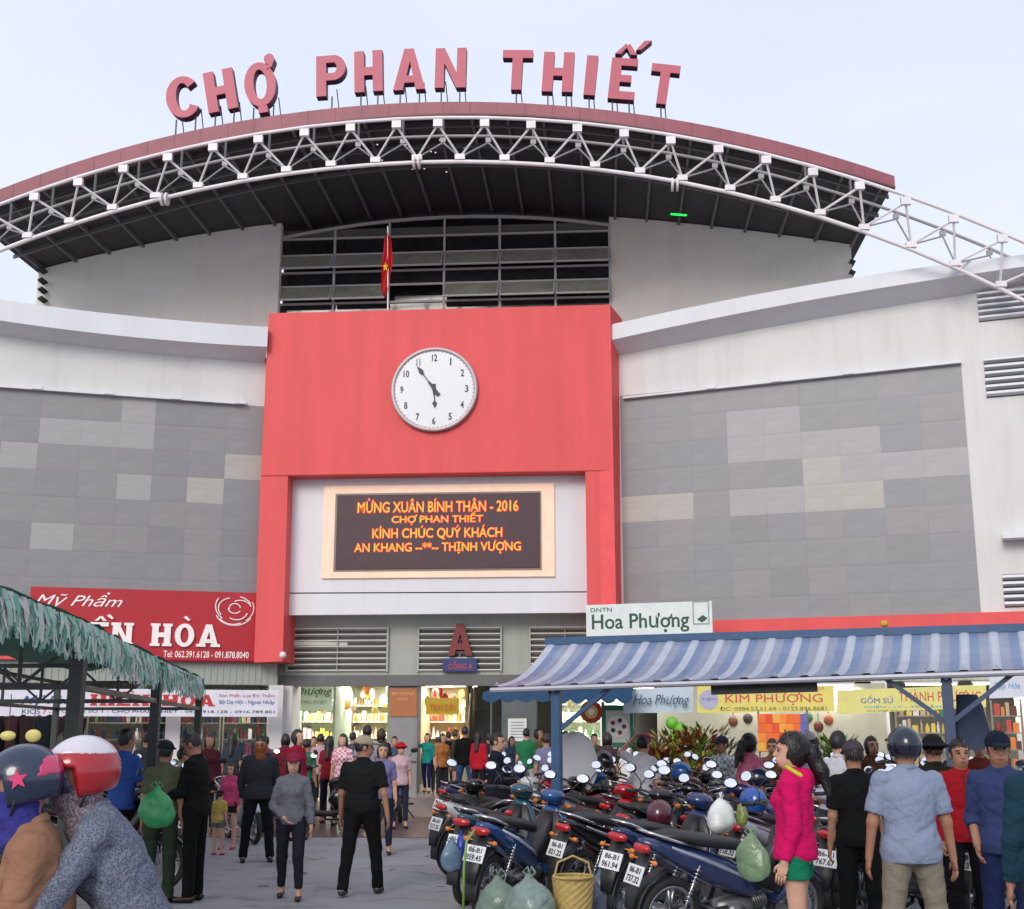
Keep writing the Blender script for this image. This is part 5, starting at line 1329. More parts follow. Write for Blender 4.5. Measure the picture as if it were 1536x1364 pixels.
# yellow banners at the right
YP = plane_through(1150, 1060, 25.5, -17)
def banner(x0, y0, x1, y1, col, label, pl=YP, off=0):
    return sign_board(pl, x0, y0, x1, y1, off, flat(col, .5), 'banner', label, thick=.012)
def banner_q(pts, col, label, pl):
    """banner hung on a slope: four photo corners (bottom left, bottom right, top right, top left)"""
    h = pl.hits(pts); t = thing('banner', label, 'sign', tuple(pl.pt(*h[0])))
    MB().pp(pl, h, 0, .012).build('board', flat(col, .5), t); return t
t = banner_q([(1046,1070),(1251,1067),(1251,1028),(1046,1029)], 'd8cc68', 'yellow banner with red lettering KIM PHƯỢNG hanging below the canopy', YP)
write('KIM PHƯỢNG', YP, (1088, 1039, 1234, 1058), .014, flat('c04a50'), t, .0, thick=.004)
write('TẠP HÓA - RAU - CÁ PHÊ - HOA TƯƠI', YP, (1082, 1031, 1236, 1037), .014, PK, t, .0, thick=.004)
write('ĐC: 0984.57.51.64 - 0123.896.8681', YP, (1080, 1060, 1240, 1066), .014, flat('6a6a40'), t, .0, thick=.004)
MB().cyl(YP.pt(*YP.hit(1063, 1050, .014), .014), YP.pt(*YP.hit(1063, 1050, .014), .018), .2, n=14).build('round_mark', flat('a8a8c0'), t)
write('TIỆM', YP, (1052, 1046, 1074, 1052), .02, flat('6a70b0'), t, .0, thick=.004)
t = banner_q([(1256,1072),(1479,1061),(1479,1027),(1256,1036)], 'd6d07c', 'yellow banner with blue and red lettering GỐM SỨ behind the canopy post', YP)
write('GỐM SỨ', YP, (1291, 1043, 1340, 1055), .014, flat('3a62b0'), t, .0, thick=.004)
write('THÀNH PHƯƠNG', YP, (1348, 1034, 1472, 1052), .014, flat('c04a50'), t, .0, thick=.004)
write('CHÉN - LY - TÔ - ẤM TRÀ', YP, (1296, 1057, 1440, 1062), .014, flat('40a0b0'), t, .0, thick=.004)
write('CHỢ PHAN THIẾT', YP, (1300, 1064, 1420, 1068), .014, flat('7a7a50'), t, .0, thick=.004)
t = banner_q([(1484,1048),(1640,1042),(1640,1006),(1484,1010)], 'c8ccd8', 'pale banner with faint pink and blue print at the right edge', YP)
write('Tạp Hóa', YP, (1492, 1024, 1530, 1036), .014, flat('7a9ac8'), t, .01, shear=.3, thick=.004)
t = banner_q([(935,1070),(1040,1069),(1040,1030),(935,1034)], 'b8c8d4', 'pale blue sign with dark italic lettering partly behind the blue awning', plane_through(980, 1050, 26.5, -8))
WP_ = plane_through(980, 1050, 26.4, -8); write('Hoa Phượng', WP_, (950, 1042, 1034, 1062), .0, flat('30506a'), t, .0, shear=.35, thick=.004)

# ---- shops under the wings: shelves, goods, lamps
sx0 = lambda pl, x: pl.hit(x, 1100, -1)[0]
shops = [(LW, 130, 230, 0), (LW, 235, 330, 1), (LW, 335, 405, 2), (LW, -40, 60, 3), (LW, 62, 125, 4)]
dark_pal = [9, 7, 9, 3, 9, 5, 7, 4, 8]
for pl, xa, xb, k in shops:
    shelf(pl, sx0(pl, xa), sx0(pl, xb), -1.2 if k < 3 else -.6, .1, 6, .42, ['glass-white shelf of cosmetics left of the charcoal stall posts', 'shelf of dark bottles behind the tall man in black', 'shelf with stacked dark caps near the white column', 'leftmost shelf of dark clothing goods behind the riders', 'narrow shelf between the dark stall and the cosmetics'][k], 40 + k, pal=dark_pal)
for k, x in enumerate((150, 280, 380)):
    lamp_tube(LW.pt(LW.hit(x, 1040, -1)[0], 2.85, -.9), LW.d, 1.2, ['tube lamp over the cosmetics shelf on the left', 'tube lamp behind the tall man in black', 'tube lamp beside the white entrance column'][k], 14)
for k, (x, y) in enumerate(((12, 1112), (50, 1112))):
    p = at_y(x, y - 8, 22.0); t = thing('hanging_lamp_shade', ['left one of two pale yellow disc shades above the helmets', 'right one of two pale yellow disc shades above the helmets'][k], 'lamp', tuple(p))
    MB().ell(p, (.14, .06, .11 if k else .085), n=14, m=8, z0=-.99).build('shade', flat('c8c070', .5), t); MB().cyl(p + Vector((0, 0, .1)), p + Vector((0, 0, .7)), .008).build('cord', black_m, t)
# clothes rail in the dark shop at the far left: dark garments, each a thing
for k in range(16):
    x = -5 + k * 8.0; p = at_y(x, 1072 + (k * 7) % 5, 22.6 + .3 * (k % 3)); t = thing('hanging_garment', ['black', 'dark brown', 'plum', 'maroon', 'blue-black'][k % 5] + ' garment hanging ' + ORD[k] + ' from the left in the row under the white banner', 'garment', tuple(p), group='dark garments hanging under the white banner')
    w = rnd.uniform(.12, .2); MB().loft([(0, 0, .02, .02), (0, -.08, w, .03), (0, -.5, w * .8, .035), (0, -.62 - rnd.uniform(0, .12), w * .9, .04)], 8, 3).build('cloth', cloth(('181418', '2a1c1c', '241a22', '3a2024', '151a22')[k % 5]), t, smooth=True)
    ch = t.children[0]; a = np.array([v.co[:] for v in ch.data.vertices]); 
    for v in ch.data.vertices: v.co = (v.co.y + p.x, v.co.x + p.y, v.co.z + p.z)
# right wing shops
for k, (xa, xb, off) in enumerate(((1345, 1420, 2.2), (1440, 1480, 1.6), (1490, 1535, 1.4), (1545, 1640, 1.5))):
    shelf(RW, RW.hit(xa, 1100, off)[0], RW.hit(xb, 1100, off)[0], off, .1, 6, .36, ['green-edged shelf of jars and cups behind the man in the navy helmet', 'shelf of brown clay pots behind the canopy post', 'shelf of red clay ware behind the man in the navy cap', 'shelf at the right edge beyond the frame of the last pier'][k], 60 + k, pal=[8, 3, 2, 4, 8] if k == 0 else [7, 8, 0, 7, 6])
for k, x in enumerate((960, 1130, 1250, 1400, 1500)):
    lamp_tube(RW.pt(RW.hit(x, 1050, -.6)[0], 2.7, .2), RW.d, 1.2, ['tube lamp behind the pale blue sign', 'tube lamp above the orange packets', 'tube lamp left of the ceramics shelf', 'tube lamp above the ceramics shelf', 'rightmost tube lamp under the wing'][k], 28)
# orange packets in a rack
PKP = plane_through(1180, 1100, 24.5, -12)
t = thing('packet_rack', 'rack of bright orange and yellow packets above the pony-tailed girl', 'rack', tuple(PKP.pt(*PKP.hit(1180, 1125))))
rr = random.Random(3)
fr = MB()
for i in range(4):
    for j in range(7):
        x = 1143 + j * 10.5; y = 1078 + i * 14; h = PKP.hit(x, y)
        MB().box(PKP.pt(h[0], h[1], .05), (.14, .06, .17), Matrix.Rotation(PKP.a + rr.uniform(-.15, .15), 3, 'Z')).build('packet', flat(('e86a28', 'f08a30', 'e04a20', 'e86a28', 'e8a840')[(i * 3 + j * 2) % 5] if j < 6 else '6068a8', .35), t)
h0 = PKP.hit(1140, 1135); h1 = PKP.hit(1214, 1135)
for s in (h0[0], h1[0]): fr.bar(PKP.pt(s, 0.02), PKP.pt(s, 2.0), .03, .03)
for i in range(5): z = PKP.hit(1180, 1085 + i * 14)[1]; fr.bar(PKP.pt(h0[0], z), PKP.pt(h1[0], z), .02, .02)
fr.build('frame', flat('707070', .4), t)
# small framed pictures on the right shop front, pale wall behind
wp = flat('a8a894', .7)
t = thing('shop_partition', 'pale shop partition wall behind the pink blouse and orange packets', 'wall', tuple(RW.pt(RW.hit(1150, 1100, .2)[0], .02, .2)))
a, b_ = RW.hit(985, 1100, .2)[0], RW.hit(1330, 1100, .2)[0]
MB().pp(RW, [(a, .02), (b_, .02), (b_, 2.7), (a, 2.7)], .1, .02).build('wall_sheet', wp, t)
for k, (x, y) in enumerate(((1100, 1082), (1122, 1078), (1212, 1076), (1243, 1080), (1228, 1090))):
    p = RW.hit(x, y, .15); q = thing('hanging_trinket', ['brown round trinket, leftmost on the pale partition', 'charcoal trinket, second from the left on the pale partition', 'dark green trinket left of the pair on the pale partition', 'tan trinket, rightmost on the pale partition', 'small red-brown trinket lowest on the pale partition'][k], 'ornament', tuple(RW.pt(*p, .15)), group='trinkets hanging on the pale partition')
    MB().ell(RW.pt(*p, .18), (.12, .05, .13), n=8, m=5, z0=-.95).build('ornament', flat(('6a3a20', '30282c', '3a5a30', '8a4a28', '5a2a20')[k]), q); MB().cyl(RW.pt(p[0], p[1] + .1, .18), RW.pt(p[0], p[1] + .35, .18), .008).build('string', black_m, q)
# shop by the entrance at the right: green poster post, ball poster, ribbon sign
t = thing('poster_stand', 'green-framed poster with a black and white ball between the entrance and the plants', 'poster', tuple(at_y(928, 1170, 27)))
FP = plane_through(928, 1100, 27.0, -6)
rectpx(FP, 904, 1058, 950, 1122, 0, .04).build('board', flat('2a6a50'), t); rectpx(FP, 909, 1066, 945, 1114, .042, .05).build('print', flat('b8bcb4'), t)
c = FP.hit(927, 1090, .05); MB().cyl(FP.pt(*c, .05), FP.pt(*c, .06), .22, n=20).build('ball_print', flat('d8d4d0'), t)
for k in range(5): a = k * 1.256; MB().cyl(FP.pt(c[0] + .13 * math.cos(a), c[1] + .13 * math.sin(a), .06), FP.pt(c[0] + .13 * math.cos(a), c[1] + .13 * math.sin(a), .064), .055, n=5).build('ball_patch', flat('302428' if k % 2 else '7a2430'), t)
MB().bar(FP.pt(FP.hit(905, 1100)[0], .02), FP.pt(FP.hit(905, 1100)[0], 2.2), .06, .06).bar(FP.pt(FP.hit(949, 1100)[0], .02), FP.pt(FP.hit(949, 1100)[0], 1.6), .05, .05).build('post', flat('2a6a50'), t)
p = FP.hit(887, 1068); t = thing('ribbon_rosette', 'red and yellow rosette sign hanging right of the blue canopy post', 'ornament', tuple(FP.pt(*p)))
MB().cyl(FP.pt(*p, 0), FP.pt(*p, .04), .24, n=16).build('ring', flat('a83830'), t); MB().cyl(FP.pt(*p, .042), FP.pt(*p, .06), .14, n=16).build('centre', flat('d8b060'), t); MB().cyl(FP.pt(*p, .062), FP.pt(*p, .07), .07, n=12).build('eye_disc', flat('e8e4dc'), t)
# potted plants
for k, (x, Y, h, r_) in enumerate(((905, 24.6, 1.15, .35), (975, 24.2, 1.35, .42), (1012, 24.0, 1.5, .42), (1032, 23.4, 1.55, .45), (1060, 23.2, 1.6, .42), (1078, 24.0, 1.35, .35), (1000, 22.8, 1.2, .35), (985, 23.0, 1.3, .3), (1255, 22, 1.4, .3), (1040, 22.4, 1.1, .4), (840, 26.8, 1.3, .4), (870, 26, 1.2, .35))):
    p = at_y(x, 1180, Y); p.z = .012
    cols = (('4a6a20', .45), ('7a2a1c', .35), ('8a7a20', .2)) if k in (2, 3, 4, 6, 7, 9) else (('2a5018', .6), ('5a7a20', .4))
    leaf_plant(p, h, r_, 420, cols, ['low green plant by the ball poster', 'bushy plant behind the hand with the red cap', 'croton with red leaves, left of the croton row', 'tall red and green croton in the middle of the plants', 'tall croton beside the woman in the grey check shirt', 'green plant behind the woman in the grey check shirt', 'short croton in front of the croton row', 'slim croton beside the man shading his face', 'slim green plant right of the girl in the pink hoodie', 'low wide croton just behind the parked motorbikes', 'green plant left of the blue canopy post', 'green plant right of the blue canopy post'][k], 90 + k)
p = at_y(1022, 1110, 25.6); bmn = MB()
t = thing('green_balloon_plant', 'bright lime green plush ball display beside the blue door', 'display', tuple(at_y(1015, 1170, 25.6)))
for x, y, r_ in ((1008, 1085, .13), (1020, 1095, .15), (1012, 1108, .14)): MB().ell(at_y(x, y, 25.6), (r_, r_, r_), n=12, m=8, z0=-.98).build('ball', flat('6ab030', .5), t, smooth=True)
MB().cyl(at_y(1015, 1110, 25.6), Vector((at_y(1015, 1110, 25.6).x, 25.6, .02)), .03).build('post', flat('2a6a80'), t)

# ---- hall interior: bright stalls seen through the doors
IPl = Plane(0, 39.0, -4.2)
def stall(x0, x1, Y, label, seed, wall='c8d0bc', back=2.4, hgt=3.1, rows=5, pal=None, lamps=2, power=55, name='market_stall'):
    pl = plane_through((x0 + x1) / 2, 1100, Y, -4.2); a, b_ = pl.hit(x0, 1100)[0], pl.hit(x1, 1100)[0]
    t = thing(name, label, 'stall', tuple(pl.pt((a + b_) / 2, .03)))
    wm = flat(wall, .6)
    MB().pp(pl, [(a, .03), (b_, .03), (b_, hgt), (a, hgt)], -back, -back - .08).build('back_wall', wm, t)
    for s in (a, b_): MB().pp(pl, [(s - .04, .03), (s + .04, .03), (s + .04, hgt), (s - .04, hgt)], 0, -back).build('side_wall', wm, t)
    MB().pp(pl, [(a + .05, .03), (b_ - .05, .03), (b_ - .05, .95), (a + .05, .95)], -.3, -.8).build('counter', flat('b8b4a8', .4), t)
    for k in range(rows):
        z = .35 + k * .5
        MB().pp(pl, [(a + .05, z), (b_ - .05, z), (b_ - .05, z + .03), (a + .05, z + .03)], -back + .35, -back + .02).build('shelf_board', flat('d0ccc0', .4), t)
        goods(pl, a + .1, b_ - .15, -back + .33, z + .031, .36, t, seed * 17 + k, pal=pal)
    goods(pl, a + .15, b_ - .2, -.35, .951, .3, t, seed * 17 + 9, depth=.4, pal=pal)
    rq = random.Random(seed + 70); hb = {}
    for k in range(int((b_ - a) * 9)):
        s = rq.uniform(a + .1, b_ - .1); c = rq.choice(pal or [0, 3, 5]); z = hgt - rq.uniform(.25, .9); o = -rq.uniform(.3, back - .4)
        q_ = hb.setdefault(c, MB()); q_.ell(pl.pt(s, z, o), (rq.uniform(.05, .12), .05, rq.uniform(.08, .2)), n=6, m=4, z0=-.95)
    for c, q_ in hb.items(): q_.build('hanging_goods', GOODS[c], t, kind='stuff')
    for k in range(lamps):
        s = a + (b_ - a) * (k + .5) / lamps
        lamp_tube(pl.pt(s, hgt - .1, -back * .45), pl.d, 1.2, 'tube lamp over the ' + ' '.join(label.split(',')[0].split()[:7]) + (', its left one', ', its right one')[k], power)
    return pl, t
pl1, _ = stall(424, 500, 37.5, 'white-lit stall behind the group of shoppers at the left door', 1, '98a898', pal=[3, 3, 8, 2, 10], power=75)
pl2, _ = stall(503, 582, 38.2, 'cream-lit stall beside the grey entrance pillar', 2, 'a8a890', pal=[3, 2, 8, 3, 6], power=75)
pl3, _ = stall(628, 700, 38.6, 'warm-lit stall under the yellow inner sign', 3, 'b0a080', pal=[2, 6, 8, 3, 0], power=75)
pl4, _ = stall(832, 925, 36.2, 'bright stall right of the blue canopy post', 4, 'c8d0bc', pal=[3, 8, 4, 3], power=70)
t = banner_q([(426,1066),(499,1066),(499,1030),(426,1030)], 'a8b8a4', 'pale green sign with dark script inside the left door', plane_through(460, 1050, 36.5, -4.2))
GP = plane_through(460, 1050, 36.4, -4.2); write('Phượng', GP, (443, 1031, 498, 1046), .0, flat('284838'), t, .0, shear=.3, thick=.01); write('VÀNG BẠC - ĐÁ QUÝ', GP, (440, 1050, 490, 1055), .0, flat('506858'), t, .01, thick=.01)
t = banner_q([(639,1072),(689,1072),(689,1047),(639,1047)], 'b89a28', 'yellow sign with orange lettering inside the middle door', plane_through(660, 1060, 37.0, -4.2))
GP = plane_through(660, 1060, 36.9, -4.2); write('TRÁI CÂY', GP, (645, 1054, 684, 1066), .0, flat('b85020'), t, .0, thick=.01)
t = banner_q([(754,1074),(797,1074),(797,1048),(754,1048)], '2a3a80', 'dark blue notice with white lines inside the right door', plane_through(776, 1060, 36.0, -4.2))
GP = plane_through(776, 1060, 35.9, -4.2)
for i, s_ in enumerate(('QUẦY HÀNG', 'TẦNG LẦU', 'LỐI LÊN')): write(s_, GP, (759, 1051 + i * 8, 792, 1056 + i * 8), .0, flat('a0a8d0'), t, .0, thick=.01)
NP = plane_through(776, 1095, 35.8, -4.2)
t = thing('white_notice', 'white notice on a grey cabinet under the dark blue notice', 'notice', tuple(NP.pt(*NP.hit(775, 1112))))
rectpx(NP, 762, 1078, 790, 1112, .0, .03).build('board', flat('c0c4c8'), t); 
for i in range(6): rectpx(NP, 766, 1083 + i * 4.5, 786, 1084.5 + i * 4.5, .031, .034).build('print_line', flat('808890'), t)
t = thing('grey_cabinet', 'grey cabinet standing under the white notice inside the hall', 'cabinet', tuple(NP.pt(NP.hit(778, 1112)[0], .03)))
a, b_ = NP.hit(752, 1100)[0], NP.hit(805, 1100)[0]; MB().pp(NP, [(a, .03), (b_, .03), (b_, 2.5), (a, 2.5)], -.02, -.6).build('cabinet_body', flat('50565c', .4), t, bevel=.02)
# stair rising at the right of the middle door
es = thing('staircase', 'dark staircase with steel balustrade rising inside the middle door', 'staircase', (-.6, 37.0, .03))
a0 = at_y(703, 1100, 37); 
for k in range(12): MB().box((a0.x + .9, 36.2 + k * .32, .12 + k * .18), (1.6, .32, .18 + k * .0)).build('step', flat('3a3a3c', .5), es)
MB().bar((a0.x + .02, 36, 1.0), (a0.x + .02, 40, 3.3), .08, .5).build('balustrade', flat('4a4a4c', .3), es); MB().tube([(a0.x + .02, 36, 1.35), (a0.x + .02, 40, 3.65)], .04, 8).build('handrail', chrome, es)
for k, (x, Y) in enumerate(((560, 35.0), (470, 34.6), (660, 35.2), (760, 34.5), (840, 34.0))):
    p = at_y(x, 1050, Y); lamp_tube((p.x, Y, 3.35), (1, -.07, 0), 1.2, ['ceiling tube behind the grey pillar', 'ceiling tube over the left door', 'ceiling tube over the middle door', 'ceiling tube over the right door', 'ceiling tube behind the blue canopy post'][k], 30)

# ---- blue scalloped awnings
def awning(x0, y0, x1, y1, Y, deg, col, label, drop=.35, dep=1.2):
    pl = plane_through((x0 + x1) / 2, y0, Y, deg); a, b_ = pl.hit(x0, y0)[0], pl.hit(x1, y0)[0]; z = pl.hit((x0 + x1) / 2, y0)[1]; zb = pl.hit((x0 + x1) / 2, y1)[1]
    t = thing('awning', label, 'awning', tuple(pl.pt((a + b_) / 2, zb)))
    m = MB(); m.prism([pl.pt(a, z, 0), pl.pt(b_, z, 0), pl.pt(b_, z + .10, -dep), pl.pt(a, z + .10, -dep)], (0, 0, .02)); m.build('sheet', cloth(col), t)
    n = max(4, int((b_ - a) / .3)); v = MB()
    for k in range(n):
        s0 = a + (b_ - a) * k / n; s1 = a + (b_ - a) * (k + 1) / n; w = s1 - s0
        pts = [(s0, z)] + [(s0 + w * i / 6, z - (z - zb) * (.65 + .35 * math.sin(math.pi * i / 6))) for i in range(7)] + [(s1, z)]
        v.pp(pl, pts[::-1], .01, .022)
    v.build('valance', cloth(col), t)
    for s in (a, b_): MB().cyl(pl.pt(s, z + .05, -dep), pl.pt(s, 0.02, -dep), .025).build('post', dark_g, t)
awning(724, 1040, 828, 1054, 27.0, -8, '3c5c80', 'blue scalloped awning left of the canopy post')
awning(832, 1036, 948, 1056, 25.5, -8, '34587c', 'blue scalloped awning right of the canopy post')

# ---- striped canopy on blue posts (right foreground)
blue_p = mat('post_blue', (.02, .07, .16), .4, var=.12, scale=6); navy_p = mat('post_navy', (.03, .055, .12), .45)
can = thing('market_canopy', 'long blue and white striped canopy with curved sheet on blue posts', 'canopy', (3, 14, 0))
EP = plane_through(830, 1031, 14.0, -20)
e_px = [(736, 1031), (830, 1027.5), (1140, 1017), (1425, 1008), (1536, 1004), (1750, 996)]
r_px = [(822, 967), (1068, 958), (1250, 953), (1536, 945.5), (1800, 939)]
EL = EP.hits(e_px); RP = EP; RL = EP.hits(r_px, -1.75)
fE = np.poly1d(np.polyfit([a for a, _ in EL], [b for _, b in EL], 1)); fR = np.poly1d(np.polyfit([a for a, _ in RL], [b for _, b in RL], 1))
cs0, cs1 = EL[0][0], EL[-1][0]; rs0 = RL[0][0]
sh_b = mat('sheet_blue', (.15, .20, .33), .35, var=.1, scale=5); sh_w = mat('sheet_pale', (.40, .43, .50), .35, var=.08, scale=5); sh_g = mat('sheet_grey', (.23, .26, .34), .35, var=.1, scale=5)
NS = 66; wst = (cs1 - cs0) / NS
def cpt(s, t, dz=0):
    """t 0 at the eave, 1 at the ridge; the sheet bulges upward"""
    se = s; sr = rs0 + (s - cs0) * (cs1 - rs0) / (cs1 - cs0)
    ss_ = se + (sr - se) * t; z = float(fE(se)) * (1 - t) + float(fR(sr)) * t - .13 * math.sin(math.pi * t)
    return EP.pt(ss_, z + dz, -1.75 * t)
pat_ = [sh_w, sh_b, sh_g, sh_w, sh_g, sh_b]
for k in range(NS):
    m = MB(); n = 9; s0 = cs0 + wst * k; rib_ = k % 3 == 0
    for i in range(n):
        t0, t1 = i / n, (i + 1) / n
        dz = .013 if rib_ else 0
        prof = [(0, 0), (.22, dz), (.78, dz), (1, 0)]
        for (u0, d0), (u1, d1) in zip(prof[:-1], prof[1:]):
            m.quad(cpt(s0 + wst * u0, t0, d0), cpt(s0 + wst * u1, t0, d1), cpt(s0 + wst * u1, t1, d1), cpt(s0 + wst * u0, t1, d0))
    m.build('roof_sheet', pat_[k % 6], can, smooth=False)
m = MB(); m.tube([cpt(cs0, 0, -.035), cpt(cs1, 0, -.035)], .03, 8); m.build('eave_pipe', mat('pipe_pale', (.42, .42, .47), .35, .3), can)
MB().bar(cpt(cs0 - .03, 1, .03), cpt(cs1, 1, .03), .09, .09).build('ridge_beam', blue_p, can)
MB().tube([cpt(cs0, i / 8, -.03) for i in range(9)], .016, 6).build('end_hoop', blue_p, can)
for q in (.35, .7): MB().bar(cpt(cs0, q, -.05), cpt(cs1, q, -.05), .04, .05).build('purlin', navy_p, can)
a, b_ = EP.hit(1062, 1018)[0], EP.hit(1222, 1014)[0]
MB().bar(cpt(a, .08, -.10), cpt(b_, .08, -.10), .06, .13).build('cross_beam', black_m, can)
rv = MB()
for k in range(NS // 3): rv.ell(cpt(cs0 + wst * (3 * k + .5), .03, .035), (.016, .016, .012), n=6, m=3)
rv.build('rivet', mat('pipe_pale', (.42, .42, .47), .35, .3), can, kind='stuff')
for px, m in ((830, blue_p), (1425, navy_p), (2050, navy_p)):
    s = EP.hit(px, 1100)[0]; zt_ = float(fE(s)) - .03
    
    po = MB().box(EP.pt(s, zt_ / 2, -.12), (.105, .105, zt_), Matrix.Rotation(EP.a, 3, 'Z')).build('post', m, can, bevel=.008)
    for sg in (-1, 1):
        if px == 830 and sg < 0: MB().bar(EP.pt(s, zt_ - .25, -.15), EP.pt(s - .3, zt_ + .1, -.6), .03, .03).build('brace', m, can)
        else: MB().bar(EP.pt(s, zt_ - .48, -.12), EP.pt(s + sg * .62, zt_ + .0, -.10), .045, .045).build('brace', m, can)
    MB().tube([cpt(s, i / 8, -.06) for i in range(9)], .024, 6).build('rafter', m, can)
s = EP.hit(830, 1100)[0]; MB().bar(EP.pt(s - .06, .95, -.02), EP.pt(s - .38, .1, .1), .035, .035).build('brace', blue_p, can)
yl = thing('yellow_bulb', 'small yellow knob on the ridge of the striped canopy', 'knob', tuple(cpt(EP.hit(1322, 950, -1.75)[0], 1, .07)))
MB().ell(cpt(EP.hit(1322, 950, -1.75)[0] - .0, 1, .12), (.05, .05, .04), n=10, m=6, z0=-.95).build('knob', flat('c89a30'), yl)
# folded blue tarpaulin hanging behind the second post
FQ = plane_through(1449, 1100, 13.6, -15)
t = thing('folded_tarpaulin', 'folded grey-blue tarpaulin hanging beside the navy canopy post', 'tarpaulin', tuple(FQ.pt(*FQ.hit(1449, 1125))))
h = [FQ.hit(x, y) for x, y in ((1448, 1042), (1452, 1060), (1454, 1090), (1458, 1125))]; m = MB()
for j, (s, z) in enumerate(h):
    pass
c_ = [(FQ.pt(s, z), w) for (s, z), w in zip(h, (.10, .13, .16, .19))]
i0 = len(m.v)
for p, w in c_:
    for k in range(12): a = 2 * math.pi * k / 12; rr_ = w * (1 + .25 * math.cos(a * 3)); m.v.append((p.x + rr_ * math.cos(a), p.y + .08 * math.sin(a), p.z))
for j in range(3):
    for k in range(12): a = j * 12; m.f.append((a + k, a + (k + 1) % 12, a + 12 + (k + 1) % 12, a + 12 + k))
m.build('cloth', cloth('56657c'), t, smooth=True)

# ---- left stall: dark frame with a fringed green awning
LS = [(0, 6.9), (1, 9.3), (2, 14.0), (3, 19.0)]
ZE = 2.35
def edge_pt(px, py):  # point of the awning edge at height ZE above the ground
    r = ray(px, py); t = (ZE - CAMZ) / r.z; return Vector((r.x * t, r.y * t, ZE))
EPS = [edge_pt(*p) for p in ((-60, 866), (0, 894), (62, 917), (125, 941), (180, 968), (235, 994), (270, 1009), (300, 1021))]
lst = thing('street_stall', 'dark steel stall frame with a ragged green fringed awning at the left', 'stall', (-4, 10, 0))
fr_g = [cloth(c) for c in ('a8ccbc', '84b8a2', 'ccd8d0', 'd8cccc', '649a84', 'c0dccc')]
cum = [0]
for a, b_ in zip(EPS[:-1], EPS[1:]): cum.append(cum[-1] + (b_ - a).length)
def along(d):
    for i in range(len(EPS) - 1):
        if d <= cum[i + 1] or i == len(EPS) - 2: t = (d - cum[i]) / (cum[i + 1] - cum[i]); return EPS[i].lerp(EPS[i + 1], t)
rr = random.Random(11); bins = [MB() for _ in fr_g]; d = 0; out = Vector((.30, 1, 0)).normalized(); side = Vector((1, -.25, 0)).normalized()
while d < cum[-1]:
    p = along(d); w = rr.uniform(.012, .045); L_ = rr.uniform(.16, .34) * (.85 if d < 4 else 1.0); sw_ = rr.uniform(-.05, .05)
    off = side * rr.uniform(-.02, .04); m = bins[rr.choice((0, 0, 1, 1, 2, 3, 3, 4, 5))]
    q0 = p + off + Vector((0, 0, .03)); q1 = q0 + out * w; md = q0 + side * rr.uniform(-.02, .05) + Vector((0, 0, -L_ * .5)) + out * sw_ * .5; e = q0 + side * rr.uniform(-.03, .06) + Vector((0, 0, -L_)) + out * sw_
    m.quad(q0, q1, md + out * w * rr.uniform(.6, 1.3), md); m.quad(md, md + out * w, e + out * w * rr.uniform(.1, .9), e)
    d += rr.uniform(.006, .016)
for k, m in enumerate(bins): m.build('fringe', fr_g[k], lst, kind='stuff', label='hanging strip fringe of green and grey netting')
# awning cloth over the stall, going back to the left
m = MB(); nd = 40; rr = random.Random(4)
for i in range(nd + 1):
    p = along(cum[-1] * i / nd)
    for j in range(7):
        u = j / 6; m.v.append(tuple(p + side * (.03 - 2.3 * u) + Vector((0, 0, .05 + .45 * math.sin(u * 2.2) * .4 - .05 * math.sin(u * 9) + rr.uniform(-.02, .02)))))
for i in range(nd):
    for j in range(6): a = i * 7 + j; m.f.append((a, a + 1, a + 8, a + 7))
m.build('awning_cloth', cloth('6a9a86'), lst, smooth=True)
steel_d = mat('steel_dark_green', (.02, .028, .028), .45)
posts = [(110, 9.3, .1), (231, 14.0, .1), (296, 19.0, .09)]
PB = []
for px, Y, w in posts:
    p = at_y(px, 1100, Y); PB.append(p); MB().box((p.x, p.y, ZE / 2), (w, w, ZE)).build('post', steel_d, lst)
far = [Vector((p.x - 2.2, p.y + .2, 0)) for p in PB]
for p in far: MB().box((p.x, p.y, ZE / 2), (.08, .08, ZE)).build('post', steel_d, lst)
for (a, b_) in ((PB[0], PB[1]), (PB[1], PB[2]), (far[0], far[1]), (far[1], far[2]), (PB[0], far[0]), (PB[1], far[1]), (PB[2], far[2])):
    for z in (ZE - .03, ZE - .42): MB().bar(Vector((a.x, a.y, z)), Vector((b_.x, b_.y, z)), .045, .045).build('rail', steel_d, lst)
near = Vector((PB[0].x + .2, 5.4, 0)); nf = Vector((near.x - 2.2, 5.6, 0))
for z in (ZE - .03,): MB().bar(Vector((PB[0].x, PB[0].y, z)), Vector((near.x - .1, near.y, z)), .045, .045).build('rail', steel_d, lst)
for a, b_ in ((far[0], PB[0]), (far[1], PB[1])):
    n = 5
    for k in range(n):
        p0 = a.lerp(b_, k / n); p1 = a.lerp(b_, (k + 1) / n); zz = (ZE - .42, ZE - .06)
        MB().bar(Vector((p0.x, p0.y, zz[k % 2])), Vector((p1.x, p1.y, zz[(k + 1) % 2])), .02, .02).build('lattice_bar', steel_d, lst)
        MB().bar(Vector((p1.x, p1.y, zz[0])), Vector((p1.x, p1.y, zz[1])), .025, .025).build('lattice_bar', steel_d, lst)
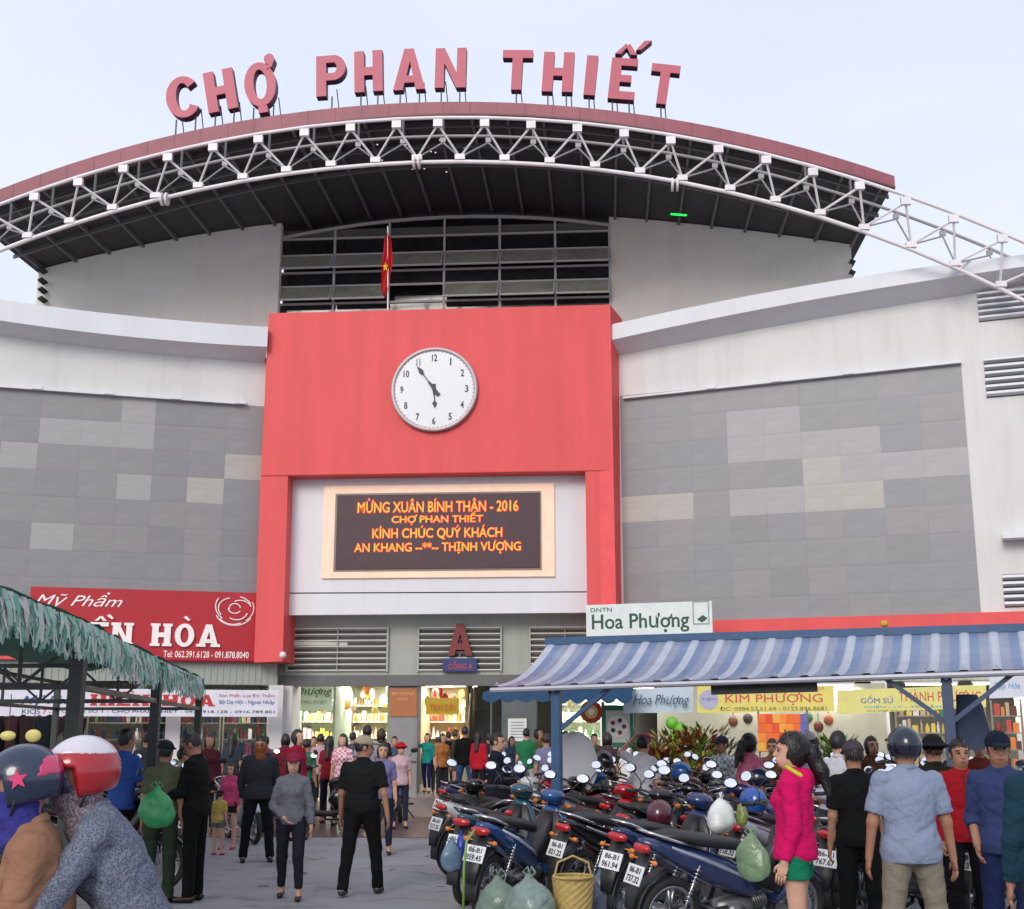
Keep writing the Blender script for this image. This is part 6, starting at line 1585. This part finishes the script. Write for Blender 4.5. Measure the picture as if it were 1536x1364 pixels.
# ------------------------------------------------------------------ parked motorbikes
COLS = [('navy blue', '1c2c58'), ('black', '101114'), ('dark red', '8a1018'), ('charcoal', '26282c'), ('silver', '8a8e94'), ('blue', '1c56a0'), ('black', '0c0d10'), ('maroon', '4a1020'), ('white', 'b8bcc0'), ('dark violet', '2a2050')]
ROWN = ['nearest', 'second', 'third', 'fourth', 'farthest']
rb = random.Random(21); bikes = []
navy = bike('under', *at_y(1092, 1200, 10.0).xy, 30, '26355c', 'navy blue motorbike with silver side stripe standing side-on behind the girl in the pink hoodie', '8a94a8', lean=6); bikes.append(navy)
blue = bike('under', *at_y(778, 1200, 11.9).xy, 62, '1c4478', 'bright blue motorbike left of the blue canopy post with bags hanging at its rear', 'b8c0c8', lean=7); bikes.append(blue)
red = bike('under', *at_y(885, 1200, 13.2).xy, 50, '9a1420', 'dark red motorbike just right of the blue canopy post, plate towards the viewer', 'a8a8ac', lean=7); bikes.append(red)
rows = [(11.4, [985, 1250, 1345, 1440, 1535], 48), (13.4, [985, 1075, 1165, 1255, 1345, 1435, 1530], 46), (15.2, [745, 825, 905, 985, 1065, 1145, 1225, 1305, 1385, 1465], 44), (17.0, [780, 855, 930, 1005, 1080, 1155, 1230, 1305, 1380, 1455], 130), (19.0, [735, 810, 885, 960, 1035, 1110, 1185, 1260, 1335], 50)]
k = 0
for ri, (Y, xs, hd) in enumerate(rows):
    for j, px in enumerate(xs):
        cname, ch = COLS[(k * 3 + ri) % 10]; k += 1
        yy = Y + rb.uniform(-.15, .15); x = at_y(px, 1200, yy).x + rb.uniform(-.06, .06)
        kind = ('under', 'wire', 'under', 'scooter')[(k + ri) % 4]
        bikes.append(bike(kind, x, yy, hd + rb.uniform(-20, 20), ch, '%s %s standing %s from the left in the %s row of parked bikes' % (cname, 'scooter' if kind == 'scooter' else 'motorbike', ORD[j], ROWN[ri]), rb.choice(('8a8e94', ch, 'a01820')), lean=rb.uniform(5, 9)))
for px, Y, hd, cn, ch in ((738, 13.0, 66, 'teal and black', '14485c'), (716, 14.2, 110, 'black', '0e0f12'), (930, 12.2, 44, 'black', '101014'), (1180, 12.2, 40, 'white and violet', 'a8a8b8')):
    bikes.append(bike('wire', at_y(px, 1200, Y).x, Y, hd, ch, {738: 'teal and black motorbike at the left end of the parking, behind the blue one', 716: 'black motorbike at the far left corner of the parking', 930: 'black motorbike between the dark red one and the navy one', 1180: 'white and violet motorbike just behind the pink hoodie'}[px], lean=7))
# bikes at the left
bikes.append(bike('scooter', *ground(498, 1248).xy, 205, '14161a', 'black motorbike behind the man in the beige cap, wheel towards the road', lean=6))
bikes.append(bike('scooter', *ground(600, 1232).xy, -84, '1c2858', 'navy and white scooter facing the viewer beside the grey pillar', 'c8ccd4', lean=5))
bikes.append(bike('under', *ground(362, 1262).xy, -60, 'a8b0b0', 'pale motorbike between the pink girl and the man in the charcoal jacket', '2a8a6a', lean=6))
bikes.append(bike('under', *at_y(150, 1200, 13.2).xy, 15, '1a1c22', 'dark motorbike under the man in the blue shirt', lean=3))
bikes.append(bike('wire', *at_y(232, 1200, 15.5).xy, 120, '3a3020', 'brown motorbike behind the green bag', lean=6))
bikes.append(bike('wire', *at_y(190, 1200, 17.5).xy, 60, '202838', 'dark motorbike deep behind the charcoal stall post', lean=6))
bikes.append(bike('under', *at_y(418, 1200, 21.5).xy, 80, '401820', 'maroon motorbike beside the white entrance column', lean=6))
# windscreen on one of them
wb = [b for b in bikes if 'fourth from the left in the third row' in b['label']][0]
wb = min(bikes, key=lambda b: (b.location.x - at_y(868, 1200, 14.6).x) ** 2 + (b.location.y - 14.6) ** 2)
m = MB(); n = 14
for i in range(n + 1):
    t = i / n; z = .95 + .66 * t; w = .30 * math.sqrt(max(0, 1 - (2 * t - .9) ** 2 * .8)) if t < .95 else .30 * .55
    if t > .85: w = .30 * math.sqrt(max(.02, 1 - ((t - .45) / .56) ** 2.6))
    for j in range(9): u = j / 4 - 1; m.v.append((.52 - .12 * t - .08 * u * u, u * w, z))
for i in range(n):
    for j in range(8): a = i * 9 + j; m.f.append((a, a + 1, a + 10, a + 9))
wsm = mat('windscreen_clear', (.80, .82, .86), .25, transmission=.35, var=.02)
o = m.build('windscreen', wsm, wb, smooth=True); sol = o.modifiers.new('t', 'SOLIDIFY'); sol.thickness = .004

# helmets and bags on the bikes
def loose_helmet(px, py, Y, col, label, rot=0):
    p = at_y(px, py, Y); t = thing('helmet', label, 'helmet', tuple(p - Vector((0, 0, .13))), R(rot), group='helmets left on the parked bikes', world=False)
    G = Field(.011); G.ell(V(0, .01, .13), V(.112, .136, .125)); G.plane(V(0, 0, .045), V(0, .1, -1)); v, q = G.mesh(); link('shell', np_mesh('shell', v, q), paint(col), t, True)
    MB().ell((0, -.13, .14), (.09, .06, .012), Matrix.Rotation(.2, 3, 'X'), z0=-.95).build('visor', plastic, t, smooth=True)
    MB().tube([(.10, 0, .05), (.06, -.02, -.02), (-.06, -.02, -.02), (-.10, 0, .05)], .006, 5).build('chin_strap', black_m, t)
loose_helmet(990, 1222, 11.2, '4a1424', 'maroon helmet hanging on the seat above the navy bike', 160)
loose_helmet(1131, 1202, 11.6, '1c4a98', 'shiny blue helmet left of the pink hoodie', 30)
loose_helmet(1022, 1158, 15.6, '2a60a8', 'light blue helmet in the middle of the parked bikes', 60)
loose_helmet(905, 1142, 15.5, '20222a', 'black helmet right of the windscreen', 200)
loose_helmet(1140, 1168, 14.5, '18203a', 'dark helmet behind the shiny blue one', 100)
def plastic_bag(px, py, Y, w, h, col, label, seed, clear=False, d=.6, name='plastic_bag', bot=None):
    p = at_y(px, py, Y); root = thing(name, label, 'bag', (p.x, p.y, max(.0, p.z - h / 2)), R(seed * 40), world=False)
    if clear: m = mat('bag_clear_' + col, hexc(col), .28, transmission=.55, var=.2, scale=16, bump=.6, bscale=14)
    else: m = mat('bag_' + col, hexc(col), .35, var=.15, scale=10, bump=.4, bscale=18)
    G = Field(.012 if Y < 14 else .02); G.ell(V(0, 0, h * .40), V(w / 2, w * d / 2, h * .42), k=.05).ell(V(w * .12, 0, h * .25), V(w * .42, w * d * .5, h * .27), k=.05).cap(V(0, 0, h * .6), V(.01, 0, h * .88), w * .2, .025, k=.05)
    v, q = G.mesh(.0055, seed, .75); link('bag_body', np_mesh('bag_body', v, q), m, root, True)
    MB().tube([(.0, 0, h * .86), (-w * .18, .0, h * .98), (-w * .06, 0, h * 1.06), (.02, 0, h * .90)], .008, 6).tube([(.0, 0, h * .86), (w * .16, .02, h * .97), (w * .07, 0, h * 1.05), (0, 0, h * .9)], .008, 6).build('bag_handle', m, root, smooth=True)
    return root
plastic_bag(676, 1282, 11.6, .20, .26, '8aa8c0', 'pale blue plastic bag hanging beside the leftmost number plate', 1, True)
plastic_bag(692, 1276, 11.7, .13, .30, '2a3c98', 'deep blue plastic bag hanging beside the leftmost number plate', 2)
plastic_bag(795, 1352, 10.2, .46, .46, '9ab0a8', 'large clear plastic bag of greens in front of the blue post', 3, True, .8)
plastic_bag(748, 1350, 10.4, .34, .42, '88a090', 'clear greenish bag left of the large bag of greens', 4, True, .8)
plastic_bag(905, 1335, 10.6, .26, .38, '7c88a4', 'blue-grey bag between the basket and the navy bike', 5, True)
plastic_bag(1082, 1220, 10.9, .32, .30, 'd0d4d0', 'white plastic bag lying on the bikes left of the hoodie', 6)
plastic_bag(1112, 1222, 11.0, .12, .16, 'a0b060', 'small yellow-green bag beside the white plastic bag', 7, True)
plastic_bag(1127, 1282, 9.6, .26, .34, '9ab890', 'clear bag with green vegetables on the navy bike', 8, True, .5)
gb = plastic_bag(234, 1208, 11.4, .30, .36, '2c8a50', 'bright green bag held beside the tall man in black', 9, False, .5)
p = at_y(860, 1352, 10.3); t = thing('woven_basket', 'yellow woven rattan basket behind the large bag of greens', 'basket', (p.x, p.y, p.z - .16), world=False)
wv = mat('rattan', (.42, .30, .10), .7, var=.2, scale=30)
m = MB(); ring = []
for j in range(14):
    z = j * .026; rr_ = .13 + .035 * j / 13
    for k in range(28):
        a = 2 * math.pi * k / 28; q = rr_ + (.006 if (k + j) % 2 else 0); m.v.append((q * math.cos(a), q * math.sin(a) * .8, z))
for j in range(13):
    for k in range(28): a = j * 28; m.f.append((a + k, a + (k + 1) % 28, a + 28 + (k + 1) % 28, a + 28 + k))
m.f.append(tuple(range(28))[::-1]); m.build('weave', wv, t)
MB().torus((0, 0, .345), (0, 0, 1), .155, .012, 24, 6).build('rim', wv, t)
MB().tube([(-.15, 0, .33), (-.12, 0, .45), (0, 0, .50), (.12, 0, .45), (.15, 0, .33)], .009, 6).build('handle', wv, t)
q = at_y(695, 1340, 11.2)
gs = MB().tube([at_y(712, 1245, 11.0), at_y(700, 1262, 10.9), at_y(696, 1300, 10.9), at_y(695, 1364, 10.9)], .012, 6).build('green_strap', flat('7a9a48', .6), None, True, 'thin green strap hanging down beside the leftmost number plate', 'strap')

# ------------------------------------------------------------------ people
DN = (0, 0, -1)
walk = (((.04, -.38, -1), (.04, .02, -1)), ((-.03, .12, -1), (-.02, .40, -1)))
walk2 = (((.07, .22, -1), (.05, .34, -1)), ((-.10, -.28, -1), (-.06, -.10, -1)))
apart = (((.14, 0, -1), (.08, 0, -1)), ((-.14, 0, -1), (-.08, 0, -1)))
sit = (((.30, -.9, -.30), (.02, .12, -1)), ((-.30, -.9, -.30), (-.02, .12, -1)))
hand_up = lambda s: ((s * .25, -.45, -.9), (-s * .45, -.35, .8))
fwd_arms = {'L': ((.15, -.35, -1), (-.1, -1, -.12)), 'R': ((-.15, -.35, -1), (.1, -1, -.12))}
P_ = person
P_(433, 1119, 1349, face=4, label='smiling woman in grey cardigan and crimson cap walking towards the viewer', sex='f', skin='c', top=('cardigan', '5c5e66'), toppat=('heather', '74767e'), bot=('slim', '23242e'),
   hat=('cap', '8a2440'), hair='bob', legs=walk, arms={'R': ((-.30, .02, -1), (.62, -.55, -.55)), 'L': ((.26, .03, -1), (.08, -.12, -1))}, shoes='2a1c1c', head=(4, 0), hem=-.07)
P_(540, 1094, 1343, face=172, label='man in black short-sleeved shirt, black trousers and beige cap walking away', top=('shirt', '16191a'), bot=('trousers', '0f1011'), hat=('cap', 'a89c84'), legs=walk2,
   arms={'L': ((.22, -.1, -1), (.1, -.3, -1)), 'R': ((-.28, .15, -1), (-.16, -.08, -1))}, skin='b', build=1.14, head=(-62, 0), shoes='303438', hem=-.08)
P_(287, 1094, 1353, face=-100, label='tall man in black clothes turned left with lowered head and hands forward', top=('jacket', '111312'), bot=('trousers', '0b0c0d'), arms=fwd_arms, skin='b', head=(0, 28), lean=4, hair='short', build=.98, shoes='0c0c0c', legs=(((.03, 0, -1), (.02, 0.02, -1)), ((-.03, 0, -1), (-.02, .02, -1))))
P_(384, 1101, 1293, face=14, label='man in charcoal zip jacket and orange face scarf standing with hands behind', top=('jacket', '2c2f36'), bot=('trousers', '12141a'), skin='b', build=1.14, legs=apart, mask=cloth('8a4c2c'), hat=None, head=(-14, 6),
   arms={'L': ((.24, .22, -1), (-.15, .25, -1)), 'R': ((-.24, .22, -1), (.1, .1, -1))}, undershirt=None)
P_(341, 1143, 1274, face=-8, label='little girl in pink hooded top behind the child in yellow', sex='f', skin='c', top=('hoodie', 'd0507a'), bot=('shorts', '1a1a28'), hair='bob', build=.95, shoes='c03048')
P_(326, 1181, 1283, face=165, label='small child in yellow T-shirt, grey shorts and navy cap', sex='m', skin='c', top=('tee', 'c8b060'), bot=('shorts', '6a7078'), hat=('cap', '1c2238'), build=1.0, shoes='b02838')
P_(266, 1120, 1285, face=120, label='young person in denim shorts half hidden behind the tall man in black', skin='b', top=('tee', 'b8c4c0'), bot=('shorts', '5a7898'), shoes='141414', sex='f', hair='short')
P_(244, 1104, None, 12.6, face=175, label='person in faded olive shirt with back turned beside the green bag', top=('shirt', '5c6048'), bot=('trousers', '2c3a2a'), skin='b', hat=('cap', '202424'))
s_ = P_(183, 1106, None, 13.4, face=150, label='man in blue shirt seated on a dark motorbike behind the riders', h=1.62, top=('shirt', '2f52a0'), bot=('trousers', '141828'), legs=sit, arms=fwd_arms, skin='b', build=1.05); s_['root'].location.z = .30
P_(573, 1112, None, 17.3, face=8, label='woman in lilac blouse beside the man in the beige cap', sex='f', skin='c', top=('tee', '7c78a8'), bot=('slim', '2a3040'), hair='bob', arms={'R': ((-.1, -.2, -1), (-.1, -.8, -.4))})
P_(600, 1112, None, 21.6, face=15, label='child in red round hat and white shirt on the navy scooter', sex='f', skin='c', top=('tee', 'd0b0b8'), bot=('slim', '303040'), hat=('hat', 'b81c24'), h=1.42)
P_(640, 1099, 1191, face=-14, label='woman in teal top and navy trousers stretching one arm to the side', sex='f', skin='c', top=('tee', '1c8c84'), bot=('slim', '14184a'), sleeve='half', hair='bob', legs=walk, arms={'R': ((-.9, -.1, -.35), (-1, -.1, -.15)), 'L': ((.22, 0, -1), (.1, -.1, -1))})
P_(697, 1089, 1205, face=168, label='man in black shirt and blue jeans with his back turned at the hall entrance', top=('shirt', '101012'), sleeve='long', bot=('trousers', '30507a'), skin='b', legs=apart, build=1.08)
P_(718, 1096, None, 27.5, face=150, label='woman with long hair and bright red jacket beside the man in jeans', sex='f', top=('jacket', 'c02030'), bot=('slim', '202028'), hair='long')
P_(683, 1094, None, 29.5, face=100, label='person in dark olive shirt left of the man in jeans', top=('shirt', '3c4030'), bot=('shorts', '5a5048'))
s_ = P_(745, 1100, None, 16.2, face=78, label='man in dark navy jacket seated in profile left of the canopy post', h=1.62, top=('jacket', '161c2c'), bot=('trousers', '14161c'), legs=sit, arms=fwd_arms, skin='c'); s_['root'].location.z = .26
P_(443, 1092, None, 19.5, face=62, label='woman with dark hair in crimson jacket looking right above the crimson cap', sex='f', skin='c', top=('jacket', 'a01838'), bot=('slim', '1c1c24'), hair='bob')
P_(458, 1108, None, 22, face=150, label='person in green T-shirt behind the grey cardigan', top=('tee', '2a7a54'), bot=('trousers', '30343c'))
P_(425, 1100, None, 23.5, face=200, label='person in dark red top beside the white entrance column', top=('tee', '7a1c2c'), bot=('trousers', '20222a'), hair='bob', sex='f')
P_(512, 1100, None, 22.3, face=-10, label='young woman with long brown hair and pink check shirt', sex='f', skin='c', top=('shirt', 'd08898'), toppat=('check', 'e8c8cc'), bot=('slim', '2a2a38'), hair='long')
P_(492, 1103, None, 22.8, face=165, label='woman in dark red top with long hair down her back', sex='f', top=('tee', '8c1c2c'), bot=('slim', '20202a'), hair='long')
P_(478, 1100, None, 25, face=185, label='shopper in pale pink shirt left of the long-haired woman in dark red', top=('tee', 'c8a0a8'), bot=('trousers', '343844'))
P_(549, 1087, None, 23, face=190, label='man in white shirt behind the beige cap', top=('shirt', 'b4b8c4'), bot=('trousers', '20242c'))
P_(527, 1098, None, 27, face=160, label='dark-haired shopper in grey between the white shirt and the pink check', top=('tee', '50545c'), bot=('trousers', '20242c'))
P_(570, 1092, None, 25, face=170, label='shopper in black directly left of the grey pillar', top=('tee', '1a1a1e'), bot=('trousers', '181a20'), hair='bob', sex='f')
P_(590, 1104, None, 27, face=10, label='shopper in steel blue jacket before the foot of the grey pillar', top=('jacket', '46586c'), bot=('trousers', '22252c'))
P_(468, 1104, None, 30, face=0, label='stallholder in brown at the white-lit stall', top=('tee', '6a4430'), bot=('trousers', '22252c'))
P_(663, 1100, None, 30, face=30, label='woman in orange-brown blouse beneath the yellow inner sign', sex='f', top=('tee', 'b07040'), bot=('slim', '2c2c34'), hair='bob')
P_(672, 1098, None, 32.5, face=190, label='dark figure in black between the fruit stall and the man in jeans', top=('tee', '18181c'), bot=('trousers', '1c2028'))
P_(655, 1106, None, 33.5, face=180, label='shopper in yellow-green at the fruit stall', top=('tee', '8a8c3c'), bot=('trousers', '3a3c34'))
for i, (x, y, Y, f_, c, b_, lb) in enumerate(((733, 1100, 30, 190, '26303a', '181c24', 'shopper in slate shirt under the blue awning'), (768, 1104, 29, 20, '30405a', '22262c', 'shopper in blue-grey under the white notice'), (790, 1092, 27, 175, '2c7a50', 'b4b8b4', 'shopper in green and white right of the white notice'),
        (808, 1092, 28, 60, '8a6a50', '30302c', 'woman in tan blouse facing right near the canopy post'), (820, 1100, 22.5, 185, '7c7c98', '2c2e38', 'shopper in lilac-grey just left of the canopy post'), (849, 1096, 24, 170, 'a88420', '2c2c2c', 'person in mustard shirt behind the windscreen'),
        (893, 1100, 27, 10, '6a3c34', '24242c', 'shopper in rust top before the rosette'), (912, 1098, 21.5, 200, '4c3a44', '24242c', 'shopper in plum shirt behind the black helmet'),
        (1162, 1106, 17.5, -20, '8a5a40', '2c2c34', 'brown-haired person in tan just left of the pink hoodie'), (1218, 1092, 15, -60, '9ab8cc', '3a4048', 'person in pale blue shirt and white cap behind the ponytail'),
        (1262, 1094, 12.5, 140, 'c4c6cc', '30343c', 'person in white shirt behind the man in the grey cap'), (1312, 1102, 16, 10, '5c3a28', '24242c', 'seller in brown beside the ceramics shelf'), (1475, 1104, 15, -15, '7a3428', '20242c', 'seller in rust red behind the navy cap'),
        (90, 1096, 19, 170, '3a2c38', '20242c', 'person in plum top behind the helmets'), (215, 1098, 20, 200, '44464c', '20242c', 'shopper in grey at the cosmetics shelf'), (310, 1100, 21, 20, '5a2830', '20242c', 'shopper in maroon behind the pink girl'), (395, 1104, 25, 180, '704048', '20242c', 'shopper in dusty rose behind the charcoal jacket'), (345, 1098, 24, 175, '38404a', '20242c', 'shopper in dark slate beside the stacked caps'))):
    P_(x, y, None, Y, face=f_, label=lb, top=('tee' if i % 2 else 'shirt', c), bot=('trousers', b_), sex='mf'[i % 2], hair=('short', 'long', 'short', 'bob')[i % 4], skin='abca'[i % 4], sleeve='long' if i % 3 == 0 else None, hat=('cap', 'd0d0d0') if 'white cap' in lb else None)
P_(966, 1096, None, 15.4, face=-32 + 180, label='person in white shirt pressing a folded pink-red cap to the head', top=('shirt', 'c8c8d4'), bot=('trousers', '22262e'), hair='short', skin='c', sex='f', lod=1, hat=('band', 'c84050'),
   arms={'L': ((.75, -.35, .35), (-.75, -.2, .75)), 'R': ((-.2, -.1, -1), (0, -.3, -1))})
P_(1086, 1099, None, 17, face=-55, label='person in grey check shirt and dark cap among the plants', lod=1, top=('shirt', '8c9494'), toppat=('check', 'b4bab8'), sleeve='long', bot=('trousers', '22262e'), hat=('cap', '2c2838'), skin='b')
P_(1128, 1099, None, 15.2, face=128, label='woman in pink blouse with tied black hair and back half turned', lod=1, sex='f', top=('tee', 'd07090'), bot=('slim', '2a2a38'), hair='tail', skin='c')
gi_ = P_(1190, 1096, None, 8.5, face=-114, label='girl in hot pink hoodie with yellow lining, green shorts and long black ponytail', sex='f', skin='c', top=('hoodie', 'd80f62'), bot=('shorts', '0f7a56'), hair='tail', undershirt='c8c8cc', head=(22, -2), build=1.1,
         arms={'L': ((.12, .10, -1), (.1, -.30, -1)), 'R': ((-.12, .10, -1), (-.1, -.30, -1))}, legs=(((.04, .04, -1), (.02, .06, -1)), ((-.04, -.06, -1), (-.02, .0, -1))), hem=-.09, shoes='202020')
# yellow hood lining of the hoodie
hd = [c for c in gi_['root'].children if c.name.startswith('hoodie')][0]; S_ = gi_['S']; T_ = gi_['T']
MB().torus(T_(0, .045, .47) * S_, (0, .55, 1), .085 * S_, .024 * S_, 24, 8, .7).build('hood_lining', cloth('c8d830'), hd, smooth=True)
P_(1284, 1102, None, 9.9, face=176, label='man in black T-shirt and black trousers with grey cap, seen from behind', top=('tee', '0d0e10'), bot=('trousers', '0b0c0e'), hat=('cap', '4a444a', 'front'), skin='b', build=1.02, head=(6, 6), hair='short')
gm = P_(1362, 1080, None, 8.5, face=181, label='man in pale grey-blue polo shirt, khaki trousers and navy helmet seen from behind', top=('shirt', '8e9bb4'), bot=('trousers', '8a8374'), hat=('helmet', '10182c'), skin='b', build=1.16, legs=apart,
   arms={'R': ((-.26, 0, -1), (-.16, -.10, -1)), 'L': ((.26, -.05, -1), (.10, -.2, -1))}, hem=-.12, h=1.64)
P_(1405, 1094, None, 10.6, face=178, label='person in dark olive top and black sun hat behind the navy helmet', top=('tee', '1c2014'), bot=('trousers', '101214'), hat=('hat', '14161a'), skin='b')
P_(1444, 1105, None, 10.2, face=-4, label='man in red zip jacket with hand raised to his chin', top=('jacket', '98101c'), bot=('trousers', '0e0e12'), skin='b', hair='short', arms={'L': ((.16, -.10, -1), (-.30, -.55, .95)), 'R': ((-.14, 0, -1), (-.05, -.15, -1))}, fist=True)
P_(1503, 1087, None, 8.9, face=-26, label='man in slate blue shirt and navy cap facing the viewer at the right edge', top=('shirt', '34406a'), sleeve='half', bot=('trousers', '1c2a52'), hat=('cap', '141e30'), skin='b', build=1.08, arms={'R': ((-.18, .12, -1), (.18, -.75, -.9)), 'L': ((.2, 0, -1), (.05, -.35, -1))}, head=(14, 4))
P_(1578, 1078, None, 6.9, face=168, label='man in dark teal shirt cut by the right edge, back turned', top=('shirt', '1c3c4c'), sleeve='long', bot=('trousers', '30343c'), skin='b', build=1.12, hair='short')

# the two riders passing close by
ra_ = bike('under', *at_y(-45, 1300, 4.35).xy, 178, '8a2030', 'motorbike under the rider in the tan jacket in the foreground', lean=0, group='motorbikes ridden past in the foreground')
rb_ = bike('scooter', *at_y(105, 1300, 4.5).xy, 184, '50586a', 'scooter under the rider in the grey jacket in the foreground', lean=0, group='motorbikes ridden past in the foreground')
grip = {'L': ((.16, -.42, -1), (.22, -1, -.12)), 'R': ((-.16, -.42, -1), (-.22, -1, -.12))}
A_ = P_(40, 1118, None, 4.35, face=-74, h=1.60, label='rider in tan jacket, blue face scarf and navy helmet with pink star', sex='f', skin='b', top=('jacket', 'a0765c'), bot=('trousers', '20242c'), hat=('helmet', '1c2a44'), mask=cloth('3c3c8c'), legs=sit, arms=grip, lean=12, head=(-4, 6), lod=0, hair=None)
B_ = P_(150, 1106, None, 4.5, face=-84, h=1.64, label='rider in grey print jacket, floral scarf and red and white helmet', sex='f', skin='b', top=('jacket', '5c6474'), toppat=('print', '707686'), bot=('trousers', '30343c'), hat=('helmet', 'a01824', 'x', '1c2a44'), mask=cloth('a0929a', ('print', '6c5c66')), legs=sit, arms={'L': ((.45, -.9, -.6), (0, -1, .55)), 'R': ((-.16, -.3, -1), (-.2, -1, .1))}, sleeve='half', lean=26, head=(30, 0), lod=0, hair=None, fist=True)
for I, ytop, Y, hx in ((A_, 1118, 4.35, 32), (B_, 1106, 4.5, 120)):
    top_z = max((I['HL'](0, 0, .147) * I['S'])[2], 0); I['root'].location.z = at_y(100, ytop, Y).z - top_z
    hc = Matrix.Rotation(I['root'].rotation_euler.z, 3, 'Z') @ Vector(I['HL'](0, 0, 0) * I['S']); tg = at_y(hx, ytop + 50, Y)
    I['root'].location.x = tg.x - hc.x; I['root'].location.y = tg.y - hc.y
def patch(I, m, name, cuts, c=(0, .012, .022), r=(.1135, .1375, .1265)):
    HL, HM, S = I['HL'], I['HM'], I['S']; G = Field(.008); G.ell(HL(*c), r, HM); 
    G.plane(HL(0, 0, -.03), HM @ V(0, 0, -1))
    for p, n in cuts: G.plane(HL(*p), HM @ V(*n))
    v, q = G.mesh(); ho = [x for x in I['root'].children if x.name.startswith('helmet')][0]
    o = link(name, np_mesh(name, v * S, q), m, ho, True)
patch(B_, paint('c8c4cc'), 'white_panel', [((0, 0, .085), (0, -.2, -1))])
patch(B_, paint('1c2a44'), 'navy_panel', [((0, -.06, 0), (0, 1, .2)), ((0, 0, .12), (0, 0, 1))])
patch(A_, paint('c03060'), 'pink_panel', [((0, .055, 0), (0, -1, .5)), ((0, 0, .02), (0, 0, -1)), ((0, 0, .09), (0, 0, 1))])
HL, HM, S = A_['HL'], A_['HM'], A_['S']; ho = [x for x in A_['root'].children if x.name.startswith('helmet')][0]
for sx_ in (1, -1):
    pts = []
    for i in range(10):
        r_ = .036 if i % 2 == 0 else .015; a = math.pi * i / 5; pts.append(Vector(HL(sx_ * .1145, .012 + r_ * math.sin(a), .03 + r_ * math.cos(a)) * S))
    MB().prism(pts, Vector(HM @ V(sx_ * .004, 0, 0))).build('star_mark', paint('d84070'), ho)

# scraps of paper and leaves on the asphalt
rl = random.Random(9)
for k, (x, y) in enumerate(((470, 1290), (452, 1312), (660, 1330), (620, 1268), (395, 1330), (588, 1305), (640, 1285))):
    g_ = ground(x, y); a = rl.uniform(0, 6)
    m = MB(); w = rl.uniform(.03, .07); d1 = Vector((math.cos(a), math.sin(a), .1)) * w; d2 = Vector((-math.sin(a), math.cos(a), .15)) * w * .6; c_ = g_ + Vector((0, 0, .012))
    m.prism([c_ - d1 - d2 * .8, c_ + d1 - d2, c_ + d1 * .8 + d2, c_ - d1 + d2], (0, 0, .003)).build('litter', flat(('a8a49c', '6a5a40', '8a8c90')[k % 3]), label=['pale paper scrap near the feet of the walking woman', 'brown leaf in front of the walking woman', 'grey scrap left of the blue plastic bag', 'pale scrap at the edge of the paved apron', 'brown leaf left of the walking woman', 'grey scrap right of the man in the beige cap', 'pale scrap on the open asphalt in mid-picture'][k], cat='litter', group='scraps on the asphalt')
